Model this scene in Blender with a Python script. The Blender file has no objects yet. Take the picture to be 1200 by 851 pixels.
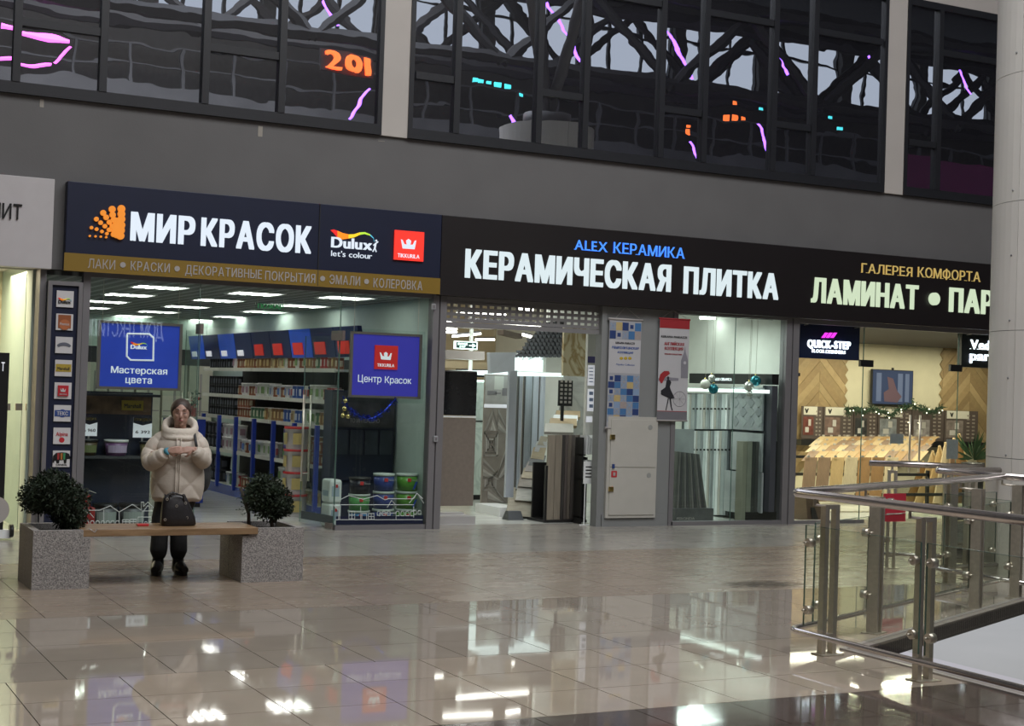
import bpy, bmesh, math, random
from mathutils import Vector, Matrix
from mathutils.geometry import delaunay_2d_cdt
random.seed(7)
PI = math.pi
SC = bpy.context.scene
COL = SC.collection

# ------------------------------------------------------------------ camera
H = 1.8
FPX = 1754.0
YAW, PITCH, ROLL = math.radians(27.01), math.radians(1.026), math.radians(1.881)
_f = Vector((math.sin(YAW)*math.cos(PITCH), math.cos(YAW)*math.cos(PITCH), math.sin(PITCH)))
_r0 = Vector((math.cos(YAW), -math.sin(YAW), 0))
_u0 = _r0.cross(_f)
CR = _r0*math.cos(ROLL) + _u0*math.sin(ROLL)
CU = -_r0*math.sin(ROLL) + _u0*math.cos(ROLL)
cam_d = bpy.data.cameras.new('camera'); cam = bpy.data.objects.new('camera', cam_d); COL.objects.link(cam)
cam.matrix_world = Matrix(((CR.x, CU.x, -_f.x, 0), (CR.y, CU.y, -_f.y, 0), (CR.z, CU.z, -_f.z, H), (0, 0, 0, 1)))
cam_d.sensor_width = 36; cam_d.sensor_fit = 'HORIZONTAL'; cam_d.lens = FPX/1200*36
cam_d.clip_start = .1; cam_d.clip_end = 300
SC.camera = cam

# ------------------------------------------------------------------ world, added fill lights, exposure
w = bpy.data.worlds.new('world'); SC.world = w; w.use_nodes = True
bg = w.node_tree.nodes['Background']; bg.inputs[0].default_value = (.80, .86, .95, 1); bg.inputs[1].default_value = 1.05
SC.view_settings.view_transform = 'Standard'; SC.view_settings.look = 'None'
SC.view_settings.exposure = 0.0; SC.view_settings.gamma = 1.0
def area(name, loc, size, sizey, power, col, rot=(0, 0, 0)):
    d = bpy.data.lights.new(name, 'AREA'); d.shape = 'RECTANGLE'; d.size = size; d.size_y = sizey; d.energy = power; d.color = col
    o = bpy.data.objects.new(name, d); COL.objects.link(o); o.location = loc; o.rotation_euler = rot; return o
area('hall_fill_light', (8, 6, 14.4), 16, 9, 2600, (.95, .97, 1))  # unseen area light added below the closed roof to light the hall
area('hall_fill_light', (7, -1.5, 14.4), 14, 4, 900, (1, .96, .9))  # second added fill, warmer, towards the far wall

# ------------------------------------------------------------------ pixel <-> place helpers (1200 x 851)
def ray(x, y):
    return CR*(x-600) - CU*(y-425.5) + _f*FPX
def W(x, y, Y):
    d = ray(x, y); t = Y/d.y; return (d.x*t, H + d.z*t)
def WX(x, y, X):
    d = ray(x, y); t = X/d.x; return (d.y*t, H + d.z*t)
def FL(x, y, z=0):
    d = ray(x, y); t = (z-H)/d.z; return (d.x*t, d.y*t)
def proj(p):
    q = Vector(p) - Vector((0, 0, H)); f = q.dot(_f)
    return (600 + FPX*q.dot(CR)/f, 425.5 - FPX*q.dot(CU)/f) if f > .05 else None
YF = 17.4

# ------------------------------------------------------------------ materials
MATS = {}
def pm(name, col, rough=.5, metal=0, noise=.06, scale=6, emit=0, ecol=None, bump=0, bscale=60, spec=.5, coat=0, rnd=0, dirt=None):
    if name in MATS: return MATS[name]
    m = bpy.data.materials.new(name); m.use_nodes = True; nt = m.node_tree; N = nt.nodes; L = nt.links
    b = N['Principled BSDF']; c = tuple(col)+(1,)
    b.inputs['Roughness'].default_value = rough; b.inputs['Metallic'].default_value = metal
    b.inputs['Specular IOR Level'].default_value = spec; b.inputs['Coat Weight'].default_value = coat
    if noise or rnd:
        tc = N.new('ShaderNodeTexCoord'); nz = N.new('ShaderNodeTexNoise'); nz.inputs['Scale'].default_value = scale; nz.inputs['Detail'].default_value = 4
        L.new(tc.outputs['Object'], nz.inputs['Vector'])
        hs = N.new('ShaderNodeHueSaturation'); hs.inputs['Color'].default_value = c
        mr = N.new('ShaderNodeMapRange'); mr.inputs[1].default_value = .3; mr.inputs[2].default_value = .7; mr.inputs[3].default_value = 1-noise; mr.inputs[4].default_value = 1+noise
        L.new(nz.outputs[0], mr.inputs[0])
        if rnd:
            oi = N.new('ShaderNodeObjectInfo'); ma = N.new('ShaderNodeMath'); ma.operation = 'MULTIPLY_ADD'
            ma.inputs[1].default_value = 2*rnd; ma.inputs[2].default_value = -rnd; L.new(oi.outputs['Random'], ma.inputs[0])
            ad = N.new('ShaderNodeMath'); L.new(ma.outputs[0], ad.inputs[0]); L.new(mr.outputs[0], ad.inputs[1]); L.new(ad.outputs[0], hs.inputs['Value'])
        else: L.new(mr.outputs[0], hs.inputs['Value'])
        L.new(hs.outputs[0], b.inputs['Base Color'])
    else: b.inputs['Base Color'].default_value = c
    if bump:
        tc = N.new('ShaderNodeTexCoord'); nz = N.new('ShaderNodeTexNoise'); nz.inputs['Scale'].default_value = bscale; nz.inputs['Detail'].default_value = 3
        L.new(tc.outputs['Object'], nz.inputs['Vector']); bp = N.new('ShaderNodeBump'); bp.inputs['Strength'].default_value = bump; bp.inputs['Distance'].default_value = .02
        L.new(nz.outputs[0], bp.inputs['Height']); L.new(bp.outputs[0], b.inputs['Normal'])
    if emit:
        b.inputs['Emission Color'].default_value = tuple(ecol or col)+(1,); b.inputs['Emission Strength'].default_value = emit
    MATS[name] = m; return m
def glassm(name, tint=(.93, .97, .95), refl=1.0, rough=0.0):
    if name in MATS: return MATS[name]
    m = bpy.data.materials.new(name); m.use_nodes = True; nt = m.node_tree; N = nt.nodes; L = nt.links
    N.remove(N['Principled BSDF']); out = N['Material Output']
    t = N.new('ShaderNodeBsdfTransparent'); t.inputs[0].default_value = tuple(tint)+(1,)
    g = N.new('ShaderNodeBsdfGlossy'); g.inputs['Roughness'].default_value = rough; g.inputs[0].default_value = (.9, .95, .93, 1)
    fr = N.new('ShaderNodeFresnel'); fr.inputs[0].default_value = 1.5
    ge = N.new('ShaderNodeNewGeometry'); iv = N.new('ShaderNodeMath'); iv.operation = 'SUBTRACT'; iv.inputs[0].default_value = refl; iv.use_clamp = True; L.new(ge.outputs['Backfacing'], iv.inputs[1])
    mu = N.new('ShaderNodeMath'); mu.operation = 'MULTIPLY'; L.new(iv.outputs[0], mu.inputs[1]); L.new(fr.outputs[0], mu.inputs[0])
    mx = N.new('ShaderNodeMixShader'); L.new(mu.outputs[0], mx.inputs[0]); L.new(t.outputs[0], mx.inputs[1]); L.new(g.outputs[0], mx.inputs[2])
    L.new(mx.outputs[0], out.inputs[0]); MATS[name] = m; return m
def woodm(name, c1, c2, scale=(1, 1, 12), rough=.45, rnd=.1):
    if name in MATS: return MATS[name]
    m = pm(name, c1, rough, noise=0); nt = m.node_tree; N = nt.nodes; L = nt.links; b = N['Principled BSDF']
    tc = N.new('ShaderNodeTexCoord'); mp = N.new('ShaderNodeMapping'); mp.inputs['Scale'].default_value = scale
    nz = N.new('ShaderNodeTexNoise'); nz.inputs['Scale'].default_value = 3; nz.inputs['Detail'].default_value = 6; nz.inputs['Distortion'].default_value = .6
    cr = N.new('ShaderNodeValToRGB'); cr.color_ramp.elements[0].position = .3; cr.color_ramp.elements[1].position = .7
    cr.color_ramp.elements[0].color = tuple(c2)+(1,); cr.color_ramp.elements[1].color = tuple(c1)+(1,)
    oi = N.new('ShaderNodeObjectInfo'); ma = N.new('ShaderNodeMath'); ma.operation = 'MULTIPLY_ADD'; ma.inputs[1].default_value = 2*rnd; ma.inputs[2].default_value = 1-rnd
    hs = N.new('ShaderNodeHueSaturation')
    L.new(tc.outputs['Object'], mp.inputs[0]); L.new(mp.outputs[0], nz.inputs['Vector']); L.new(nz.outputs[0], cr.inputs[0]); L.new(cr.outputs[0], hs.inputs['Color'])
    L.new(oi.outputs['Random'], ma.inputs[0]); L.new(ma.outputs[0], hs.inputs['Value']); L.new(hs.outputs[0], b.inputs['Base Color']); return m

# ------------------------------------------------------------------ mesh builder
class B:
    def __init__(s): s.bm = bmesh.new(); s.mi = 0
    def _m(s, faces):
        for f in faces: f.material_index = s.mi
    def box(s, x0, x1, y0, y1, z0, z1, bev=0):
        bm = s.bm; v = [bm.verts.new((x, y, z)) for z in (z0, z1) for y in (y0, y1) for x in (x0, x1)]
        fs = [bm.faces.new([v[i] for i in q]) for q in ((0, 2, 3, 1), (4, 5, 7, 6), (0, 1, 5, 4), (2, 6, 7, 3), (0, 4, 6, 2), (1, 3, 7, 5))]
        s._m(fs)
        if bev:
            r = bmesh.ops.bevel(bm, geom=list({e for f in fs for e in f.edges}), offset=bev, segments=2, affect='EDGES', profile=.5); s._m(r['faces'])
        return s
    def hexa(s, P):  # 8 points: bottom 4 (ccw), top 4 (ccw)
        v = [s.bm.verts.new(p) for p in P]
        s._m([s.bm.faces.new([v[i] for i in q]) for q in ((3, 2, 1, 0), (4, 5, 6, 7), (0, 1, 5, 4), (1, 2, 6, 5), (2, 3, 7, 6), (3, 0, 4, 7))]); return s
    def obox(s, o, ux, uy, uz):  # oriented box from corner o and three edge vectors
        o = Vector(o); ux = Vector(ux); uy = Vector(uy); uz = Vector(uz)
        return s.hexa([o, o+ux, o+ux+uy, o+uy, o+uz, o+ux+uz, o+ux+uy+uz, o+uy+uz])
    def tube(s, pts, r, n=8, cap=True):
        pts = [Vector(p) for p in pts]; rr = r if isinstance(r, (list, tuple)) else [r]*len(pts); rings = []
        t0 = (pts[1]-pts[0]).normalized(); up = Vector((0, 0, 1)) if abs(t0.z) < .9 else Vector((1, 0, 0)); nrm = t0.cross(up).normalized()
        for i, p in enumerate(pts):
            a = (pts[i]-pts[i-1]).normalized() if i else t0; c = (pts[i+1]-pts[i]).normalized() if i < len(pts)-1 else a
            t = (a+c); t = t.normalized() if t.length > 1e-6 else a
            nrm = (nrm - t*nrm.dot(t)); nrm = nrm.normalized() if nrm.length > 1e-6 else t.orthogonal().normalized(); bi = t.cross(nrm)
            k = 1/max(.5, math.sqrt(max(.1, (1+a.dot(c))/2)))
            rings.append([s.bm.verts.new(p + (nrm*math.cos(2*PI*j/n) + bi*math.sin(2*PI*j/n))*rr[i]*(k if 0 < i < len(pts)-1 else 1)) for j in range(n)])
        fs = []
        for A, C in zip(rings, rings[1:]):
            for j in range(n): fs.append(s.bm.faces.new([A[j], A[(j+1) % n], C[(j+1) % n], C[j]]))
        for f in fs: f.smooth = n > 6
        if cap: fs += [s.bm.faces.new(rings[0][::-1]), s.bm.faces.new(rings[-1])]
        s._m(fs); return s
    def cyl(s, x, y, z0, z1, r, r2=None, n=16):
        return s.tube([(x, y, z0), (x, y, z1)], [r, r if r2 is None else r2], n)
    def lathe(s, x, y, prof, n=16):  # prof [(r,z)...]
        rings = [[s.bm.verts.new((x+r*math.cos(2*PI*j/n), y+r*math.sin(2*PI*j/n), z)) for j in range(n)] for r, z in prof]; fs = []
        for A, C in zip(rings, rings[1:]):
            for j in range(n): fs.append(s.bm.faces.new([A[j], A[(j+1) % n], C[(j+1) % n], C[j]]))
        for f in fs: f.smooth = True
        fs += [s.bm.faces.new(rings[0][::-1]), s.bm.faces.new(rings[-1])]; s._m(fs); return s
    def ball(s, c, r, u=14, v=9):
        c = Vector(c); r = Vector(r) if isinstance(r, (tuple, list)) else Vector((r, r, r))
        res = bmesh.ops.create_uvsphere(s.bm, u_segments=u, v_segments=v, radius=1)
        for q in res['verts']: q.co = Vector((q.co.x*r.x, q.co.y*r.y, q.co.z*r.z)) + c
        fs = {f for q in res['verts'] for f in q.link_faces}
        for f in fs: f.smooth = True
        s._m(fs); return s
    def prism(s, pts, y0, y1):  # outline in XZ, extruded along Y
        a = [s.bm.verts.new((x, y0, z)) for x, z in pts]; c = [s.bm.verts.new((x, y1, z)) for x, z in pts]; n = len(pts)
        s._m([s.bm.faces.new(a), s.bm.faces.new(c[::-1])] + [s.bm.faces.new([a[(i+1) % n], a[i], c[i], c[(i+1) % n]]) for i in range(n)]); return s
    def prismz(s, pts, z0, z1):
        a = [s.bm.verts.new((x, y, z0)) for x, y in pts]; c = [s.bm.verts.new((x, y, z1)) for x, y in pts]; n = len(pts)
        s._m([s.bm.faces.new(a[::-1]), s.bm.faces.new(c)] + [s.bm.faces.new([a[i], a[(i+1) % n], c[(i+1) % n], c[i]]) for i in range(n)]); return s
    def quad(s, *P):
        s._m([s.bm.faces.new([s.bm.verts.new(p) for p in P])]); return s
    def addmesh(s, me, M):
        n0 = len(s.bm.verts); s.bm.from_mesh(me); s.bm.verts.ensure_lookup_table()
        vs = s.bm.verts[n0:]
        for v in vs: v.co = M @ v.co
        s._m({f for v in vs for f in v.link_faces}); return s
ORG = {}
def link(name, b, mats, parent=None, org=None, recalc=True, smooth=False):
    if recalc: bmesh.ops.recalc_face_normals(b.bm, faces=b.bm.faces)
    me = bpy.data.meshes.new(name)
    if smooth:
        for f in b.bm.faces: f.smooth = True
    if parent is not None: o0 = ORG[parent]
    elif org is not None: o0 = Vector(org)
    else:
        cs = [v.co for v in b.bm.verts]
        o0 = Vector(((min(c.x for c in cs)+max(c.x for c in cs))/2, (min(c.y for c in cs)+max(c.y for c in cs))/2, min(c.z for c in cs)))
    if parent is None or not LOCAL.get(parent, False):
        for v in b.bm.verts: v.co -= o0
    b.bm.to_mesh(me); b.bm.free()
    for m in (mats if isinstance(mats, (list, tuple)) else [mats]): me.materials.append(m)
    o = bpy.data.objects.new(name, me); COL.objects.link(o)
    if parent is not None:
        o.parent = parent; ORG[o] = ORG[parent]; LOCAL[o] = LOCAL.get(parent, False)
    else: o.location = o0; ORG[o] = o0
    return o
LOCAL = {}
def tag(o, label=None, cat=None, group=None, kind=None):
    if label: o['label'] = label
    if cat: o['category'] = cat
    if group: o['group'] = group
    if kind: o['kind'] = kind
    return o
def thing(name, loc, label, cat, group=None, rz=0, local=False, kind=None):
    o = bpy.data.objects.new(name, None); COL.objects.link(o); o.location = loc; o.rotation_euler = (0, 0, rz); o.empty_display_size = .1
    ORG[o] = Vector(loc); LOCAL[o] = local; return tag(o, label, cat, group, kind)
def solo(name, b, mats, label, cat, group=None, org=None):
    return tag(link(name, b, mats, org=org), label, cat, group)
def struct(name, b, mats, parent=None):
    o = link(name, b, mats, parent)
    if parent is None: o['kind'] = 'structure'
    return o
def dup(o, loc=None, rz=None, label=None, group=None, parent=None):
    c = o.copy(); COL.objects.link(c)
    if parent is not None: c.parent = parent
    if loc is not None: c.location = loc
    if rz is not None: c.rotation_euler = (0, 0, rz)
    if label: c['label'] = label
    if group: c['group'] = group
    for ch in o.children: dup(ch, parent=c)
    return c

# ------------------------------------------------------------------ lettering
_CH = {}
def charmesh(ch, bold=0):
    """one glyph as a solid mesh, each outer contour filled on its own (the font draws strokes that overlap)"""
    if ch in _CH: return _CH[ch]
    cu = bpy.data.curves.new('glyph', 'FONT'); cu.body = ch; cu.size = 1; cu.resolution_u = 4; cu.fill_mode = 'NONE'
    o = bpy.data.objects.new('glyph', cu); w_ = bpy.data.meshes.new_from_object(o); bpy.data.objects.remove(o)
    n = len(w_.vertices); nb = {i: [] for i in range(n)}
    for ed in w_.edges: i, j = ed.vertices; nb[i].append(j); nb[j].append(i)
    seen = set(); loops = []
    for i in range(n):
        if i in seen or len(nb[i]) != 2: continue
        lp = [i]; seen.add(i); cur = nb[i][0] if nb[i][0] == i+1 else nb[i][1]
        while cur not in seen:
            lp.append(cur); seen.add(cur); nx = [q for q in nb[cur] if q not in seen]; cur = nx[0] if nx else i
        P = []
        for q in lp:
            c = w_.vertices[q].co
            if not P or (abs(c.x-P[-1][0])+abs(c.y-P[-1][1])) > 1e-5: P.append((c.x, c.y))
        if len(P) > 2: loops.append(P)
    bpy.data.meshes.remove(w_)
    if not loops: _CH[ch] = None; return None
    pts = []; eds = []
    for P in loops: k0 = len(pts); pts += [Vector(q) for q in P]; eds += [(k0+q, k0+(q+1) % len(P)) for q in range(len(P))]
    vo, _e, fo = delaunay_2d_cdt(pts, eds, [], 0, 1e-6)[:3]
    def winding(x, y):
        n_ = 0
        for P in loops:
            for k in range(len(P)):
                (x0, y0), (x1, y1) = P[k], P[(k+1) % len(P)]
                if (y0 <= y) != (y1 <= y) and x < x0+(y-y0)*(x1-x0)/(y1-y0): n_ += 1 if y1 > y0 else -1
        return n_
    keep = []
    for f in fo:
        cx_ = sum(vo[q].x for q in f)/3; cy_ = sum(vo[q].y for q in f)/3
        if winding(cx_, cy_) != 0:
            a, b_, c = (vo[q] for q in f); keep.append(list(f) if (b_.x-a.x)*(c.y-a.y)-(c.x-a.x)*(b_.y-a.y) > 0 else list(f)[::-1])
    m_ = len(vo); V = [(p.x, p.y, .5) for p in vo]+[(p.x, p.y, -.5) for p in vo]; F = [f for f in keep]; hs = set()
    for f in keep:
        for q in range(3): hs.add((f[q], f[(q+1) % 3]))
    F += [[j, i, i+m_, j+m_] for i, j in hs if (j, i) not in hs]
    me = bpy.data.meshes.new('glyph'); me.from_pydata(V, [], F)
    xs = [v[0] for v in V]; ys = [v[1] for v in V]; _CH[ch] = (me, min(xs), max(xs), min(ys), max(ys)); return _CH[ch]
def letters(parent, s, O, w, h, mat, bold=.02, gap=.07, depth=.002, ux=(1, 0, 0), up=(0, 0, 1), n=(0, -1, 0), name='letter', joined=True, italic=0, serif=0, label=None):
    """word with lower-left corner O, total width w, capital height h, standing proud of O by depth along n"""
    O = Vector(O); ux = Vector(ux).normalized(); up = Vector(up).normalized(); n = Vector(n).normalized()
    bx_, bz_ = max(0, bold)*1.15, max(0, bold)*.45; gap = gap+2*bx_
    cap = charmesh('H', 0); ch_h = cap[4]-cap[3]+2*bz_; x = 0; items = []
    for c in s:
        if c == ' ': x += .30; continue
        g = charmesh(c, 0)
        if g is None: continue
        items.append((g, x)); x += g[2]-g[1]+gap
    tot = x-gap+2*bx_; sx = w/tot; sz = h/ch_h; out = []; b = B()
    for g, gx in items:
        if not joined: b = B()
        me, x0 = g[0], g[1]
        M = Matrix(((ux.x*sx, up.x*sz, n.x*depth, 0), (ux.y*sx, up.y*sz, n.y*depth, 0), (ux.z*sx, up.z*sz, n.z*depth, 0), (0, 0, 0, 1)))
        if italic: M = M @ Matrix(((1, italic, 0, 0), (0, 1, 0, 0), (0, 0, 1, 0), (0, 0, 0, 1)))
        T = O + ux*(gx-x0+bx_)*sx - up*(cap[3]-bz_)*sz + n*depth*.5
        for qx, qz in ((((0, 0), (-1, -1), (1, -1), (-1, 1), (1, 1)) + (() if joined else ((-1, 0), (1, 0)))) if bold > 0 else ((0, 0),)):
            b.addmesh(me, Matrix.Translation(T + ux*qx*bx_*sx + up*qz*bz_*sz + n*.0006*(qx+2.3*qz)) @ M)
        if serif:
            gw = (g[2]-g[1])*sx
            for zz in ((0, serif*.14), (h-serif*.14*1, serif*.14)) :
                pass
            for fx in (0.0, 1.0):
                a = O + ux*(gx*sx + fx*gw - serif*.35) + n*.0005
                b.obox(a, ux*serif*.7, n*depth, up*serif*.22)
        if not joined: out.append(link(name, b, mat, parent, recalc=False))
    if joined: out.append(link(name if name != 'letter' else 'lettering', b, mat, parent, recalc=False))
    if label:
        for o in out: o['label'] = label
    return out
def lettersF(parent, s, x0, yt, yb, x1, Y, mat, **k):
    """same, placed by the photo's pixels on the plane Y: left edge x0 from yt to yb, right edge at x1"""
    X0, Z1 = W(x0, yt, Y); X0b, Z0 = W(x0, yb, Y); X1, _ = W(x1, yt, Y)
    return letters(parent, s, ((X0+X0b)/2, Y, Z0), X1-X0, Z1-Z0, mat, **k)
def rectF(x0, y0, x1, y1, Y):
    """photo rectangle (left-top, right-bottom px) on plane Y -> X0,X1,Z0,Z1 averaged"""
    a = W(x0, y0, Y); b_ = W(x1, y0, Y); c = W(x0, y1, Y); d = W(x1, y1, Y)
    return ((a[0]+c[0])/2, (b_[0]+d[0])/2, (c[1]+d[1])/2, (a[1]+b_[1])/2)
# ================================================================== materials used by the setting
M_wall = pm('wall_grey', (.140, .135, .133), .85, noise=.05, scale=1.5, bump=.05)
M_pier = pm('pier_grey', (.23, .235, .23), .8, noise=.04, scale=2)
M_alu = pm('frame_aluminium', (.19, .18, .185), .5, metal=.1, noise=.03)
M_black = pm('black_frame', (.018, .019, .022), .4, noise=.05)
M_beige = pm('pillar_beige', (.50, .46, .42), .8, noise=.03, scale=2)
M_colw = pm('column_white', (.74, .71, .66), .45, noise=.03, scale=2)
M_white = pm('white_paint', (.8, .81, .8), .5, noise=.03)
M_steel = pm('brushed_steel', (.58, .53, .45), .30, metal=.75, noise=.08, scale=30)
M_steeld = pm('rail_steel', (.60, .55, .53), .18, metal=.9, noise=.06, scale=20)
M_glass = glassm('shop_glass')
M_rglass = glassm('railing_glass', (.93, .95, .92), 1.0)
M_edge = pm('glass_edge_green', (.10, .17, .14), .2, noise=0)
M_navy = pm('navy_panel', (.006, .010, .034), .45, noise=.05)
M_brown = pm('dark_brown_panel', (.014, .011, .011), .4, noise=.05)
M_ochre = pm('ochre_panel', (.24, .145, .015), .5, noise=.03)
M_lit = pm('lit_letter', (.12, .12, .12), .5, emit=.92, ecol=(.72, .84, .88), noise=0)
M_litw = pm('lit_letter_white', (.12, .12, .12), .5, emit=.95, ecol=(.75, .84, .95), noise=0)
M_litg = pm('lit_letter_green', (.12, .12, .1), .5, emit=.85, ecol=(.68, .82, .58), noise=.1, scale=1.5)
M_blue_l = pm('lit_letter_blue', (.08, .3, .9), .5, emit=.85, ecol=(.05, .24, .9), noise=0)
M_gold = pm('gold_letter', (.62, .47, .16), .35, metal=.5, noise=.1, emit=.4, ecol=(.85, .62, .2))  # glow added so the gold letters look brighter
M_pale = pm('pale_lettering', (.40, .37, .35), .6, noise=0)
M_dark = pm('dark_rubber', (.02, .02, .02), .6, noise=0)

# ================================================================== floor: four bands of tiles, a hole at the right
def tilem(name, col, r0, r1, spec=.5, bump=.004):
    m = pm(name, col, r0, noise=.05, scale=3, rnd=.025, spec=spec)
    nt = m.node_tree; N = nt.nodes; L = nt.links; b = N['Principled BSDF']
    tc = N.new('ShaderNodeTexCoord'); mp = N.new('ShaderNodeMapping'); mp.inputs['Scale'].default_value = (.6, 2.2, 1)
    nz = N.new('ShaderNodeTexNoise'); nz.inputs['Scale'].default_value = 2.2; nz.inputs['Detail'].default_value = 5
    ge = N.new('ShaderNodeNewGeometry'); L.new(ge.outputs['Position'], mp.inputs[0]); L.new(mp.outputs[0], nz.inputs['Vector'])
    mr = N.new('ShaderNodeMapRange'); mr.inputs[1].default_value = .35; mr.inputs[2].default_value = .65; mr.inputs[3].default_value = r0; mr.inputs[4].default_value = r1
    L.new(nz.outputs[0], mr.inputs[0]); L.new(mr.outputs[0], b.inputs['Roughness'])
    n2 = N.new('ShaderNodeTexNoise'); n2.inputs['Scale'].default_value = 1.1; bp = N.new('ShaderNodeBump'); bp.inputs['Strength'].default_value = .12; bp.inputs['Distance'].default_value = bump
    L.new(ge.outputs['Position'], n2.inputs['Vector']); L.new(n2.outputs[0], bp.inputs['Height']); L.new(bp.outputs[0], b.inputs['Normal'])
    return m
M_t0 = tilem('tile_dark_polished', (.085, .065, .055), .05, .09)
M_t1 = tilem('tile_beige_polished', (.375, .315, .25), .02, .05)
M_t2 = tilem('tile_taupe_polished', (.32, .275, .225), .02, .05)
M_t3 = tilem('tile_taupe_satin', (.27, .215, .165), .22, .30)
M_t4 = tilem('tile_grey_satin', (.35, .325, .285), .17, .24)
M_shopf = tilem('tile_shop_white', (.62, .63, .58), .12, .2)
M_grout = pm('grout', (.05, .04, .035), .8, noise=.05)
HX, HY, HS = 7.2, 8.5, .497
def clip(poly, f):
    out = []
    for i, p in enumerate(poly):
        q = poly[(i+1) % len(poly)]; a, b_ = f(p), f(q)
        if a >= 0: out.append(p)
        if (a >= 0) != (b_ >= 0):
            t = a/(a-b_); out.append((p[0]+(q[0]-p[0])*t, p[1]+(q[1]-p[1])*t))
    return out
def outside_hole(poly):
    P = []
    a = clip(poly, lambda p: HX-p[0])
    if len(a) > 2: P.append(a)
    b_ = clip(clip(poly, lambda p: p[0]-HX), lambda p: p[1]-(HY+(p[0]-HX)*HS))
    if len(b_) > 2: P.append(b_)
    def ar(q): return abs(sum(q[i][0]*q[(i+1) % len(q)][1]-q[(i+1) % len(q)][0]*q[i][1] for i in range(len(q))))/2
    return [q for q in P if ar(q) > .002]
fb = B()
for q in outside_hole([(-8, -8), (HX, -8), (HX, 30), (-8, 30)]) + [[(HX, HY), (26, HY+(26-HX)*HS), (26, 30), (HX, 30)]]:
    fb.prismz(q, -.12, -.006)
fb.prismz([(HX, -8), (26, -8), (26, -3), (HX, -3)], -.12, -.006)
floor = struct('floor', fb, M_grout)
PX_ = .653
rows = []
y = 7.29
k = 0
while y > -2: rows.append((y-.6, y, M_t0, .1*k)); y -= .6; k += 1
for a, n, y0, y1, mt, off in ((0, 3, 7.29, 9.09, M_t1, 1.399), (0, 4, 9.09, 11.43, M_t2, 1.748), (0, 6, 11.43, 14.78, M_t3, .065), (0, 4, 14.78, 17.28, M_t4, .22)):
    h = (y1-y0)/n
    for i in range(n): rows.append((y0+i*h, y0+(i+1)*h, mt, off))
tiles = []
for (ya, yb, mt, off) in rows:
    i0 = int((-8-off)//PX_)
    x = off+i0*PX_
    while x < 26:
        t = [(x+.003, ya+.003), (x+PX_-.003, ya+.003), (x+PX_-.003, yb-.003), (x+.003, yb-.003)]
        for q in [outside_hole(t)]:
            if q:
                c = (x+PX_/2, (ya+yb)/2, 0); p = proj(c)
                tiles.append((c[1] if (p and -60 < p[0] < 1260 and p[1] < 890) else 999, q, mt, c))
        x += PX_
tiles.sort(key=lambda t: t[0])
vis = [t for t in tiles if t[0] < 900]
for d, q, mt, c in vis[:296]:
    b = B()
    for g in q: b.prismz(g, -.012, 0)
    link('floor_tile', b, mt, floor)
rest = {}
for d, q, mt, c in vis[296:]+[t for t in tiles if t[0] > 900]:
    b = rest.setdefault(mt.name, (B(), mt))[0]
    for g in q: b.prismz(g, -.012, 0)
for nm, (b, mt) in rest.items():
    tag(link('floor_tiling', b, mt, floor), kind='stuff')
# tiles inside the shops, pale
b = B(); x = -2.0
while x < 20:
    y = 17.9
    while y < 29:
        b.box(x+.0015, x+.598, y+.0015, y+.598, -.012, 0); y += .6
    x += .6
tag(link('shop_floor_tiling', b, M_shopf, floor), kind='stuff')
b = B(); b.box(-8, 26, 17.285, 17.895, -.012, 0); link('threshold', b, M_t4, floor)
sx, sy = FL(893, 685)
# worn brown stain on the floor in front of the railing
def stainm():
    m = pm('floor_stain', (.045, .028, .018), .5, noise=.3, scale=8); nt = m.node_tree; N = nt.nodes; L = nt.links; b = N['Principled BSDF']
    ge = N.new('ShaderNodeNewGeometry'); tc = N.new('ShaderNodeVectorMath'); tc.operation = 'SUBTRACT'; tc.inputs[1].default_value = (sx, sy, 0); L.new(ge.outputs['Position'], tc.inputs[0]); mp = N.new('ShaderNodeMapping'); mp.inputs['Scale'].default_value = (4, 13, 1)
    nz = N.new('ShaderNodeTexNoise'); nz.inputs['Scale'].default_value = 1.6; nz.inputs['Detail'].default_value = 6
    gr = N.new('ShaderNodeTexGradient'); gr.gradient_type = 'SPHERICAL'; m2 = N.new('ShaderNodeMapping'); m2.inputs['Scale'].default_value = (1.05, 1.7, 1)
    L.new(tc.outputs[0], mp.inputs[0]); L.new(mp.outputs[0], nz.inputs['Vector']); L.new(tc.outputs[0], m2.inputs[0]); L.new(m2.outputs[0], gr.inputs[0])
    mu = N.new('ShaderNodeMath'); mu.operation = 'MULTIPLY'; L.new(nz.outputs[0], mu.inputs[0]); L.new(gr.outputs['Fac'], mu.inputs[1])
    mr = N.new('ShaderNodeMapRange'); mr.inputs[1].default_value = .26; mr.inputs[2].default_value = .42; mr.inputs[4].default_value = .75; L.new(mu.outputs[0], mr.inputs[0])
    L.new(mr.outputs[0], b.inputs['Alpha']); return m
sx, sy = FL(893, 685)
b = B(); b.quad((sx-1.0, sy-.6, .0008), (sx+1.0, sy-.6, .0008), (sx+1.0, sy+.6, .0008), (sx-1.0, sy+.6, .0008))
tag(link('stain', b, stainm(), floor), 'dried brown stain on the floor tiles left of the railing')
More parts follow.
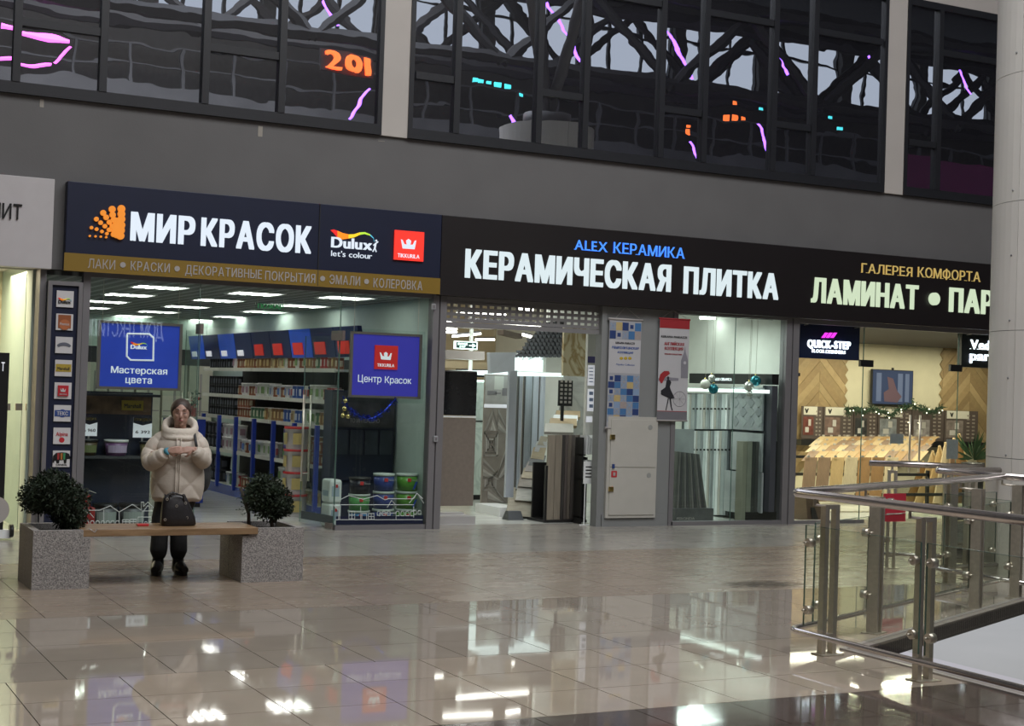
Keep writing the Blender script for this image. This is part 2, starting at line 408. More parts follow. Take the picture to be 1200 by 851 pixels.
# lip of the opening and the storey below
M_lip = pm('slab_edge', (.22, .19, .165), .5, noise=.15, scale=10)
M_strip = pm('edge_strip', (.36, .33, .31), .3, metal=.3, noise=.05)
b = B(); b.prismz([(HX-.06, -3), (HX, -3), (HX, HY), (26, HY+(26-HX)*HS), (26, HY+(26-HX)*HS+.06), (HX-.06, HY+.04)], -.10, .008)
struct('trim_1', b, M_lip)
b = B(); b.prismz([(HX-.10, -3), (HX-.06, -3), (HX-.06, HY+.04), (26, HY+(26-HX)*HS+.06), (26, HY+(26-HX)*HS+.11), (HX-.10, HY+.07)], -.10, .012)
struct('trim_2', b, M_strip)
M_low = pm('lower_floor', (.38, .34, .36), .35, noise=.05, scale=.5, spec=.4)
b = B(); b.box(-12, 70, -10, 70, -4.7, -4.6); struct('floor_lower', b, M_low)
area('lower_storey_fill', (27, 27, -.5), 22, 22, 800, (1, .95, .95))  # added fill without a fixture, brightens the floor below the opening

# ================================================================== facade wall, piers, ribbon windows
ZS0, ZS1, ZW = 2.99, 3.99, 4.92
b = B(); b.box(-8, 26, YF, YF+.45, ZS0, ZW); b.box(-8, 26, YF, YF+.45, 7.90, 15)
wf = struct('wall_front', b, M_wall)
for (x, y, w_, h_) in ((49, 121, 2.2, 10), (305, 154, 2.4, 13), (447, 165.5, 4, 1.5), (92, 213.6, 5, 1.2), (193, 224, 4, 1), (76, 119.5, 4, 1)):
    a = W(x-w_, y-h_/2, YF); c = W(x+w_, y+h_/2, YF); b = B(); b.box(a[0], c[0], YF-.003, YF, c[1], a[1], .001); link('plaster_scrape', b, pm('scrape', (.34, .31, .27), .9), wf)
bx = [W(x, 170, YF)[0] for x in (444.5, 475.5)]; b = B(); b.box(bx[0], bx[1], YF-.04, YF+.4, ZW, 7.90); struct('trim_3', b, M_beige)
bx2 = [W(x, 215, YF)[0] for x in (1033.5, 1056)]; b = B(); b.box(bx2[0], bx2[1], YF-.04, YF+.4, ZW, 7.90); struct('trim_4', b, M_beige)
b = B(); b.box(-8, 26, YF-.045, YF, 7.90, 14.9); struct('trim_5', b, M_beige)
def mirrorm():
    m = pm('ribbon_glass', (.012, .012, .014), .3, noise=0); nt = m.node_tree; N = nt.nodes; L = nt.links; b = N['Principled BSDF']
    ge = N.new('ShaderNodeNewGeometry'); oi = N.new('ShaderNodeObjectInfo'); ad = N.new('ShaderNodeVectorMath'); ad.operation = 'MULTIPLY_ADD'
    ad.inputs[1].default_value = (.55, .55, 1.0)
    cm = N.new('ShaderNodeCombineXYZ'); mu = N.new('ShaderNodeMath'); mu.operation = 'MULTIPLY'; mu.inputs[1].default_value = 37; L.new(oi.outputs['Random'], mu.inputs[0]); L.new(mu.outputs[0], cm.inputs[1])
    L.new(ge.outputs['Position'], ad.inputs[0]); L.new(cm.outputs[0], ad.inputs[2])
    nz = N.new('ShaderNodeTexNoise'); nz.inputs['Scale'].default_value = 1.3; nz.inputs['Detail'].default_value = 2.5; nz.inputs['Roughness'].default_value = .45; L.new(ad.outputs[0], nz.inputs['Vector'])
    bp = N.new('ShaderNodeBump'); bp.inputs['Strength'].default_value = .5; bp.inputs['Distance'].default_value = .006; L.new(nz.outputs[0], bp.inputs['Height'])
    g = N.new('ShaderNodeBsdfGlossy'); g.inputs[0].default_value = (.8, .85, .95, 1); g.inputs['Roughness'].default_value = .004; L.new(bp.outputs[0], g.inputs['Normal'])
    mx = N.new('ShaderNodeMixShader'); mx.inputs[0].default_value = .50; L.new(b.outputs[0], mx.inputs[1]); L.new(g.outputs[0], mx.inputs[2]); L.new(mx.outputs[0], N['Material Output'].inputs[0])
    return m
M_rib = mirrorm()
def ribbon(nm, x0, x1, mull, trans):
    """x0,x1 metres; mull: mullion centres; trans: (from, to, z)"""
    b = B(); b.box(x0, x1, YF-.06, YF+.06, ZW, ZW+.13); b.box(x0, x1, YF-.06, YF+.06, 7.80, 7.90); b.box(x0, x0+.06, YF-.06, YF+.06, ZW+.13, 7.80); b.box(x1-.06, x1, YF-.06, YF+.06, ZW+.13, 7.80)
    root = struct(nm, b, M_black)
    ed = [x0+.06]+mull+[x1-.06]
    for m in mull:
        b = B(); b.box(m-.042, m+.042, YF-.07, YF+.05, ZW+.13, 7.80); link('mullion', b, M_black, root)
    for i, z in trans:
        b = B(); b.box(ed[i]+.03, ed[i+1]-.03, YF-.05, YF+.04, z-.045, z+.045); link('transom', b, M_black, root)
    for a, c in zip(ed, ed[1:]):
        b = B(); b.box(a, c, YF-.005, YF+.01, ZW+.1, 7.83); link('pane', b, M_rib, root)
def mx_(*v): return [W(x, y, YF)[0] for x, y in v]
zlo = W(926, 148, YF)[1]; zhi = W(992, 43, YF)[1]
ribbon('window_1', -4, bx[0], [-2.2, -1.2]+mx_((18, 95), (119, 108), (238.5, 122), (327.5, 135)), [(1, zlo), (3, zlo), (5, zlo), (2, zhi), (4, zhi), (6, zhi)])
ribbon('window_2', bx[1], bx2[0], mx_((532, 155), (628, 168), (682.5, 172), (771, 183), (821.5, 190), (902.5, 200), (949, 204)), [(0, zlo), (2, zlo), (4, zlo), (6, zlo), (1, zhi), (3, zhi), (5, zhi), (7, zhi)])
m3 = mx_((1095, 225))
ribbon('window_3', bx2[1], 22, m3+[m3[0]+1.3, m3[0]+1.9, m3[0]+3.2], [(0, zlo), (1, zhi), (2, zlo), (3, zhi)])
# piers and posts of the shopfront
XA0, XA1 = 2.90, 3.42
XP0, XP1 = 10.2, 11.40
b = B(); b.box(2.88, 2.95, YF-.02, YF+.3, 0, ZS0); b.box(XA1-.06, XA1+.02, YF-.02, YF+.1, 0, ZS0); struct('trim_6', b, M_alu)
b = B(); b.box(7.71, 7.79, YF-.03, YF+.12, 0, ZS0); b.box(7.81, 7.90, YF-.03, YF+.2, 0, ZS0); b.box(7.78, 7.82, YF, YF+.12, 0, ZS0); struct('trim_7', b, M_alu)
b = B(); b.box(XP0, XP1, YF, YF+.14, 0, ZS0); b.box(XP0-.0, XP0+.07, YF-.02, YF, 0, ZS0); b.box(XP0+.09, XP1-.09, YF-.02, YF, 0, .16); struct('wall_pier', b, M_pier)
b = B(); b.box(13.27, 13.37, YF-.03, YF+.12, 0, ZS0); b.box(13.39, 13.50, YF-.03, YF+.12, 0, ZS0); b.box(13.36, 13.40, YF, YF+.1, 0, ZS0); struct('trim_8', b, M_alu)
b = B(); b.box(XP1-.05, XP1+.02, YF-.02, YF+.1, 0, ZS0); b.box(XP1, 13.3, YF-.02, YF+.08, 0, .055); b.box(XP1, 13.3, YF-.02, YF+.08, 2.93, ZS0)
b.box(3.4, 7.75, YF-.01, YF+.12, 2.93, ZS0); b.box(13.5, 20, YF-.01, YF+.08, 2.9, ZS0); b.box(13.5, 14.8, YF-.02, YF+.06, 0, .05); struct('trim_9', b, M_alu)
# atrium shell behind and above the camera: dark roof, far wall with tall windows open to the sky
M_roof = pm('roof_dark', (.045, .043, .045), .9, noise=.1)
b = B(); b.box(-12, 46, -8.4, 30, 15, 15.3); struct('ceiling', b, M_roof)
M_far = pm('far_wall', (.10, .095, .09), .8, noise=.1)
b = B(); b.box(-12, 46, -8.4, -8, -5, 11.9); b.box(-12, 46, -8.4, -8, 14.6, 15)
for i in range(16): b.box(-12+i*3.6, -11.55+i*3.6, -8.4, -8, 11.9, 14.6)
struct('wall_back', b, M_far)
b = B(); b.box(-12.3, -12, -8.4, 30, -5, 15.3); struct('wall_left', b, M_far)
b = B(); b.box(46, 46.3, -8.4, 30, -5, 15.3); struct('wall_right', b, M_far)
b = B()
for i in range(49):
    b.box(-12+i*1.2-.05, -12+i*1.2+.05, -8.3, -8.2, 11.9, 14.6)
for z in (12.5, 13.9): b.box(-12, 46, -8.3, -8.2, z-.05, z+.05)
struct('window_4', b, M_black)
# roof trusses seen mirrored in the ribbon windows
M_truss = pm('truss_dark', (.03, .028, .03), .6, noise=.1)
for k, (yy, zz) in enumerate(((-5.5, 11.6), (-1.0, 10.2), (4.0, 9.3))):
    t = thing('roof_truss', (17, yy, zz), ('dark steel roof truss nearest the far wall, mirrored in the upper windows', 'dark steel roof truss above the photographer, mirrored in the upper windows', 'dark steel roof truss nearest the shopfronts, mirrored in the upper windows')[k], 'truss')
    b = B(); b.tube([(-10, yy, zz), (44, yy, zz+.2)], .16, 6); link('lower_chord', b, M_truss, t)
    b = B(); b.tube([(-10, yy, zz+2.0), (44, yy, zz+2.4)], .16, 6); link('upper_chord', b, M_truss, t)
    x = -10+k*1.1; up = True
    while x < 42:
        b = B(); z0, z1 = (zz, zz+2.1) if up else (zz+2.1, zz); b.tube([(x, yy, z0), (x+2.3, yy, z1)], .13, 6); link('diagonal', b, M_truss, t); x += 2.3; up = not up
# neon strips in the hall, mirrored in the ribbon windows
M_vio = pm('neon_violet', (.4, .2, 1), .5, emit=7, ecol=(.32, .12, 1), noise=0)
M_mag = pm('neon_magenta', (1, .2, .9), .5, emit=6, ecol=(1, .12, .85), noise=0)
def vpoint(px, py, Yv):  # hall point at depth Yv that the ribbon glass mirrors at this place
    X, Z = W(px, py, 2*YF-Yv); return (X, Yv, Z)
NE = [((638, 3), (680, 71)), ((779, 35), (811, 92)), ((898, 43), (921, 88)), ((887, 147), (899, 178)), ((379, 0), (397, 30)), ((408, 136), (432, 108)), ((1125, 81), (1137, 112)), ((808, 167), (817, 185)), ((597, 133), (614, 162)), ((1016, 64), (1021, 73))]
for i, (a, c) in enumerate(NE):
    b = B(); b.tube([vpoint(a[0], a[1], 2.2), vpoint(c[0], c[1], 2.2)], .035, 6)
    solo('neon_tube', b, M_vio, 'violet neon strip hung in the hall, mirrored in the upper windows', 'light', 'violet neon strips')
for i, (a, c) in enumerate([((0, 34), (78, 45)), ((0, 69), (58, 76)), ((62, 74), (80, 54))]):
    b = B(); b.tube([vpoint(a[0], a[1], 2.2), vpoint(c[0], c[1], 2.2)], .04, 6)
    solo('neon_tube', b, M_mag, ('upper long magenta neon strip mirrored at the far left of the windows', 'lower long magenta neon strip mirrored at the far left of the windows', 'short slanting magenta neon strip mirrored at the far left of the windows')[i], 'light')
M_org = pm('neon_orange', (1, .25, .05), .5, emit=3, ecol=(1, .16, .03), noise=0)
M_cy = pm('neon_cyan', (.1, .9, .9), .5, emit=2, ecol=(.1, .9, .9), noise=0)
def vword(s, x0, y0, x1, h, mat, label, Yv=2.0):
    a = vpoint(x0, y0, Yv); c = vpoint(x1, y0+(x1-x0)*.1, Yv); t = thing('lit_sign', a, label, 'sign')
    b = B(); b.box(a[0]-.1, c[0]+.1, Yv-.12, Yv-.06, a[2]-.06, a[2]+h+.06); link('back_plate', b, M_roof, t)
    letters(t, s, a, c[0]-a[0], h, mat, bold=.03, n=(0, 1, 0), depth=.06)
vword('201', 380, 82, 432, .42, M_org, 'orange lit digits mirrored in the upper window left of the pale pillar')
M_redp = pm('purple_banner', (.16, .01, .09), .6, noise=.05)
a = vpoint(1070, 232, 8.0); c = vpoint(1165, 196, 8.0)
b = B(); b.box(a[0]-.4, c[0]+1, 7.9, 8.0, a[2]-.6, c[2]); solo('hanging_banner', b, M_redp, 'magenta banner mirrored in the upper window beside the round column', 'banner')
for (x, y, w_, m, lb) in ((556, 95, 6, M_cy, 'tiny'), (563, 97, 7, M_cy, ''), (573, 99, 5, M_cy, ''), (582, 101, 7, M_cy, ''), (592, 103, 6, M_cy, ''), (608, 112, 4, M_cy, ''), (892, 127, 7, M_cy, ''), (972, 138, 5, M_cy, ''), (982, 154, 8, M_cy, '')):
    p = vpoint(x, y, 1.6); b = B(); s_ = w_*.011; b.box(p[0]-s_, p[0]+s_, 1.6, 1.65, p[2]-s_*.7, p[2]+s_*.7); solo('lit_block', b, m, 'small cyan lit block mirrored in the upper windows', 'light', 'cyan lit blocks')
for (x, y, w_) in ((851, 139, 5), (859, 139, 5), (867, 140, 5), (859, 123, 4), (807, 150, 4), (806, 158, 4)):
    p = vpoint(x, y, 1.6); b = B(); s_ = w_*.012; b.box(p[0]-s_, p[0]+s_, 1.6, 1.65, p[2]-s_*1.1, p[2]+s_*1.1); solo('lit_block', b, M_org, 'small orange lit block mirrored in the right half of the upper windows', 'light', 'orange lit blocks')
# gallery opposite and the neighbour shop sign over there
M_gal = pm('gallery_grey', (.22, .22, .23), .6, noise=.2, scale=.7)
b = B(); b.box(-12, 46, -7.0, -6.6, 9.2, 9.9)
for i in range(38): b.box(-12+i*1.5, -11.93+i*1.5, -6.9, -6.8, 9.9, 11.1)
b.box(-12, 46, -6.92, -6.84, 11.05, 11.12); b.box(-12, 46, -6.92, -6.84, 10.4, 10.45); struct('trim_10', b, M_gal)
M_opp = pm('opposite_sign_lit', (.1, .1, .1), .5, emit=3.5, ecol=(.8, .88, 1), noise=0)
a1 = vpoint(192, 397, -7.9); a0 = vpoint(100, 393, -7.9); t = thing('shop_sign', (a0[0], -7.95, a0[2]-.3), 'lit sign ДОМ ТЕКСТИЛЬ on the far side of the hall, mirrored in the paint shop glass', 'sign')
b = B(); b.box(a0[0]-.5, a1[0]+.5, -8.0, -7.93, a0[2]-.35, a0[2]+1.1); link('back_plate', b, M_roof, t)
letters(t, 'ДОМ ТЕКСТИЛЬ', (a1[0], -7.93, a0[2]), a1[0]-a0[0], .44, M_opp, ux=(-1, 0, 0), n=(0, 1, 0), depth=.04, bold=.0)
# big round clad column at the right
cxc, cyc, RC = 12.46, 11.40, .85
b = B(); b.cyl(cxc, cyc, 0, 6.45, RC-.012, n=64); b.cyl(cxc, cyc, 6.45, 6.7, RC*.5, n=24); [b.tube([(cxc, cyc, 6.6), (cxc+2.2*math.cos(q), cyc+2.2*math.sin(q), 15)], .11, 8) for q in (.6, 2.7, 4.8)]; colm = struct('wall_column', b, M_alu)
zed = [0, .02, 1.33, 2.62, 3.75, 5.0, 6.3, 7.6, 9, 12, 15]
zed[2] = 1.33
js = [W(1190, y, 11)[1] for y in (540, 384, 226, 68)]
zed = [0.0]+[z for z in js]+[6.45]
M_screw = pm('screw_head', (.3, .3, .3), .4, metal=.8, noise=0)
a_sil = math.atan2(-.702*0+.702, -.712)  # direction from centre to silhouette
seam = math.radians(180+1-0)  # outward normal azimuth of the visible seam (pointing to -X)
for zi in range(len(zed)-1):
    for k in range(8):
        a0 = seam+k*PI/4+.004; a1 = seam+(k+1)*PI/4-.004; b = B(); n = 7
        pi_ = [(cxc+(RC-.01)*math.cos(a0+(a1-a0)*i/n), cyc+(RC-.01)*math.sin(a0+(a1-a0)*i/n)) for i in range(n+1)]
        po = [(cxc+RC*math.cos(a0+(a1-a0)*i/n), cyc+RC*math.sin(a0+(a1-a0)*i/n)) for i in range(n+1)]
        if k in (2, 3, 4): pass
        b.prismz(po+pi_[::-1], zed[zi]+.003, zed[zi+1]-.003); link('cladding_panel', b, M_colw, colm)
for z in [W(1172, y, 11.6)[1] for y in (376, 533, 443, 300, 224, 63)]:
    b = B(); a = seam-.10; b.ball((cxc+RC*math.cos(a), cyc+RC*math.sin(a), z), .012, 8, 6); link('screw', b, M_screw, colm)
# ================================================================== fascia signs
def fascia(nm, X0, X1, z0, z1, mat, label, y0=YF-.14):
    t = thing(nm, ((X0+X1)/2, YF, z0), label, 'sign')
    b = B(); b.box(X0, X1, y0, YF-.002, z0, z1, .006); link('sign_box', b, mat, t); return t
YS = YF-.14
SX0 = W(77.5, 265, YS)[0]; SX1 = W(516.5, 300, YS)[0]
t = fascia('shop_sign', SX0, SX1, 2.985, 3.985, M_navy, 'long navy fascia sign reading МИР КРАСОК in lit white letters above the paint shop')
S1 = t
zy = W(76, 296, YS)[1]
b = B(); b.box(SX0-.01, SX1+.0, YS-.012, YS, 2.975, zy); link('ochre_strip', b, M_ochre, t)
b = B(); xs = W(373, 300, YS)[0]; b.box(xs-.004, xs+.004, YS-.0125, YS+.01, 2.98, 3.98); link('joint', b, M_dark, t)
letters_y = YS
X0, Z1 = W(153.5, 250, YS); _, Z0 = W(153, 282, YS); X1 = W(364.5, 283, YS)[0]
xm = W(229, 258, YS)[0]; xk = W(236, 259, YS)[0]
letters(t, 'МИР', (X0, YS, Z0), xm-X0, Z1-Z0, M_litw, bold=.046, gap=.085, depth=.012, joined=False)
letters(t, 'КРАСОК', (xk, YS, Z0), X1-xk, Z1-Z0, M_litw, bold=.046, gap=.085, depth=.012, joined=False)
lettersF(t, 'ЛАКИ', 103, 303.5, 314, 135, YS-.012, M_pale, bold=.0, gap=.12, depth=.004, name='lettering')
def strip(s, x0, y0, x1):  # y of cap top at x0
    yb = y0+10.2; lettersF(t, s, x0, y0, yb, x1, YS-.012, M_pale, bold=.012, gap=.14, depth=.004, name='lettering')
strip('КРАСКИ', 153, 306.5, 199); strip('ДЕКОРАТИВНЫЕ', 217, 311, 307); strip('ПОКРЫТИЯ', 310.5, 318, 369.5); strip('ЭМАЛИ', 386, 322.5, 422); strip('КОЛЕРОВКА', 437.5, 326.5, 495)
for x, y in ((144, 310.5), (207.5, 315), (378, 326.5), (429.5, 330)):
    X, Z = W(x, y, YS-.014); b = B(); b.tube([(X, YS-.018, Z), (X, YS-.010, Z)], .032, 16); link('dot', b, M_pale, t)
# orange dotted hand logo
M_or = pm('orange_dot', (.8, .24, .02), .5, emit=.45, ecol=(1, .33, .03), noise=0)
def s2(x, y): return (60+x/10, 195+y/10)
dots = [(710, 505, 40), (818, 500, 45), (605, 547, 34), (640, 600, 32), (525, 620, 27), (575, 662, 26), (625, 703, 26), (677, 657, 30), (468, 720, 20), (528, 738, 21), (590, 765, 20), (648, 790, 20), (448, 818, 12), (515, 822, 13), (577, 826, 13), (640, 832, 13), (675, 745, 27), (715, 570, 36), (730, 630, 36), (818, 560, 44), (818, 620, 44), (815, 690, 46), (810, 750, 46), (805, 815, 46), (760, 640, 36), (750, 700, 42), (745, 760, 44), (765, 800, 44), (712, 705, 30), (725, 800, 30)]
for i, (x, y, r) in enumerate(dots):
    X, Z = W(*s2(x, y), YS); b = B(); b.tube([(X, YS-.03-i*.0003, Z), (X, YS, Z)], r/10*.0098, 12); link('logo_dot', b, M_or, t)
# rainbow ribbon logo
def ribbonlogo(t, x0, y0, x1, Y, s=1.0, white=M_litw, word=True, wordc=None, em=1.0):
    """paint brand logo: rainbow swoosh above the word; x0,x1 word px, y0 cap top"""
    cs = [((.75, .02, .02)), ((.95, .25, .01)), ((.95, .6, .02)), ((.45, .75, .05)), ((.1, .5, .7)), ((.05, .2, .8))]
    P = [(-.02, -.50, .0), (.06, -.36, .2), (.15, -.12, .36), (.28, .0, .34), (.42, -.06, .22), (.56, -.16, .17), (.70, -.38, .13), (.82, -.46, .10), (.95, -.36, .07), (1.03, -.16, .045), (1.05, .1, .03)]
    wd = x1-x0; hgt = wd*.28
    for i, c in enumerate(cs):
        b = B(); m = pm('rainbow_%s_%d' % (em, i), c, .5, emit=.7*em, ecol=c, noise=0)
        seg = P[i*2:i*2+3]
        if len(seg) < 2: continue
        up = [W(x0+p[0]*wd, y0+p[1]*hgt*1.15+p[0]*wd*.085-p[2]*hgt*1.2, Y) for p in seg]; lo = [W(x0+p[0]*wd, y0+p[1]*hgt*1.15+p[0]*wd*.085+p[2]*hgt*.45, Y) for p in seg]
        b.prism(up+lo[::-1], Y-.008, Y); link('rainbow_swoosh', b, m, t)
    if word: lettersF(t, 'Dulux', x0, y0, y0+hgt*.92, x1, Y, wordc or white, bold=.03, gap=.06, depth=.01, name='lettering')
ribbonlogo(t, 388, 277.5, 436, YS)
X, Z = W(440, 285, YS); b = B(); b.tube([(X, YS-.01, Z), (X-.01, YS-.01, Z-.06)], .012, 6); b.tube([(X-.03, YS-.01, Z-.03), (X+.03, YS-.01, Z+.02)], .008, 5); b.tube([(X-.01, YS-.01, Z-.06), (X-.035, YS-.01, Z-.11)], .008, 5); b.tube([(X-.01, YS-.01, Z-.06), (X+.01, YS-.01, Z-.11)], .008, 5); b.ball((X+.005, YS-.01, Z+.03), .014, 8, 6)
link('figure', b, M_litw, t)
lettersF(t, "let's colour", 388, 293.5, 300, 436, YS, M_litw, bold=-.004, gap=.08, depth=.008, name='lettering')
M_red = pm('lit_red', (.8, .03, .02), .5, emit=.75, ecol=(.95, .035, .02), noise=.05)
def crown(t, cx, cy, s, Y, mat, d=.006):
    """white crown centred at px (cx,cy), s px wide"""
    h = s*.62; f = lambda u, v: W(cx+u*s/2, cy-v*h/2+u*s*.035, Y)
    b = B(); b.prism([f(*p) for p in ((-.78, -1), (.78, -1), (1.0, .9), (.80, .8), (.55, -.05), (.22, -.1), (.30, .3), (0.32, .75), (0, 1.1), (-.32, .75), (-.3, .3), (-.22, -.1), (-.55, -.05), (-.80, .8), (-1.0, .9))], Y-d, Y)
    return link('crown_emblem', b, mat, t)
def redlogo(t, x0, y0, x1, y1, Y, m=None, mw=None, txt='TIKKURILA'):
    r = rectF(x0, y0, x1, y1, Y); b = B(); b.box(r[0], r[1], Y-.02, Y, r[2], r[3]); link('red_square', b, m or M_red, t)
    w_, h_ = x1-x0, y1-y0; mw = mw or M_litw
    crown(t, (x0+x1)/2, y0+h_*.44, w_*.52, Y-.02, mw)
    lettersF(t, txt, x0+w_*.13, y0+h_*.75, y0+h_*.88, x0+w_*.87, Y-.02, mw, bold=.01, gap=.08, depth=.003, name='lettering')
redlogo(t, 461.5, 271, 496, 305.5, YS-.01)
# long brown fascia
t = fascia('shop_sign', SX1+.005, 24, 2.965, 3.985, M_brown, 'long dark brown fascia sign reading КЕРАМИЧЕСКАЯ ПЛИТКА and ЛАМИНАТ in lit letters')
S2 = t
def big(s, x0, yt, yb, x1, m, **k): lettersF(t, s, x0, yt, yb, x1, YS, m, bold=.048, gap=.075, depth=.014, joined=False, **k)
big('КЕРАМИЧЕСКАЯ', 545, 293.5, 325.5, 786.5, M_lit)
big('ПЛИТКА', 801, 314, 344, 912, M_lit)
big('ЛАМИНАТ', 950.5, 326.5, 354.5, 1076, M_litg)
big('ПАР', 1112, 338.5, 365.5, 1164, M_litg)
X, Z = W(1093.5, 350.5, YS); b = B(); b.tube([(X, YS-.05, Z), (X, YS, Z)], .095, 24); link('dot', b, M_litg, t)
M_alex = M_blue_l
lettersF(t, 'ALEX', 673.5, 281, 292.5, 711.5, YS, M_alex, bold=.008, gap=.13, depth=.008, joined=False, serif=.034)
lettersF(t, 'КЕРАМИКА', 719, 284.5, 296.5, 802, YS, M_alex, bold=.008, gap=.13, depth=.008, joined=False, serif=.034)
lettersF(t, 'ГАЛЕРЕЯ', 1009.5, 309, 319.5, 1069, YS, M_gold, bold=.004, gap=.14, depth=.008, joined=False, serif=.032)
lettersF(t, 'КОМФОРТА', 1075.5, 313.5, 324.5, 1148.5, YS, M_gold, bold=.004, gap=.14, depth=.008, joined=False, serif=.032)
# white sign of the neighbour
M_pink = pm('sign_light_grey', (.52, .49, .49), .5, noise=.03)
WX1 = W(62.5, 260, YS)[0]
t = fascia('shop_sign', -3, WX1, 2.98, 3.99, M_pink, 'light grey fascia sign ending in НИТ at the far left')
M_blk = pm('black_letter', (.01, .01, .01), .4, noise=0)
lettersF(t, 'НИТ', -10, 238, 255, 25.5, YS, M_blk, bold=.006, gap=.13, depth=.02, joined=False)

# ================================================================== brand board left of the paint shop
t = thing('brand_board', (3.18, YF-.08, .1), 'narrow navy board with a column of nine white brand plates between the shops', 'sign')
BY = YF-.10
r = rectF(58.5, 327, 96, 327, BY); zt = W(76, 330, BY)[1]
bx0, bx1 = 2.955, 3.335
b = B(); b.box(bx0, bx1, BY, YF-.0, .1, zt); link('board', b, M_navy, t)
b = B(); f = .045
b.box(bx0, bx0+f, BY-.03, BY, .1, zt); b.box(bx1-f, bx1, BY-.03, BY, .1, zt); b.box(bx0+f, bx1-f, BY-.03, BY, zt-f, zt); b.box(bx0+f, bx1-f, BY-.03, BY, .1, .1+f)
link('board_frame', b, M_alu, t)
M_plate = pm('plate_white', (.62, .60, .60), .4, noise=.02)
ys = [350.5, 377.5, 404.5, 431.5, 458, 484.5, 511, 537.8, 564.5]
brands = ['Dulux', 'Pinotex', 'Hammerite', 'Marshall', 'TIKKURILA', 'ТЕКС', 'Alpina', 'CAPAROL', '']
def c3(n, c): return pm(n, c, .5, noise=.02)
for i, y in enumerate(ys):
    cx = 76.3-(y-350.5)*.0235; r = rectF(cx-10, y-9.6, cx+10, y+9.6, BY-.02); cX = (r[0]+r[1])/2; cZ = (r[2]+r[3])/2
    b = B(); b.box(r[0], r[1], BY-.018, BY, r[2], r[3]); pl = link('brand_plate', b, M_plate, t); Y = BY-.018
    def tx(s, x0, y0, x1, y1, m, **k):
        yt = y+y0; lettersF(pl, s, cx+x0, yt, y+y1, cx+x1, Y, m, depth=.003, name='lettering', **k)
    if i == 0: ribbonlogo(pl, cx-8, y+1, cx+6.5, Y, wordc=M_blk, em=0.3)
    elif i == 1:
        b = B(); b.box(cX-.07, cX+.07, Y-.004, Y, cZ-.07, cZ+.08, .0); link('brown_badge', b, c3('badge_brown', (.30, .09, .03)), pl); b = B(); b.tube([(cX, Y-.008, cZ-.03), (cX, Y-.004, cZ-.03)], .06, 20); link('oval_badge', b, c3('badge_rust', (.45, .14, .05)), pl)
        lettersF(pl, 'Pinotex', cx-5.5, y+.5, y+3.5, cx+5.5, Y-.008, M_plate, depth=.002, name='lettering', bold=.01)
    elif i == 2:
        b = B(); pts = [(cX+.085*math.sin(a), cZ+.06*math.cos(a)-.03) for a in [(-1.15+.23*j) for j in range(11)]]+[(cX+.065*math.sin(a), cZ+.025*math.cos(a)-.035) for a in [(1.15-.23*j) for j in range(11)]]; b.prism(pts, Y-.004, Y); link('arched_badge', b, c3('badge_slate', (.12, .13, .16)), pl)
    elif i == 3:
        b = B(); b.box(cX-.085, cX+.085, Y-.004, Y, cZ-.04, cZ+.045); link('mustard_badge', b, c3('badge_mustard', (.42, .30, .04)), pl); lettersF(pl, 'Marshall', cx-7, y-1.5, y+2, cx+7, Y-.004, M_navy, depth=.002, name='lettering', bold=.01)
    elif i == 4: redlogo(pl, cx-6.2, y-6.2, cx+6.2, y+6.2, Y, m=c3('flat_red', (.5, .02, .03)), mw=M_plate)
    elif i == 5:
        b = B(); b.tube([(cX, Y-.004, cZ), (cX, Y, cZ)], .045, 20); b.box(cX-.085, cX+.085, Y-.0038, Y, cZ-.035, cZ+.035, .0); link('blue_badge', b, c3('badge_blue', (.03, .07, .25)), pl); lettersF(pl, 'ТЕКС', cx-6.5, y-2, y+2.2, cx+6.5, Y-.004, M_plate, depth=.002, name='lettering', bold=.03)
    elif i == 6: tx('Alpina', -7, -4.5, 7, 0, c3('flat_red', (.5, .02, .03)), bold=.02); b = B(); b.tube([(cX, Y-.004, cZ-.045), (cX, Y, cZ-.045)], .03, 16); link('red_flower', b, c3('flat_red', (.5, .02, .03)), pl)
    elif i == 7:
        # striped elephant
        f = lambda u, v: (cX+u*.1, cZ+.01+v*.075)
        E_ = [(-.95, -.6), (-.9, .3), (-.6, .75), (0, .85), (.5, .8), (.85, .6), (.95, .1), (1.15, 0), (1.2, .25), (1.05, -.1), (.7, -.15), (.6, -.2), (.55, -.8), (.3, -.8), (.25, -.3), (-.2, -.35), (-.25, -.8), (-.5, -.8), (-.6, -.4), (-.75, -.45), (-.8, -.8)]
        b = B(); b.prism([f(-a[0]*-1, a[1]) for a in E_], Y-.004, Y); link('elephant_emblem', b, M_blk, pl)
        for u, c in ((-.35, (.35, .03, .03)), (0, (.4, .15, .03)), (.3, (.05, .25, .1))):
            b = B(); b.prism([f(u-.12, .7), f(u+.12, .75), f(u+.1, -.25), f(u-.1, -.25)], Y-.0055, Y-.004); link('colour_stripe', b, c3('stripe_%.2f' % u, c), pl)
        tx('CAPAROL', -6.5, 6, 6.5, 8, M_blk, bold=.02)
    else: b = B(); b.box(cX-.08, cX+.08, Y-.003, Y, cZ-.09, cZ-.05); link('print', b, c3('print_grey', (.3, .25, .22)), pl)

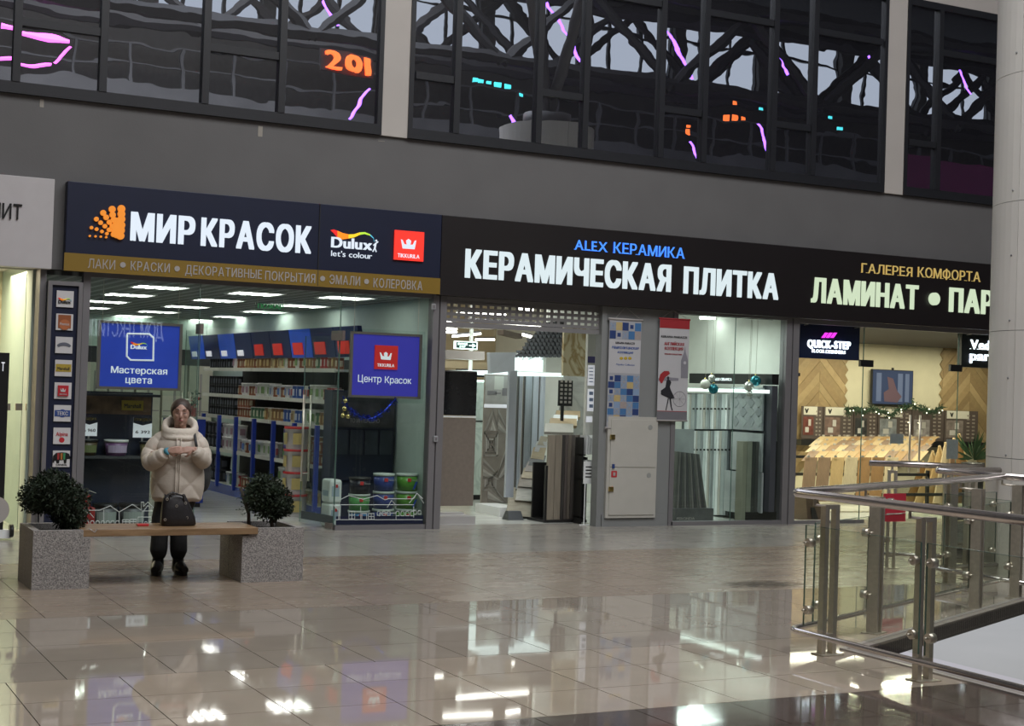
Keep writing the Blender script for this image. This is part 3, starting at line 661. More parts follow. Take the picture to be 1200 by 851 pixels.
# ================================================================== paint shop: shell, ceiling, lamps
M_s1wall = pm('paint_shop_wall', (.50, .60, .55), .7, noise=.03)
M_s1ceil = pm('grid_ceiling', (.20, .21, .20), .8, noise=0)
def gridceil(m):
    nt = m.node_tree; N = nt.nodes; L = nt.links; b = N['Principled BSDF']; tc = N.new('ShaderNodeTexCoord')
    wv = N.new('ShaderNodeTexWave'); wv.bands_direction = 'Y'; wv.inputs['Scale'].default_value = 1.6; wv.inputs['Distortion'].default_value = 0
    w2 = N.new('ShaderNodeTexWave'); w2.bands_direction = 'X'; w2.inputs['Scale'].default_value = 1.6
    L.new(tc.outputs['Object'], wv.inputs['Vector']); L.new(tc.outputs['Object'], w2.inputs['Vector'])
    mx = N.new('ShaderNodeMath'); mx.operation = 'MAXIMUM'; L.new(wv.outputs['Fac'], mx.inputs[0]); L.new(w2.outputs['Fac'], mx.inputs[1])
    cr = N.new('ShaderNodeValToRGB'); cr.color_ramp.elements[0].position = .5; cr.color_ramp.elements[1].position = .95; cr.color_ramp.elements[0].color = (.07, .075, .07, 1); cr.color_ramp.elements[1].color = (.34, .36, .34, 1)
    L.new(mx.outputs[0], cr.inputs[0]); L.new(cr.outputs[0], b.inputs['Base Color'])
gridceil(M_s1ceil)
ZC = 2.935
b = B(); b.box(7.75, 7.85, YF+.1, 29, 0, 3.3); struct('wall_shop_divider', b, M_s1wall)
b = B(); b.box(2.85, 2.95, YF+.3, 29, 0, 3.3); struct('wall_shop_divider', b, M_s1wall)
b = B(); b.box(2.95, 7.75, 28.0, 28.1, 0, 3.3); struct('wall_shop_back', b, M_s1wall)
b = B(); b.box(2.95, 7.75, YF+.10, 28, ZC, ZC+.05); struct('ceiling_paint_shop', b, M_s1ceil)
M_lamp = pm('lamp_panel', (1, 1, .97), .5, emit=9, ecol=(1, 1, .93), noise=0)
LP = [(187, 336), (151, 345), (124, 353), (105, 360), (218, 359), (185, 365), (255, 351.5), (156, 370), (133, 374.5), (240, 375), (211, 379), (299, 343.5), (405, 348.5), (355, 358), (310, 365), (273, 371)]
l0 = None
for x, y in LP:
    X, Y = FL(x, y, ZC)
    if l0 is None:
        l0 = thing('ceiling_light', (X, Y, ZC), 'square white light panel in the paint shop ceiling', 'light', 'paint shop ceiling lights')
        b = B(); [b.box(X-.26+q*.15, X-.19+q*.15, Y-.28, Y+.28, ZC-.014, ZC-.004) for q in range(4)]; tag(link('lamp_tubes', b, M_lamp, l0), kind='stuff'); b = B(); b.box(X-.30, X+.30, Y-.30, Y+.30, ZC-.003, ZC-.001); link('reflector', b, M_white, l0)
        b = B(); b.box(X-.32, X+.32, Y-.32, Y-.30, ZC-.016, ZC-.001); b.box(X-.32, X+.32, Y+.30, Y+.32, ZC-.016, ZC-.001); b.box(X-.32, X-.30, Y-.3, Y+.3, ZC-.016, ZC-.001); b.box(X+.30, X+.32, Y-.3, Y+.3, ZC-.016, ZC-.001); link('light_frame', b, M_white, l0)
    else: dup(l0, (X, Y, ZC))
# glass front of the paint shop
def pane(X0, X1, Y, z0, z1, label=None, name='glass_pane'):
    b = B(); b.box(X0, X1, Y-.005, Y+.005, z0, z1); b.mi = 1
    b.box(X0-.004, X0, Y-.0051, Y+.0051, z0, z1); b.box(X1, X1+.004, Y-.0051, Y+.0051, z0, z1); return b
GX = [3.42, 4.72, 6.50, 7.71]
t = thing('glass_wall', (4.05, YF, 0), 'fixed glass panel of the paint shop left of its open doorway', 'glass')
link('pane', pane(GX[0], GX[1], YF+.04, .06, 2.95), [M_glass, M_edge], t)
b = B(); b.box(GX[0], GX[1], YF, YF+.08, 0, .06); link('bottom_rail', b, M_alu, t)
t2 = thing('glass_wall', (7.1, YF, 0), 'fixed glass panel of the paint shop right of its open doorway', 'glass')
link('pane', pane(GX[2], GX[3], YF+.04, .06, 2.95), [M_glass, M_edge], t2)
b = B(); b.box(GX[2], GX[3], YF, YF+.08, 0, .06); link('bottom_rail', b, M_alu, t2)
b = B(); b.box(GX[2]+.02, GX[3]-.02, YF+.025, YF+.03, .065, .17); link('blue_film', b, M_navy, t2)
t3 = thing('glass_transom', (5.6, YF, 2.4), 'clear glass pane over the paint shop doorway', 'glass')
link('pane', pane(GX[1]+.01, GX[2]-.01, YF+.04, 2.42, 2.95), [M_glass, M_edge], t3)
# houses drawn on the glass
M_line = pm('white_film', (.62, .66, .63), .6, noise=0)
def drawing(par, y, sc, ox, oy, segs, r=.0045):
    b = B()
    for s in segs:
        pts = [W(ox(p[0]), oy(p[1]), y) for p in s]; b.tube([(p[0], y, p[1]) for p in pts], r, 4)
    return link('house_drawing', b, M_line, par)
def arch(x, y0, w_, h_): return [(x, y0), (x, y0-h_*.6), (x+w_*.25, y0-h_*.95), (x+w_*.75, y0-h_*.95), (x+w_, y0-h_*.6), (x+w_, y0), (x, y0)]
def sq(x, y, w_, h_): return [[(x, y), (x+w_, y), (x+w_, y+h_), (x, y+h_), (x, y)], [(x+w_/2, y), (x+w_/2, y+h_)], [(x, y+h_/2), (x+w_, y+h_/2)]]
segs = [[(365, 457), (450, 457), (500, 437), (540, 465), (600, 430), (640, 457), (640, 420), (650, 420), (650, 440), (670, 420), (695, 445)], [(378, 490), (400, 462), (425, 490)], [(370, 455), (370, 443), (388, 443), (388, 457)], [(360, 522), (700, 522)], [(470, 522), (470, 455)], [(540, 522), (540, 465)], [(645, 522), (645, 460), (695, 460)], [(625, 522), (625, 488), (690, 488)]]
segs += [arch(362+i*24, 522, 16, 18) for i in range(5)] + [arch(480+i*22, 522, 16, 18) for i in range(3)] + [arch(655+i*20, 522, 12, 14) for i in range(2)] + sq(555, 500, 30, 20) + sq(590, 498, 28, 22) + [[(655, 455), (670, 435), (685, 455), (685, 440)]]
drawing(t, YF+.031, 1, lambda x: x/3.867, lambda y: 480+y/3.867, segs)
segs = [[(650, 500), (650, 410), (690, 390), (755, 407), (820, 390), (855, 410), (870, 405), (985, 405), (1000, 380), (1025, 405), (1000, 380)], [(865, 445), (885, 412), (905, 435)], [(620, 430), (645, 460), (645, 500)], [(655, 432), (985, 432)], [(630, 500), (1025, 500)], [(745, 500), (745, 440)], [(905, 500), (905, 470), (830, 470), (830, 485)], [(985, 490), (985, 440)], [(965, 425), (1000, 380), (1030, 425)]]
segs += sq(692, 462, 26, 34) + sq(780, 472, 26, 26) + [[(750, 500), (750, 472), (772, 472), (772, 500)]] + [arch(820+i*22, 480, 15, 20) for i in range(3)] + [arch(905+i*22, 482, 15, 22) for i in range(4)] + [arch(985+i*20, 475, 13, 18) for i in range(2)]
drawing(t2, YF+.024, 1, lambda x: 230+x/3.867, lambda y: 480+y/3.867, segs)
# swung-in glass doors with long handles
M_patch = pm('door_fitting', (.24, .20, .18), .4, metal=.5, noise=0)
def gdoor(name, hx, ang, wd, label, z1=2.40, bar=True, film=True, Y=YF+.04):
    t = thing(name, (hx, Y, 0), label, 'door', rz=ang, local=True)
    b = B(); b.box(0, wd, -.005, .005, .03, z1); link('pane', b, M_glass, t)
    b = B(); b.box(0, .004, -.0055, .0055, .03, z1); b.box(wd-.006, wd, -.0055, .0055, .03, z1); link('pane_edge', b, M_edge, t)
    b = B(); b.box(0, .17, -.02, .02, .01, .08); link('bottom_fitting', b, M_patch, t)
    b = B(); b.box(-.1, .17, -.02, .02, z1-.06, z1+.06); link('top_fitting', b, M_patch, t)
    if film: b = B(); b.box(.02, wd-.02, -.009, -.006, .07, .17); link('blue_film', b, M_navy, t)
    if bar:
        for s in (-1, 1): b = B(); b.tube([(wd-.1, s*.05, .55), (wd-.1, s*.05, 1.65)], .015, 8); b.tube([(wd-.1, 0, .65), (wd-.1, s*.05, .65)], .01, 6); b.tube([(wd-.1, 0, 1.55), (wd-.1, s*.05, 1.55)], .01, 6); link('bar_handle', b, M_steel, t)
    return t
gdoor('glass_door', 6.49, math.radians(100), .85, 'open glass door of the paint shop on the right with long bar handles')
gdoor('glass_door', 4.74, math.radians(86), .85, 'open glass door of the paint shop on the left behind the woman')
# header fittings seen against the lights
for x, y in ((189, 330), (229, 330), (399, 352), (403, 352)): pass

# ---- posters in the windows
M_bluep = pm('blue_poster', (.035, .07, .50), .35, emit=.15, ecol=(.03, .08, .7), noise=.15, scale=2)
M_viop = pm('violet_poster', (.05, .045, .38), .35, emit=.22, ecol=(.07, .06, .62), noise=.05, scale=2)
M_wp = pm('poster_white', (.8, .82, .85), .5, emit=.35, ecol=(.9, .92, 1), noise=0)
def poster(x0, y0, x1, y1, Y, mat, label, name='hanging_poster'):
    r = rectF(x0, y0, x1, y1, Y); t = thing(name, ((r[0]+r[1])/2, Y, r[2]), label, 'sign')
    b = B(); b.box(r[0], r[1], Y, Y+.02, r[2], r[3]); link('poster_sheet', b, mat, t)
    b = B(); f = .03
    b.box(r[0]-f, r[0]+.005, Y-.012, Y+.03, r[2]-f, r[3]+f); b.box(r[1]-.005, r[1]+f, Y-.012, Y+.03, r[2]-f, r[3]+f); b.box(r[0], r[1], Y-.012, Y+.03, r[3], r[3]+f); b.box(r[0], r[1], Y-.012, Y+.03, r[2]-f, r[2]); link('poster_frame', b, M_patch, t)
    b = B(); b.box(r[0]-.09, r[1]+.09, Y+.03, Y+.036, r[2]-.09, r[3]+.07); link('clear_backing', b, M_glass, t)
    for xx in (r[0]+.02, r[1]-.02): b = B(); b.tube([(xx, Y+.02, r[3]+.02), (xx, Y+.02, ZC)], .004, 5); link('hanging_wire', b, M_steel, t)
    return t, r
t, r = poster(117, 380.5, 210, 454, YF+.22, M_bluep, 'bright blue framed poster reading Мастерская цвета hung behind the left glass'); Y = YF+.22
lettersF(t, 'Мастерская', 130, 429.5, 437, 196, Y, M_wp, bold=.015, gap=.07, depth=.004, name='lettering')
lettersF(t, 'цвета', 147, 441, 449, 178, Y, M_wp, bold=.015, gap=.08, depth=.004, name='lettering')
ribbonlogo(t, 153, 404, 172, Y, em=.5, wordc=M_wp)
b = B(); P = [W(x, y, Y-.004) for x, y in ((149, 391), (175, 391.5), (180, 396), (179.5, 422.5), (153, 422), (148.5, 417.5), (149, 391))]; b.tube([(p[0], Y-.004, p[1]) for p in P], .011, 6); link('logo_outline', b, M_wp, t)
t, r = poster(412.5, 393, 491, 464, YF+.18, M_viop, 'violet framed poster reading Центр Красок hung behind the right glass'); Y = YF+.18
lettersF(t, 'Центр', 419.5, 439.5, 447.5, 447, Y, M_wp, bold=.0, gap=.08, depth=.004, name='lettering')
lettersF(t, 'Красок', 451, 441.5, 449, 482, Y, M_wp, bold=.0, gap=.08, depth=.004, name='lettering')
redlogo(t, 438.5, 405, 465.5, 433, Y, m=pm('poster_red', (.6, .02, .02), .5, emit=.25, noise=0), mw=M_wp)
# ================================================================== paint shop: fixtures and stock
M_cream = pm('shelf_cream', (.62, .62, .55), .5, noise=.04)
M_sblue = pm('post_blue', (.02, .05, .36), .35, noise=.04)
M_plin = pm('plinth_blue', (.05, .09, .38), .25, noise=.05)
M_backp = pm('rack_back', (.05, .05, .055), .7, noise=.1)
SZ = [.16, .70, 1.22, 1.57, 2.0]
def bay(y0, y1):
    t = thing('store_rack', (7.2, y0, 0), 'blue and cream paint rack bay, %s from the shop window' % ('nearest', 'second', 'third', 'fourth', 'fifth', 'sixth', 'seventh and farthest')[int((y0-BY0)/BW+.5)], 'shelf', 'paint rack bays')
    b = B(); b.box(6.78, 7.70, y0+.004, y1-.004, 0, .155); link('plinth', b, M_plin, t)
    for i, z in enumerate(SZ):
        x0 = 6.80 if i < 2 else 7.0
        b = B(); b.box(x0, 7.68, y0+.01, y1-.01, z-.03, z); b.box(x0-.015, x0, y0+.01, y1-.01, z-.045, z+.01); link('shelf', b, M_cream, t)
    b = B(); b.box(7.68, 7.72, y0+.01, y1-.01, .155, 2.15); link('back_panel', b, M_backp, t)
    b = B(); b.box(6.745, 6.80, y0+.002, y0+.062, .1, 1.24); link('post', b, M_sblue, t)
    return t
BY0, NB, BW = 18.9, 7, .93
for i in range(NB): bay(BY0+i*BW, BY0+(i+1)*BW)
# tilted brand headers
M_hdr = pm('header_blue', (.012, .025, .11), .3, noise=.2, scale=1.5)
M_hdr2 = pm('header_bright_blue', (.02, .09, .5), .3, noise=.25, scale=1.5, emit=.12, ecol=(.02, .1, .7))
for i in range(9):
    ya = 18.0+i*.92; yb = ya+.9; m = M_hdr2 if i in (2, 6, 8) else M_hdr
    lab = ['red-logo blue header board nearest the shop window', 'red-logo blue header board, second from the shop window', 'brighter blue header board with a red logo above the racks', 'blue header board with a red square logo, fourth from the window', 'blue header board with a red square logo, fifth from the window', 'dark blue header board with a red and white logo above the racks', 'bright blue header board with a white logo above the racks', 'dark blue header board with thin white lettering above the racks', 'farthest blue header board above the paint racks'][i]
    t = thing('header_board', (7.1, (ya+yb)/2, 2.14), lab, 'sign')
    b = B(); b.hexa([(7.00, ya, 2.16), (7.06, ya, 2.16), (7.06, yb, 2.16), (7.00, yb, 2.16), (6.93, ya, 2.56), (6.99, ya, 2.56), (6.99, yb, 2.56), (6.93, yb, 2.56)]); link('board', b, m, t)
    k = lambda u: 7.00-.07*u; sz = .42 if i < 5 else .30; u0 = .10
    y1_, y0_ = ya+.78, ya+.78-sz
    hh = (.17 if i < 5 else .09)
    M_hl = pm('header_logo_red', (.6, .03, .02), .5, emit=.25, noise=0) if i < 5 else M_wp
    z0_ = 2.16+.40*u0; u1 = u0+hh/.40
    b = B(); b.hexa([(k(u0)-.012, y0_, z0_), (k(u0)-.002, y0_, z0_), (k(u0)-.002, y1_, z0_), (k(u0)-.012, y1_, z0_), (k(u1)-.012, y0_, z0_+hh), (k(u1)-.002, y0_, z0_+hh), (k(u1)-.002, y1_, z0_+hh), (k(u1)-.012, y1_, z0_+hh)]); link('logo', b, M_hl, t)
    if i < 5: letters(t, 'TIKKURILA', (k(u0)-.014, y1_-.02, z0_+.05), sz*.8, .045, M_wp, ux=(0, -1, 0), up=(-.17, 0, .985), n=(-.985, 0, -.17), depth=.003, bold=.02)
# stock
def canmesh(nm, r, h, body, lid, label, kind):
    b = B(); n = 10
    if kind == 'bucket': prof = [(r*.88, 0), (r, h*.9), (r*1.05, h*.9), (r*1.05, h), (r*.9, h)]
    elif kind == 'bottle': prof = [(r, 0), (r, h*.68), (r*.45, h*.82), (r*.4, h*.86), (r*.4, h)]
    else: prof = [(r, 0), (r, h*.95), (r*1.03, h*.95), (r*1.03, h), (r*.9, h*.985)]
    rings = [[b.bm.verts.new((q*math.cos(2*PI*j/n), q*math.sin(2*PI*j/n), z)) for j in range(n)] for q, z in prof]
    for k, (A, C) in enumerate(zip(rings, rings[1:])):
        for j in range(n):
            f = b.bm.faces.new([A[j], A[(j+1) % n], C[(j+1) % n], C[j]]); f.smooth = True; f.material_index = 1 if k >= 1 else 0
    f = b.bm.faces.new(rings[-1]); f.material_index = 1
    b.mi = 2; z0, z1 = h*.22, h*.72
    a = [(r*1.01*math.cos(t_), r*1.01*math.sin(t_)) for t_ in [PI*(.85+.28*i/4) for i in range(5)]]
    a2 = [(r*1.01*math.cos(t_), r*1.01*math.sin(t_)) for t_ in [PI*(1.3+.28*i/4) for i in range(5)]]
    for aa in (a, a2):
        for p, q in zip(aa, aa[1:]): b.quad((p[0], p[1], z0), (q[0], q[1], z0), (q[0], q[1], z1), (p[0], p[1], z1))
    bmesh.ops.recalc_face_normals(b.bm, faces=b.bm.faces)
    me = bpy.data.meshes.new(nm); b.bm.to_mesh(me); b.bm.free()
    for m in (body, lid, label): me.materials.append(m)
    return me
def cm(n, c, r=.4): return pm('can_'+n, c, r, noise=.03)
CMS = {}
KINDS = {
 'black': ('paint_can', .062, .15, (.015, .016, .02), (.03, .03, .035), (.10, .11, .14), 'can', 'small black paint can'),
 'blackb': ('paint_bucket', .10, .20, (.02, .02, .024), (.03, .03, .03), (.1, .11, .13), 'bucket', 'black paint bucket'),
 'white': ('paint_bucket', .105, .21, (.75, .76, .72), (.7, .7, .68), (.2, .33, .12), 'bucket', 'white paint bucket with a green print'),
 'whitep': ('paint_bucket', .10, .20, (.75, .74, .74), (.78, .78, .76), (.35, .22, .27), 'bucket', 'white paint bucket with a pink print'),
 'whiteb': ('paint_bucket', .095, .19, (.7, .72, .75), (.75, .75, .75), (.1, .2, .45), 'bucket', 'white paint bucket with a blue print'),
 'brown': ('varnish_can', .06, .16, (.30, .10, .05), (.5, .48, .45), (.5, .42, .3), 'can', 'rust-brown varnish can'),
 'wood': ('varnish_can', .07, .19, (.35, .20, .09), (.55, .52, .48), (.6, .45, .2), 'can', 'tan varnish can'),
 'green': ('paint_can', .075, .18, (.10, .22, .12), (.5, .5, .48), (.5, .55, .4), 'can', 'green paint can'),
 'blue': ('paint_can', .075, .19, (.05, .13, .45), (.5, .5, .5), (.5, .55, .65), 'can', 'blue paint can'),
 'red': ('paint_can', .07, .18, (.5, .04, .04), (.55, .52, .5), (.6, .55, .5), 'can', 'red paint can'),
 'cream': ('paint_can', .08, .18, (.62, .52, .30), (.6, .58, .5), (.3, .2, .1), 'can', 'cream paint can'),
 'bottle': ('spray_can', .035, .19, (.35, .36, .4), (.6, .6, .6), (.5, .1, .1), 'bottle', 'slim grey spray can'),
 'violet': ('paint_can', .09, .22, (.18, .15, .45), (.3, .45, .25), (.25, .5, .2), 'can', 'violet paint can'),
}
for k, (nm, r, h, c1, c2, c3_, kd, lb) in KINDS.items():
    CMS[k] = (canmesh(nm, r, h, cm(k+'_body', c1), cm(k+'_lid', c2), cm(k+'_label', c3_), kd), r, h, nm, lb)
SHN = ['bottom', 'second', 'third', 'fourth', 'top']
NCAN = {}
def can(k, x, y, z, where, sc=1.0):
    me, r, h, nm, lb = CMS[k]; o = bpy.data.objects.new(nm, me); COL.objects.link(o); o.location = (x, y, z); o.rotation_euler = (0, 0, random.uniform(-.25, .25)); o.scale = (sc, sc, sc)
    g = '%ss on the %s' % (lb, where); tag(o, '%s on the %s' % (lb, where), 'can' if 'can' in nm else 'bucket', g); return o
rnd = random.Random(3)
LAY = {  # per shelf: list of (y from, y to, kind choices, stack)
 4: [(24.0, 25.3, ['black'], 2), (23.7, 24.0, ['whitep'], 1), (22.3, 23.7, ['wood', 'brown'], 1), (21.4, 22.3, ['wood', 'cream'], 1), (20.4, 21.4, ['blue', 'white', 'brown'], 1), (19.0, 20.4, ['red', 'brown', 'green', 'wood'], 1)],
 3: [(23.6, 25.3, ['black'], 2), (22.6, 23.6, ['whitep', 'brown'], 1), (22.0, 22.6, ['white'], 1), (21.0, 22.0, ['whiteb', 'brown'], 1), (20.2, 21.0, ['bottle', 'blue', 'bottle'], 1), (19.6, 20.2, ['white'], 1), (19.0, 19.6, ['red', 'brown'], 1)],
 2: [(23.7, 25.3, ['black'], 2), (22.9, 23.6, ['brown'], 2), (22.2, 22.9, ['green'], 1), (21.4, 22.2, ['cream', 'wood'], 1), (20.5, 21.3, ['cream', 'blue'], 1), (19.9, 20.5, ['white'], 1), (19.0, 19.9, ['green', 'wood'], 1)],
 1: [(23.9, 25.3, ['blackb'], 2), (22.8, 23.8, ['whitep'], 2), (22.2, 22.7, ['whiteb', 'brown'], 1), (21.2, 22.1, ['whiteb', 'white'], 1), (20.9, 21.1, ['bottle'], 1), (19.9, 20.7, ['violet'], 2), (19.0, 19.9, ['brown', 'wood'], 2)],
 0: [(23.7, 25.3, ['blackb'], 2), (22.9, 23.5, ['green', 'whiteb'], 1), (22.0, 22.8, ['brown', 'red'], 1), (21.0, 21.9, ['white'], 1), (20.2, 20.9, ['white', 'whiteb'], 2), (19.0, 20.1, ['white', 'cream'], 1)],
}
for s, rows_ in LAY.items():
    for y0, y1, ks, st in rows_:
        y = y1-.1
        while y > y0:
            k = rnd.choice(ks); me, r, h, nm, lb = CMS[k]
            for q in range(st):
                can(k, (6.83 if s < 2 else 7.02)+r*1.1, y-r, SZ[s]+q*h*1.002+.001, '%s shelf of the paint racks' % SHN[s])
            y -= 2*r*1.13
# big bucket stack with red lids at the end of the racks
M_clearb = cm('clearb', (.55, .52, .5)); M_redlid = cm('redlid', (.5, .03, .03)); M_lab = cm('multilabel', (.5, .4, .15))
bm_ = canmesh('paint_bucket', .17, .30, M_clearb, M_redlid, M_lab, 'bucket')
for i in range(4):
    o = bpy.data.objects.new('paint_bucket', bm_); COL.objects.link(o); o.location = (6.62, 19.3, .002+i*.302); tag(o, 'pale bucket with a red lid, %s in the stack beside the glass door' % ('lowest', 'second', 'third', 'topmost')[i], 'bucket')
# white box stack just inside the right glass
M_wbox = pm('white_canister', (.7, .73, .70), .35, noise=.03)
for i in range(2):
    b = B(); b.box(6.53, 6.70, YF+.32, YF+.62, .005+i*.30, .30+i*.30, .03); b.mi = 1; b.box(6.527, 6.53, YF+.36, YF+.56, .09+i*.3, .16+i*.3); b.box(6.56, 6.66, YF+.317, YF+.32, .09+i*.3, .22+i*.3); b.mi = 2; b.box(6.61, 6.64, YF+.314, YF+.317, .20+i*.3, .24+i*.3)
    b.mi = 0; b.cyl(6.6, YF+.47, .295+i*.3, .303+i*.3, .02, n=10)
    solo('canister', b, [M_wbox, cm('boxprint', (.35, .42, .5)), cm('boxred', (.5, .03, .03))], ('white plastic canister with a blue print standing on the floor by the glass', 'white plastic canister with a blue print stacked on another by the glass')[i], 'canister')
# display fixture behind the right glass
FYr = 18.55
M_nfix = pm('display_navy', (.02, .025, .05), .4, noise=.1); M_prt = pm('display_print', (.07, .065, .065), .4, noise=.5, scale=6)
t = thing('display_stand', (7.3, FYr, 0), 'tall navy colour display stand behind the right shop window', 'display')
b = B(); b.box(6.83, 7.72, FYr, FYr+.3, 0, 1.72); link('body', b, M_nfix, t)
b = B(); b.box(6.84, 7.71, FYr-.012, FYr, 1.24, 1.70); link('printed_top', b, M_prt, t)
letters(t, 'ТО ИНТЕРЕСНО', (7.08, FYr-.012, 1.30), .42, .05, M_pale, bold=.0, depth=.003)
for i in range(4): b = B(); b.box(6.88+i*.21, 7.06+i*.21, FYr-.02, FYr, .88, 1.2); link('swatch_panel', b, pm('swatch_panel', (.05, .06, .08), .3, noise=.2, rnd=.1), t)
for z in (.55, 1.22): b = B(); b.box(6.84, 7.71, FYr-.03, FYr, z-.015, z); link('ledge', b, M_navy, t)
b = B(); b.box(7.15, 7.6, FYr-.02, FYr, 1.74, 1.95); solo('topper_sign', b, M_prt, 'small dark sign above the navy display stand behind the violet poster', 'sign')
# bucket stacks behind the right glass
for ci, (cx, cols) in enumerate([(6.97, [((.05, .17, .35), 'blue'), ((.10, .33, .10), 'green'), ((.02, .02, .03), 'black red-topped')]), (7.30, [((.04, .06, .22), 'navy')]*3), (7.62, [((.10, .28, .04), 'lime green')]*3)]):
    for k, (c, nm) in enumerate(cols):
        h = .205 if ci == 0 else .222
        b = B(); r = .135; x, y = cx, YF+.42; z = .004+k*(h+.004)
        t = thing('paint_bucket', (x, y, z), '%s bucket, %s of the %s stack behind the right window' % (nm, ('lowest', 'middle', 'topmost')[k], ('left', 'middle', 'right')[ci]), 'bucket')
        b.lathe(x, y, [(r*.93, z), (r, z+h*.86)], 24); link('body', b, pm('bucket_%s' % nm.replace(' ', '_'), c, .3, noise=.05), t)
        b = B(); b.lathe(x, y, [(r*1.04, z+h*.86), (r*1.05, z+h), (r*.95, z+h), (r*.94, z+h*.96)], 24); link('lid', b, cm('lid_dark', (.03, .03, .03)) if nm.startswith('black') else cm('lid_pale', (.5, .55, .5)), t)
        b = B(); b.box(x-.045, x-.0, y-r-.004, y-r+.02, z+h*.55, z+h*.55+.045); link('red_mark', b, cm('redmark', (.55, .04, .04)), t)
        letters(t, 'Tikkurila', (x+.008, y-r-.003, z+h*.6), .085, .018, M_pale, bold=0, depth=.003)
        if ci == 2: b = B(); b.prism([(x+.03, z+h*.1), (x+.05, z+h*.1), (x+.095, z+h*.55), (x+.07, z+h*.55)], y-r*.98, y-r*.7); link('blue_stripe', b, cm('bluestripe', (.03, .08, .4)), t)
# tinsel and bells hanging under the violet poster
M_tin = pm('tinsel_blue', (.03, .06, .5), .2, metal=.8, noise=.4, scale=60); M_goldb = pm('bell_gold', (.75, .6, .25), .2, metal=1, noise=0)
t = thing('tinsel_garland', (7.2, YF+.16, 1.3), 'blue tinsel garland sagging under the violet poster', 'garland')
P = [W(x, y, YF+.16) for x, y in ((403, 467), (408, 478), (415, 484), (425, 489), (434, 491), (442, 488), (450, 482), (460, 472), (464, 466))]
b = B()
for i in range(len(P)-1):
    for k in range(26):
        u = rnd.random(); p = Vector((P[i][0]*(1-u)+P[i+1][0]*u, YF+.16, P[i][1]*(1-u)+P[i+1][1]*u)); d = Vector((rnd.uniform(-1, 1), rnd.uniform(-1, 1), rnd.uniform(-1, 1))).normalized()*.055
        e = d.cross(Vector((.3, .5, .7))).normalized()*.005; b.quad(p-e, p+e, p+d+e, p+d-e)
tag(link('tinsel', b, M_tin, t, recalc=False), kind='stuff'); b = B(); b.tube([(p[0], YF+.16, p[1]) for p in P], .008, 6); link('cord', b, M_tin, t)
for i, (x, y) in enumerate(((404, 479), (402, 487), (408, 488), (405, 470))):
    X, Z = W(x, y, YF+.14); b = B(); b.ball((X, YF+.14, Z), .03, 10, 7); b.tube([(X, YF+.14, Z+.02), (X, YF+.14, Z+.06)], .004, 5)
    solo('gold_bell', b, M_goldb, ('gold bauble hanging second from the top beside the violet poster', 'lower left gold bauble beside the violet poster', 'lower right gold bauble beside the violet poster', 'topmost gold bauble beside the violet poster')[i], 'bauble')
# fixture behind the left glass
FYl = 17.95
t = thing('display_stand', (3.95, FYl, 0), 'dark display stand with one shelf behind the left shop window', 'display')
b = B(); b.box(3.46, 4.40, FYl+.28, FYl+.32, 0, 1.62); link('back', b, M_nfix, t)
for z, nm in ((.86, 'shelf'), (.02, 'base_shelf'), (1.6, 'top_shelf')): b = B(); b.box(3.46, 4.42, FYl-.02, FYl+.28, z-.03, z); link(nm, b, M_backp, t)
b = B(); b.box(3.5, 4.38, FYl+.26, FYl+.28, 1.35, 1.60); link('printed_strip', b, pm('warm_print', (.16, .09, .05), .4, noise=.6, scale=7), t)
b = B(); b.box(4.02, 4.28, FYl+.24, FYl+.26, 1.40, 1.52); link('yellow_sticker', b, cm('yellowlab', (.45, .33, .04)), t); letters(t, 'Marshall', (4.05, FYl+.24, 1.43), .2, .05, M_navy, bold=.02, depth=.002)
for k, (x0, x1, y0, y1, num) in enumerate(((95, 114, 488, 511, '6 960'), (156, 178, 489, 513, '6 392'))):
    r = rectF(x0, y0, x1, y1, FYl+.22); t = thing('price_card', ((r[0]+r[1])/2, FYl+.22, .86), ('white СКИДКА price card reading 6 960 behind the left glass', 'white СКИДКА price card reading 6 392 beside the woman')[k], 'card')
    b = B(); b.box(r[0], r[1], FYl+.22, FYl+.224, r[2], r[3]); link('card', b, M_wp, t); b = B(); b.box((r[0]+r[1])/2-.01, (r[0]+r[1])/2+.01, FYl+.224, FYl+.23, .861, r[3]-.02); link('card_holder', b, M_pale, t)
    b = B(); b.prism([(r[0], r[3]), (r[1], r[3]), (r[1], r[3]-.07), ((r[0]+r[1])/2, r[3]-.10), (r[0], r[3]-.07)], FYl+.217, FYl+.22); link('card_header', b, M_nfix, t)
    letters(t, 'СКИДКА', (r[0]+.01, FYl+.217, r[3]-.045), r[1]-r[0]-.02, .03, M_goldb, bold=.01, depth=.002)
    letters(t, num, (r[0]+.03, FYl+.22, r[2]+.05), r[1]-r[0]-.05, .035, M_blk, bold=.02, depth=.002)
def bucket2(cx, y, z, r, h, body, lid, lab, label, cat='bucket', name='paint_bucket'):
    t = thing(name, (cx, y, z), label, cat); b = B(); b.lathe(cx, y, [(r*.85, z), (r, z+h*.85)], 24); link('body', b, body, t)
    b = B(); b.lathe(cx, y, [(r*1.06, z+h*.85), (r*1.06, z+h), (r*.9, z+h)], 24); link('lid', b, lid, t)
    b = B(); n = 8; pts = []; 
    ar = [(cx+r*1.0*math.cos(a), y+r*1.0*math.sin(a)) for a in [PI*(1.2+.6*i/n) for i in range(n+1)]]; ai = [(cx+r*.8*math.cos(a), y+r*.8*math.sin(a)) for a in [PI*(1.8-.6*i/n) for i in range(n+1)]]
    b.prismz(ar+ai, z+h*.2, z+h*.65); link('label_print', b, lab, t); return t
Mw_ = cm('bwhite', (.7, .7, .68))
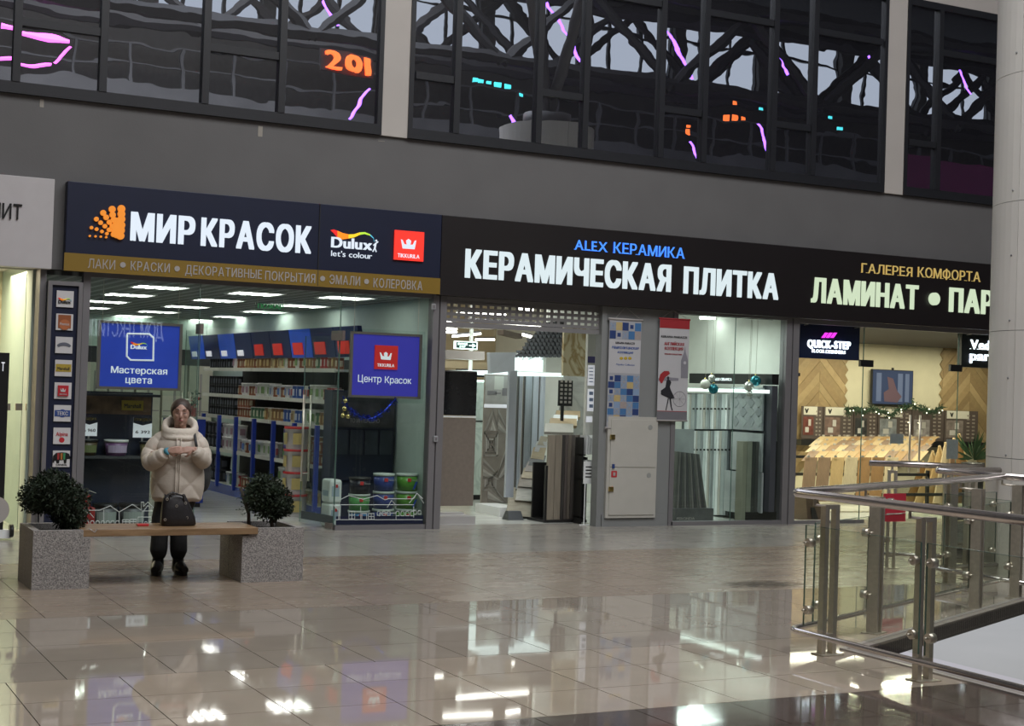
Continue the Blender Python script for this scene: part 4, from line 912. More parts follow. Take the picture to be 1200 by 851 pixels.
bucket2(4.02-.08, FYl+.1, .862, .135, .19, cm('bviolet', (.20, .09, .22)), Mw_, cm('blab1', (.45, .35, .5)), 'violet and white oval paint tub on the left window shelf')
bucket2(3.60, FYl+.1, .862, .12, .19, cm('bbrown', (.10, .07, .04)), M_blk, cm('blab2', (.16, .18, .08)), 'dark green and brown paint tub at the left end of the window shelf')
bucket2(4.32, FYl+.1, .862, .10, .17, cm('bolive', (.20, .17, .08)), M_blk, cm('blab3', (.4, .33, .16)), 'olive paint tub on the window shelf beside the woman')
bucket2(3.84, FYl+.1, .022, .14, .27, cm('bgrey', (.10, .10, .11)), M_blk, cm('blab4', (.33, .36, .34)), 'dark bucket with a pale label on the floor shelf, nearer the red cans')
bucket2(4.16, FYl+.1, .022, .15, .27, cm('bgrey', (.10, .10, .11)), M_blk, cm('blab4', (.33, .36, .34)), 'dark bucket with a pale label on the floor shelf behind the woman')
b = B(); b.box(3.47, 3.66, FYl-.22, FYl-.03, 0, .27, .015); solo('fuel_can', b, cm('redcan', (.35, .02, .02)), 'square red can on the floor behind the left window', 'can')
t = thing('red_canister', (3.55, FYl-.12, .272), 'small red canister with a hose standing on the square red can', 'can')
b = B(); b.lathe(3.55, FYl-.12, [(.07, .272), (.07, .40), (.05, .42)], 16); link('body', b, cm('redcan', (.35, .02, .02)), t); b = B(); b.tube([(3.52, FYl-.12, .42), (3.50, FYl-.12, .47), (3.46, FYl-.12, .52)], .012, 6); link('handle', b, cm('redcan', (.35, .02, .02)), t); b = B(); b.tube([(3.55, FYl-.12, .42), (3.6, FYl-.12, .46), (3.68, FYl-.12, .43)], .006, 6); link('hose', b, M_pale, t)
# back of the shop: pale shelving and a column of display panels, flower pot on a blue cabinet
for i in range(5):
    x = 5.3+i*.48; b = B(); b.box(x, x+.44, 27.2, 27.6, 0, 2.05); b.mi = 1; b.box(x+.2, x+.24, 27.19, 27.2, .2, 1.9)
    for z in (.6, 1.2): b.box(x+.02, x+.42, 27.19, 27.2, z, z+.02)
    solo('sample_cabinet', b, [pm('pale_cabinet', (.72, .70, .58), .5, noise=.05), M_pale], 'tall pale sample cabinet at the back of the shop, %s of five from the left' % ('first', 'second', 'third', 'fourth', 'last')[i], 'cabinet', 'pale cabinets at the back')
b = B(); b.box(5.2, 7.7, 27.2, 27.4, 2.052, 2.34); solo('dark_header', b, M_backp, 'dark header band above the pale cabinets at the back of the paint shop', 'sign')
t = thing('blue_cabinet', (5.72, 21.0, 0), 'blue end cabinet standing behind the woman in the paint shop', 'cabinet')
b = B(); b.box(5.35, 5.78, 20.8, 21.5, .06, 1.24); link('body', b, M_sblue, t); b = B(); b.box(5.38, 5.75, 20.83, 21.47, 0, .06); link('base', b, M_blk, t); b = B(); b.box(5.33, 5.80, 20.78, 21.52, 1.24, 1.27); link('top', b, M_cream, t)
M_leafr = pm('red_flower', (.5, .03, .04), .5, noise=.1); M_leafg = pm('plant_green', (.02, .05, .015), .6, noise=.3, scale=20)
t = thing('potted_flower', (5.66, 21.05, 1.27), 'small red-flowered pot plant on the blue cabinet', 'plant')
b = B(); b.lathe(5.66, 21.05, [(.05, 1.27), (.07, 1.40)], 12); link('pot', b, M_leafr, t)
b = B(); bb = B()
for k in range(60):
    p = Vector((5.66+rnd.gauss(0, .05), 21.05+rnd.gauss(0, .05), 1.50+rnd.gauss(0, .07))); d = Vector((rnd.uniform(-1, 1), rnd.uniform(-1, 1), rnd.uniform(-.3, 1))).normalized()*.05; e = d.orthogonal().normalized()*.02
    (bb if k % 4 == 0 else b).quad(p-e, p+d*.5-e, p+d, p+e)
tag(link('foliage', b, M_leafg, t, recalc=False), kind='stuff'); tag(link('blossoms', bb, M_leafr, t, recalc=False), kind='stuff')
# hanging green price sign
t = thing('hanging_sign', (7.0, 19.6, 2.5), 'small clear hanging sign with green lettering in the paint shop', 'sign')
X0, Z1 = W(302, 356, 19.6); X1, Z0 = W(332, 368, 19.6); b = B(); b.box(X0-.03, X1+.03, 19.6, 19.606, Z0-.02, Z1+.03); link('sheet', b, M_glass, t)
letters(t, 'ПОЖАР', (X0, 19.6, (Z0+Z1)/2), X1-X0, (Z1-Z0)/2, pm('green_print', (.03, .25, .08), .5, noise=0, emit=.35), bold=.03, depth=.004)  # the green print is given a glow to brighten it
for xx in (X0, X1): b = B(); b.tube([(xx, 19.603, Z1), (xx, 19.603, ZC)], .003, 4); link('wire', b, M_steel, t)
# ================================================================== tile shop: shell
M_w2 = pm('tile_shop_wall', (.72, .72, .66), .7, noise=.03)
M_cr = pm('cream_wall', (.66, .54, .36), .8, noise=.03)
M_dkceil = pm('open_ceiling', (.035, .03, .027), .9, noise=.2)
b = B(); b.box(7.85, 13.40, 27, 27.1, 0, 4.2); struct('wall_tile_shop_back', b, M_cr)
b = B(); b.box(7.85, 7.9, YF+.45, 27, 0, 4.2); struct('wall_tile_shop_left', b, M_w2)
b = B(); b.box(13.38, 13.46, YF+.12, 29, 0, 4.2); struct('wall_tile_shop_right', b, M_w2)
b = B(); b.box(7.85, 28, YF+.45, 29, 4.2, 4.3); struct('ceiling_tile_shop', b, M_dkceil)
b = B(); b.box(7.85, 28, YF+.45, YF+.5, 2.95, 4.2); struct('wall_bulkhead', b, M_dkceil)
# linear lamps in the open ceiling
M_lin = pm('linear_lamp', (1, 1, .95), .5, emit=7, ecol=(1, .98, .88), noise=0)
LL = [((550, 374.5), (633, 380), 20.2, 'longest linear lamp under the tile shop ceiling'), ((531, 393), (563, 390), 22.5, 'slanting linear lamp behind the exit sign'), ((521, 376), (533, 378), 22, 'short linear lamp at the left jamb of the tile shop, upper'), ((521, 384), (535, 384.5), 22.3, 'short linear lamp at the left jamb of the tile shop, middle'), ((521, 388), (535, 388.5), 22.8, 'short linear lamp at the left jamb of the tile shop, lower'), ((558, 397), (579, 397), 24.5, 'faint linear lamp right of the exit sign'), ((613, 391), (624, 394), 22, 'short linear lamp in front of the black scale wall'), ((536, 366), (592, 368), 19.4, 'linear lamp seen through the shutter holes on the left'), ((609, 360), (624, 362), 20, 'linear lamp seen through the shutter holes on the right')]
for (a, c, Y, lab) in LL:
    A = W(a[0], a[1], Y); C = W(c[0], c[1], Y); t = thing('linear_lamp', (A[0], Y, A[1]), lab, 'light')
    b = B(); b.obox((A[0], Y-.03, A[1]-.035), (C[0]-A[0], 0, C[1]-A[1]), (0, .07, 0), (0, 0, .035)); link('diffuser', b, M_lin, t)
    b = B(); b.obox((A[0], Y-.035, A[1]), (C[0]-A[0], 0, C[1]-A[1]), (0, .08, 0), (0, 0, .03)); link('housing', b, M_alu, t)
    for P_ in (A, C): b = B(); b.tube([(P_[0], Y, P_[1]+.02), (P_[0], Y, 4.2)], .004, 4); link('suspension', b, M_steel, t)
for (x0, y0, x1, y1, Y) in ((540, 384, 580, 386, 21), (590, 392, 612, 397, 23)):
    A = W(x0, y0, Y); C = W(x1, y1, Y); b = B(); b.obox((A[0], Y, A[1]), (C[0]-A[0], 0, C[1]-A[1]), (0, .25, 0), (0, 0, .08)); solo('ceiling_duct', b, M_brown if 0 else pm('duct', (.16, .13, .11), .6, noise=.1), 'brown duct crossing the open ceiling %s' % ('left of the mast' if x0 < 560 else 'before the black scale wall'), 'duct')
# roller shutter rolled down to the head of the opening
t = thing('roller_shutter', ((7.9+XP0)/2, YF+.06, 2.62), 'perforated grey roller shutter rolled up at the head of the tile shop entrance', 'shutter')
zt0 = [W(610, y, YF+.06)[1] for y in (350, 357, 361.5, 367, 371, 376.5, 381.5)]
xa, xb = 7.90, XP0
M_sh = pm('shutter_grey', (.26, .25, .25), .45, metal=.3, noise=.04)
pit = .068; z = 2.90
for k in range(4):
    b = B(); zz = z-k*.075; b.box(xa, xb, YF+.05, YF+.065, zz-.022, zz+.018); link('slat', b, M_sh, t)
b = B(); b.box(xa, xb, YF+.045, YF+.075, 2.585, 2.645); link('bottom_bar', b, M_sh, t)
b = B(); n = int((xb-xa)/.102)
for k in range(3):
    zz = z-k*.075
    for i in range(n+1): x = xa+i*(xb-xa)/n; b.box(x-.019, x+.019, YF+.052, YF+.063, zz-.064, zz-.018)
tag(link('perforated_web', b, M_sh, t), kind='stuff')
b = B(); b.box(xa, xb, YF+.05, YF+.065, 2.91, 2.99); link('slat', b, M_sh, t)
# exit sign on a mast
Y = 21.5; X0, Z1 = W(533.5, 399.5, Y); X1, Z0 = W(559.5, 410, Y)
M_gx = pm('exit_dark_green', (.01, .05, .045), .4, noise=0); M_exl = pm('exit_lit', (.8, 1, .95), .5, emit=1.6, ecol=(.8, 1, .93), noise=0)
t = thing('exit_sign', ((X0+X1)/2, Y, Z0), 'green lit exit sign ВЫХОД EXIT with a right arrow inside the tile shop', 'sign')
b = B(); b.box(X0, X1, Y, Y+.06, Z0, Z1, .004); link('lit_case', b, M_exl, t); b = B(); b.box(X0+.02, X1-.02, Y-.004, Y, Z0+.015, Z1-.015); link('green_face', b, M_gx, t)
w_ = X1-X0; h_ = Z1-Z0
letters(t, 'ВЫХОД', (X0+w_*.12, Y-.004, Z0+h_*.52), w_*.42, h_*.25, M_exl, bold=.02, depth=.003); letters(t, 'EXIT', (X0+w_*.2, Y-.004, Z0+h_*.2), w_*.26, h_*.2, M_exl, bold=.02, depth=.003)
b = B(); b.prism([(X0+w_*.62, Z0+h_*.42), (X0+w_*.62, Z0+h_*.56), (X0+w_*.78, Z0+h_*.56), (X0+w_*.76, Z0+h_*.78), (X0+w_*.92, Z0+h_*.49), (X0+w_*.76, Z0+h_*.2), (X0+w_*.78, Z0+h_*.42)], Y-.008, Y-.004); link('arrow', b, M_exl, t)
A = W(553, 376, Y+.3); b = B(); b.tube([(A[0], Y+.3, 1.9), (A[0], Y+.3, 4.2)], .035, 8); solo('ceiling_mast', b, M_w2, 'thin white mast behind the exit sign', 'pole')
# helper: slab from photo px
def slab(nm, x0, y0, x1, y1, Y, d, mat, label, cat, parent=None, bev=0, z0=None, g=None):
    r = rectF(x0, y0, x1, y1, Y); b = B(); b.box(r[0], r[1], Y, Y+d, r[2] if z0 is None else z0, r[3], bev)
    if parent is not None: return link(nm, b, mat, parent)
    return solo(nm, b, mat, label, cat, g)
M_bt = pm('black_marble', (.012, .013, .015), .06, noise=.2)
M_bb = pm('brown_tile', (.20, .165, .135), .5, noise=.08, scale=20)
# left display wing
Y = 18.25; t = thing('display_wing', (8.3, Y, 0), 'display wing with a glossy black tile above a brown tile, left in the tile shop', 'display')
slab('black_tile', 518.5, 436, 558.5, 487, Y, .03, M_bt, 0, 0, t); slab('brown_tile', 516, 490, 556, 593, Y, .03, M_bb, 0, 0, t)
slab('divider_rail', 517, 487.5, 558, 489.5, Y-.01, .04, M_white, 0, 0, t); slab('top_rail', 519, 434.5, 559, 436, Y-.01, .05, M_alu, 0, 0, t)
b = B(); b.box(8.0, 8.05, Y+.03, Y+.08, 0, 2.1); link('stand_post', b, M_alu, t)
b = B(); b.box(8.02, 8.68, 17.95, 18.5, 0, .10); b.box(8.02, 8.08, 17.93, 17.96, .1, .25); b.box(8.02, 8.68, 18.3, 18.5, .1, .12); link('foot', b, pm('foot_grey', (.42, .40, .39), .5, noise=.03), t)
# beige canopy above
slab('canopy_box', 520, 411, 568, 421, 20.4, .5, pm('canopy_grey', (.30, .26, .24), .6, noise=.03), 'grey canopy box above the black display tile', 'canopy')
slab('wall_header', 519, 424, 575, 432, 23.5, .3, M_cr, 'cream ledge below the grey canopy deep in the tile shop', 'ledge')
slab('dark_header', 540, 433, 578, 442, 22.6, .2, M_bt, 'black strip behind the black tile display', 'panel')
# pale marble wing
def marblem(nm, c1, c2, sc=2.0):
    m = pm(nm, c1, .2, noise=0); nt = m.node_tree; N = nt.nodes; L = nt.links; b_ = N['Principled BSDF']; tc = N.new('ShaderNodeTexCoord')
    nz = N.new('ShaderNodeTexNoise'); nz.inputs['Scale'].default_value = sc; nz.inputs['Detail'].default_value = 7; nz.inputs['Distortion'].default_value = 1.8
    cr = N.new('ShaderNodeValToRGB'); e = cr.color_ramp.elements; e[0].position = .44; e[0].color = tuple(c1)+(1,); e[1].position = .5; e[1].color = tuple(c2)+(1,); e.new(.56).color = tuple(c1)+(1,)
    L.new(tc.outputs['Object'], nz.inputs['Vector']); L.new(nz.outputs[0], cr.inputs[0]); L.new(cr.outputs[0], b_.inputs['Base Color']); return m
M_mw = marblem('marble_white', (.62, .68, .63), (.50, .56, .52)); M_gold_m = marblem('marble_gold', (.62, .55, .36), (.35, .24, .10), 1.6); M_gm = marblem('marble_grey', (.38, .38, .35), (.30, .30, .28), 1.2)
Y = 21.9; t = thing('display_wing', (10.6, Y, 0), 'pale marble display wing behind the brown tile', 'display')
slab('upper_slab', 557, 448, 568, 493, Y, .03, M_mw, 0, 0, t); slab('lower_slab', 554, 494.5, 567, 580, Y, .03, M_mw, 0, 0, t); slab('lamp_strip', 558, 445.5, 568, 448, Y-.02, .05, M_exl, 0, 0, t); slab('rail', 555, 493, 568, 494.6, Y-.01, .05, M_blk, 0, 0, t); slab('black_base', 552, 580, 595, 593, Y, .3, M_blk, 0, 0, t, z0=0)
# geometric wood wing: parts are the wooden strips
Y = 20.0; t = thing('display_wing', (9.9, Y, 0), 'display wing with a room photo above grey geometric wood-look tiles', 'display')
r = rectF(566, 439, 597.5, 590, Y); b = B(); b.box(r[0], r[1], Y, Y+.03, r[2], r[3]); link('backing', b, pm('wing_wood', (.34, .30, .26), .5, noise=.1), t)
zp = W(582, 474, Y)[1]; zw = W(582, 478, Y)[1]
b = B(); b.box(r[0]+.01, r[1]-.01, Y-.004, Y, zp, r[3]-.02); ph = link('room_photo', b, pm('photo_grey', (.50, .48, .46), .3, noise=.1), t)
b = B(); hh = r[3]-zp; ww = r[1]-r[0]
b.box(r[0]+ww*.1, r[0]+ww*.45, Y-.006, Y-.004, zp+hh*.3, zp+hh*.45); b.box(r[0]+ww*.65, r[1]-ww*.05, Y-.006, Y-.004, zp+hh*.3, zp+hh*.55); b.box(r[0]+ww*.4, r[0]+ww*.6, Y-.006, Y-.004, zp+hh*.35, zp+hh*.4); link('photo_furniture', b, pm('photo_dark', (.28, .26, .27), .4, noise=.1), ph)
b = B(); b.box(r[0]+ww*.35, r[0]+ww*.7, Y-.0055, Y-.004, zp+hh*.5, zp+hh*.95); link('photo_window', b, M_w2, ph)
b = B(); b.box(r[0], r[1], Y-.006, Y, zw, zp); link('caption_strip', b, M_wp, t)
Ms = [pm('strip_%d' % i, c, .5, noise=.1, scale=15, rnd=.15) for i, c in enumerate(((.46, .43, .39), (.27, .24, .21), (.36, .32, .28), (.55, .52, .48)))]
def strips(cx, cz, hw, hh, kind):
    if kind == 'tri':
        for i in range(4):
            f0, f1 = 1-i*.24, 1-(i+1)*.24+.02
            for s in (-1, 1):
                b = B(); b.prism([(cx+s*hw*f0, cz-hh), (cx+s*hw*f1, cz-hh), (cx, cz-hh+2*hh*f1*.98), (cx, cz-hh+2*hh*f0)], Y-.007-.001*i, Y); link('wood_strip', b, Ms[(i+(s > 0)) % 4], t)
    elif kind == 'rect':
        for i in range(4):
            a = 1-i*.25; c = .13
            for s in (0, 1, 2, 3):
                b = B(); x0, x1, z0, z1 = cx-hw*a, cx+hw*a, cz-hh*a, cz+hh*a
                q = [(x0, x1, z0, z0+hh*c*2*.5), (x0, x1, z1-hh*c, z1), (x0, x0+hw*c*1.4, z0, z1), (x1-hw*c*1.4, x1, z0, z1)][s]
                b.box(q[0], q[1], Y-.006-.001*i, Y, q[2], q[3]); link('wood_strip', b, Ms[(i+s) % 4], t)
    else:
        for i in range(6):
            u = i/6; b = B(); s = 1 if kind == 'd1' else -1
            b.prism([(cx-s*hw, cz+hh*(1-2*u)), (cx-s*hw, cz+hh*(1-2*u-.3)), (cx+s*hw*(1-u), cz-hh), (cx+s*hw*min(1, (1-u)+.15), cz-hh)], Y-.006-.0005*i, Y); link('wood_strip', b, Ms[i % 4], t)
def wz(y): return W(582, y, Y)[1]
xm_ = (r[0]+r[1])/2
strips(xm_-ww*.18, (wz(479)+wz(505))/2, ww*.28, (wz(479)-wz(505))/2, 'tri'); strips(xm_+ww*.25, (wz(479)+wz(508))/2, ww*.22, (wz(479)-wz(508))/2, 'd1')
strips(xm_-ww*.2, (wz(507)+wz(535))/2, ww*.26, (wz(507)-wz(535))/2, 'rect'); strips(xm_+ww*.26, (wz(510)+wz(560))/2, ww*.22, (wz(510)-wz(560))/2, 'd2')
strips(xm_-ww*.1, (wz(537)+wz(562))/2, ww*.36, (wz(537)-wz(562))/2, 'd1'); strips(xm_-ww*.2, (wz(553)+wz(575))/2, ww*.25, (wz(553)-wz(575))/2, 'rect'); strips(xm_+ww*.1, (wz(562)+wz(589))/2, ww*.36, (wz(562)-wz(589))/2, 'd1')
b = B(); b.box(W(571, 600, 19.3)[0], W(597, 600, 19.3)[0], 18.9, 19.7, 0, .13); link('white_foot', b, M_white, t)
# white rack with lit header and hanging wings
t = thing('wing_rack', (10.0, 19, 0), 'white steel rack of receding display wings under a lit header in the tile shop', 'rack')
M_wr = pm('rack_white', (.50, .54, .60), .4, noise=.03)
slab('front_post', 595, 434, 604, 583, 19.2, .06, M_wr, 0, 0, t)
A = W(574, 413, 19.4); A2 = W(575, 438, 19.4); C = W(604, 413, 19.0); C2 = W(603, 435, 19.0)
b = B(); b.hexa([(A2[0], 19.4, A2[1]), (C2[0], 19.0, C2[1]), (C2[0], 19.1, C2[1]), (A2[0], 19.5, A2[1]), (A[0], 19.4, A[1]), (C[0], 19.0, C[1]), (C[0], 19.1, C[1]), (A[0], 19.5, A[1])]); link('front_header', b, M_wr, t)
M_hl = pm('header_lit', (.9, 1, 1), .5, emit=1.1, ecol=(.75, .93, .9), noise=0)
r = rectF(604, 417, 664, 436, 21.5); b = B(); b.box(r[0], r[1], 21.5, 21.6, r[2], r[3]); link('lit_header', b, M_hl, t)
b = B(); b.box(r[0], r[1], 21.2, 21.5, r[3], r[3]+.03); link('header_cap', b, M_wr, t)
for x in (613, 637, 652): X, Z = W(x, 419, 21.1); b = B(); b.tube([(X-.08, 21.45, Z-.03), (X-.05, 21.15, Z+.05), (X+.05, 21.15, Z+.05), (X+.1, 21.3, Z-.03)], .015, 6); link('spotlight_arm', b, M_white, t)
r = rectF(576, 436, 660, 440, 19.6); b = B(); b.box(r[0], r[1], 19.6, 21.9, r[2], r[3]); link('top_rail', b, M_hl, t)
wg = [(607.5, 611, 19.7, 573), (615, 622, 20.1, 560), (624, 630, 20.6, 546), (632.5, 638, 21.1, 535), (641, 646, 21.6, 522), (649.5, 654.5, 22.1, 508), (656, 660, 22.6, 498)]
M_wd = [pm('wing_grey', (.16, .16, .15), .5, noise=.06), pm('wing_taupe', (.10, .09, .085), .5, noise=.08)]
w0 = None
for i, (x0, x1, Y, yb) in enumerate(wg):
    slab('wing_panel', x0-2.5, 441, x0, yb-2, Y, .025, M_wd[i % 2], 0, 0, t); slab('wing_edge', x0, 441, x1-1.8, yb, Y-.02, .03, M_wr, 0, 0, t); slab('wing_edge', x1-1.5, 441, x1, yb-1, Y-.02, .03, M_wr, 0, 0, t); slab('foot_clip', x0-1, yb, x1, yb+2.5, Y-.03, .06, M_blk, 0, 0, t)
# stepped rack of tilted plank samples
t0 = thing('sample_rack', (10.1, 18.9, 0), 'low black stepped rack holding tilted floor samples in the tile shop', 'rack')
n = 12
SP = [(593, 584, 627, 600), (604, 566, 634, 582), (607, 556, 638, 566), (611, 548, 640, 556), (615, 541, 640, 548), (619, 533, 640, 541), (622, 524, 640, 533), (626, 517, 642, 525), (630, 511, 642, 517)]
cols = [(.42, .38, .29), (.50, .49, .43), (.28, .25, .21), (.44, .38, .27), (.36, .33, .30), (.19, .20, .20), (.45, .37, .24), (.52, .53, .53), (.42, .38, .29)]
ra = [W(600, 606, 18.6), W(640, 606, 18.6)]
b = B(); b.prismz([(ra[0][0]+.05, 18.6), (ra[1][0]-.05, 18.6), (ra[1][0]+.35, 20), (ra[1][0]+.0, 20)], .0, .06); link('rack_side', b, M_blk, t0)
nm_ = ['lowest light oak floor sample leaning at the front of the stepped rack', 'pale limed floor sample, second from the front of the stepped rack', 'dark oak floor sample on the stepped rack', 'honey oak floor sample above the dark one on the stepped rack', 'greige floor sample on the stepped rack', 'slate blue-grey floor sample on the stepped rack', 'golden oak floor sample above the slate one', 'whitish floor sample high on the stepped rack', 'light oak floor sample hidden highest behind the plank box']
for i, (x0, y0, x1, y1) in enumerate(SP):
    Y = 18.62+i*.10; y0_ = y0; a = W(x0+4, y0_, Y+.12); c = W(x1, y0_+1, Y+.12); d = W(x0, y1+4, Y-.05); e = W(x1-3, y1+6, Y-.05)
    b = B(); th = .02
    b.hexa([(d[0], Y-.05, d[1]), (e[0], Y-.05, e[1]), (e[0], Y-.03, e[1]-.01), (d[0], Y-.03, d[1]-.01), (a[0], Y+.12, a[1]), (c[0], Y+.12, c[1]), (c[0], Y+.15, c[1]-.01), (a[0], Y+.15, a[1]-.01)])
    solo('floor_sample', b, woodm('sample_wood_%d' % i, cols[i], tuple(q*.75 for q in cols[i]), (2, 8, 8), rnd=.04), nm_[i], 'sample')
b = B(); r = rectF(594, 597, 612, 607, 18.45); b.hexa([(r[0], 18.4, .0), (r[1], 18.4, 0), (r[1], 18.6, 0), (r[0], 18.6, 0), (r[0]+.03, 18.47, .12), (r[1]-.01, 18.47, .12), (r[1]-.01, 18.55, .12), (r[0]+.03, 18.55, .12)]); solo('tag_block', b, pm('tag_block', (.05, .055, .06), .4), 'small black name block in front of the lowest floor sample', 'block')
SP2 = [(638, 496, 674, 505, (.42, .41, .36), 'grey-beige'), (644, 490, 678, 497, (.42, .32, .19), 'tan'), (648, 486, 679, 491, (.68, .70, .70), 'white'), (651, 481, 682, 487, (.38, .28, .16), 'brown'), (655, 476, 684, 481, (.26, .25, .23), 'dark grey')]
for i, (x0, y0, x1, y1, c, lb) in enumerate(SP2):
    Y = 18.5+i*.30; a = W(x0+3, y0, Y+.15); cc = W(x1, y0+1, Y+.15); d = W(x0, y1+1, Y-.05); e = W(x1-2, y1+2, Y-.05); b = B()
    b.hexa([(d[0], Y-.05, d[1]), (e[0], Y-.05, e[1]), (e[0], Y-.03, e[1]-.04), (d[0], Y-.03, d[1]-.04), (a[0], Y+.2, a[1]), (cc[0], Y+.2, cc[1]), (cc[0], Y+.22, cc[1]-.03), (a[0], Y+.22, a[1]-.03)])
    solo('floor_sample', b, pm('top_sample_%d' % i, c, .5, noise=.08), '%s floor sample on the upper steps above the plank box' % lb, 'sample')
# box of upright dark planks
Y = 18.05; t = thing('plank_box', (10.0, Y, 0), 'black floor box of upright wood-look planks beside the brochure cabinet', 'rack')
b = B(); x0 = W(640, 612, Y)[0]; x1 = W(681, 612, Y)[0]; b.box(x0-.06, x1+.06, Y-.05, Y+.45, 0, .035); b.box(x0-.05, x0-.02, Y-.04, Y, 0, .78); b.box(x1+.02, x1+.05, Y-.04, Y+.4, 0, .9); b.box(x0, x1, Y+.42, Y+.45, 0, .8); link('box_frame', b, M_blk, t)
pc = [(.30, .26, .20), (.30, .26, .20), (.06, .055, .05), (.12, .10, .09), (.19, .16, .13), (.13, .11, .10), (.22, .19, .17), (.15, .12, .10), (.10, .09, .08)]
pe = [642, 650, 658, 661.5, 665, 669, 672.5, 676, 679, 683]
for i in range(9):
    r = rectF(pe[i], 510, pe[i+1]-.6, 611, Y+i*.02); b = B(); b.box(r[0], r[1], Y+i*.02, Y+.05+i*.02, .036, r[3]-(.0 if i > 1 else 0)); link('plank', b, woodm('plank_%d' % (i if i > 1 else 0), pc[i], tuple(q*.7 for q in pc[i]), (10, 4, .8), rnd=.0), t)
# tall marble panels and notice wall
slab('marble_sample', 660.5, 381, 688, 441, 18.6, .05, M_gold_m, 'tall golden onyx marble slab hung beside the notice wall', 'panel')
slab('marble_sample', 660.5, 441, 688, 478, 19.6, .05, M_gm, 'grey marble slab under the golden onyx slab', 'panel', z0=.01)
r = rectF(655, 446, 671, 476, 18.9); b = B(); b.box(r[0], r[1], 18.9, 18.93, r[2], r[3]); b.box(r[0]+.05, r[0]+.09, 18.9, 18.93, 0, r[2]); b.mi = 1
for i in range(3):
    for j in range(6): b.box(r[0]+.02+i*.07, r[0]+.06+i*.07, 18.895, 18.9, r[2]+.04+j*.06, r[2]+.075+j*.06)
solo('swatch_board', b, [M_blk, M_pale], 'small black swatch board with rows of pale chips beside the wings', 'board')
Y = 17.95; r = rectF(687.5, 382, 704, 514, Y); t = thing('notice_wall', (10.1, Y, r[2]), 'narrow cream notice wall with papers at the right jamb of the tile shop', 'panel')
b = B(); b.box(r[0], r[1]+.05, Y, Y+.06, r[2], r[3]); link('panel', b, M_w2, t)
def note(x0, y0, x1, y1, m, nm='paper'): q = rectF(x0, y0, x1, y1, Y-.004); b = B(); b.box(q[0], q[1], Y-.004, Y, q[2], q[3]); return link(nm, b, m, t)
note(689, 418, 705, 425.5, pm('violet_strip', (.10, .09, .25), .5), 'violet_strip'); note(689, 428, 697, 452, M_wp); note(698, 428, 704, 452, M_wp); note(688.5, 456, 697, 482, M_wp); note(687, 488, 694, 495, M_wp); note(698, 492, 701, 500, M_pale, 'switch')
b = B()
for k in range(5): q = rectF(690.5, 431+k*4, 695, 432+k*4, Y-.006); b.box(q[0], q[1], Y-.006, Y-.004, q[2], q[3])
for k in range(3): q = rectF(690.5, 459+k*7.5, 695, 463+k*7.5, Y-.006); b.box(q[0], q[1], Y-.006, Y-.004, q[2], q[3])
link('print', b, cm('noteprint', (.25, .33, .5)), t)
Y = 17.75; r = rectF(685.5, 513, 702, 614, Y); t = thing('brochure_cabinet', (10.1, Y, 0), 'black stepped cabinet of white catalogues at the right jamb of the tile shop', 'cabinet')
b = B(); b.box(r[0], XP0-.01, Y+.2, Y+.24, 0, r[3]); b.box(XP0-.03, XP0-.01, Y, Y+.2, 0, r[3]); link('cabinet_body', b, M_blk, t)
for zz in (.1, .62, .95): b = B(); b.box(r[0], XP0-.03, Y, Y+.2, zz-.015, zz); link('cabinet_shelf', b, M_blk, t)
k = 0
for row, (zz, h, n) in enumerate(((.95, .26, 5), (.62, .25, 4), (.10, .30, 0))):
    for i in range(n):
        x = r[0]+.01+i*.038; b = B(); b.box(x, x+.026, Y+.02, Y+.19, zz+.001, zz+h-(.02*(i % 3)))
        solo('catalogue', b, M_white, 'white catalogue standing on the %s shelf of the black cabinet' % ('upper', 'middle')[row], 'book', 'catalogues on the %s shelf' % ('upper', 'middle')[row])
b = B(); q = rectF(684, 541, 697, 567, 17.6); b.box(q[0], q[1], 17.6, 17.61, q[2], q[3]); b.mi = 1
for k in range(4): b.box(q[0]+.03, q[1]-.04, 17.596, 17.6, q[3]-.08-k*.045, q[3]-.065-k*.045)
b.mi = 0; b.tube([(q[0]+.03, 17.605, 0), (q[0]+.03, 17.605, q[2])], .008, 6); b.tube([(q[0]-.04, 17.605, .005), (q[0]+.12, 17.605, .005)], .008, 6)
solo('info_stand', b, [M_white, M_blk], 'white notice on a thin stand in front of the black cabinet', 'sign')
# black scale wall at the ceiling
t = thing('scale_wall', (10.5, 21, 2.4), 'black scale-patterned wall panel under the ceiling of the tile shop', 'panel')
Y = 21.0; P = [W(x, y, Y) for x, y in ((600, 418), (612, 414), (622, 400), (635, 385), (640, 378), (661, 376), (661, 418))]
b = B(); b.prism([(p[0], p[1]) for p in P], Y, Y+.1); link('backing', b, M_blk, t)
b = B(); M_sc = pm('scale_black', (.05, .05, .055), .35, noise=.2)
for i in range(13):
    for j in range(9):
        x = 600+i*5+(j % 2)*2.5; y = 380+j*4.6
        if y > 418-(x-600)*1.0 and x < 660: 
            p = W(x, y, Y-.02); b.prism([(p[0]-.035, p[1]+.02), (p[0]-.02, p[1]-.03), (p[0]+.02, p[1]-.03), (p[0]+.035, p[1]+.02)], Y-.04+.01*(i % 2), Y)
tag(link('scales', b, M_sc, t), kind='stuff')

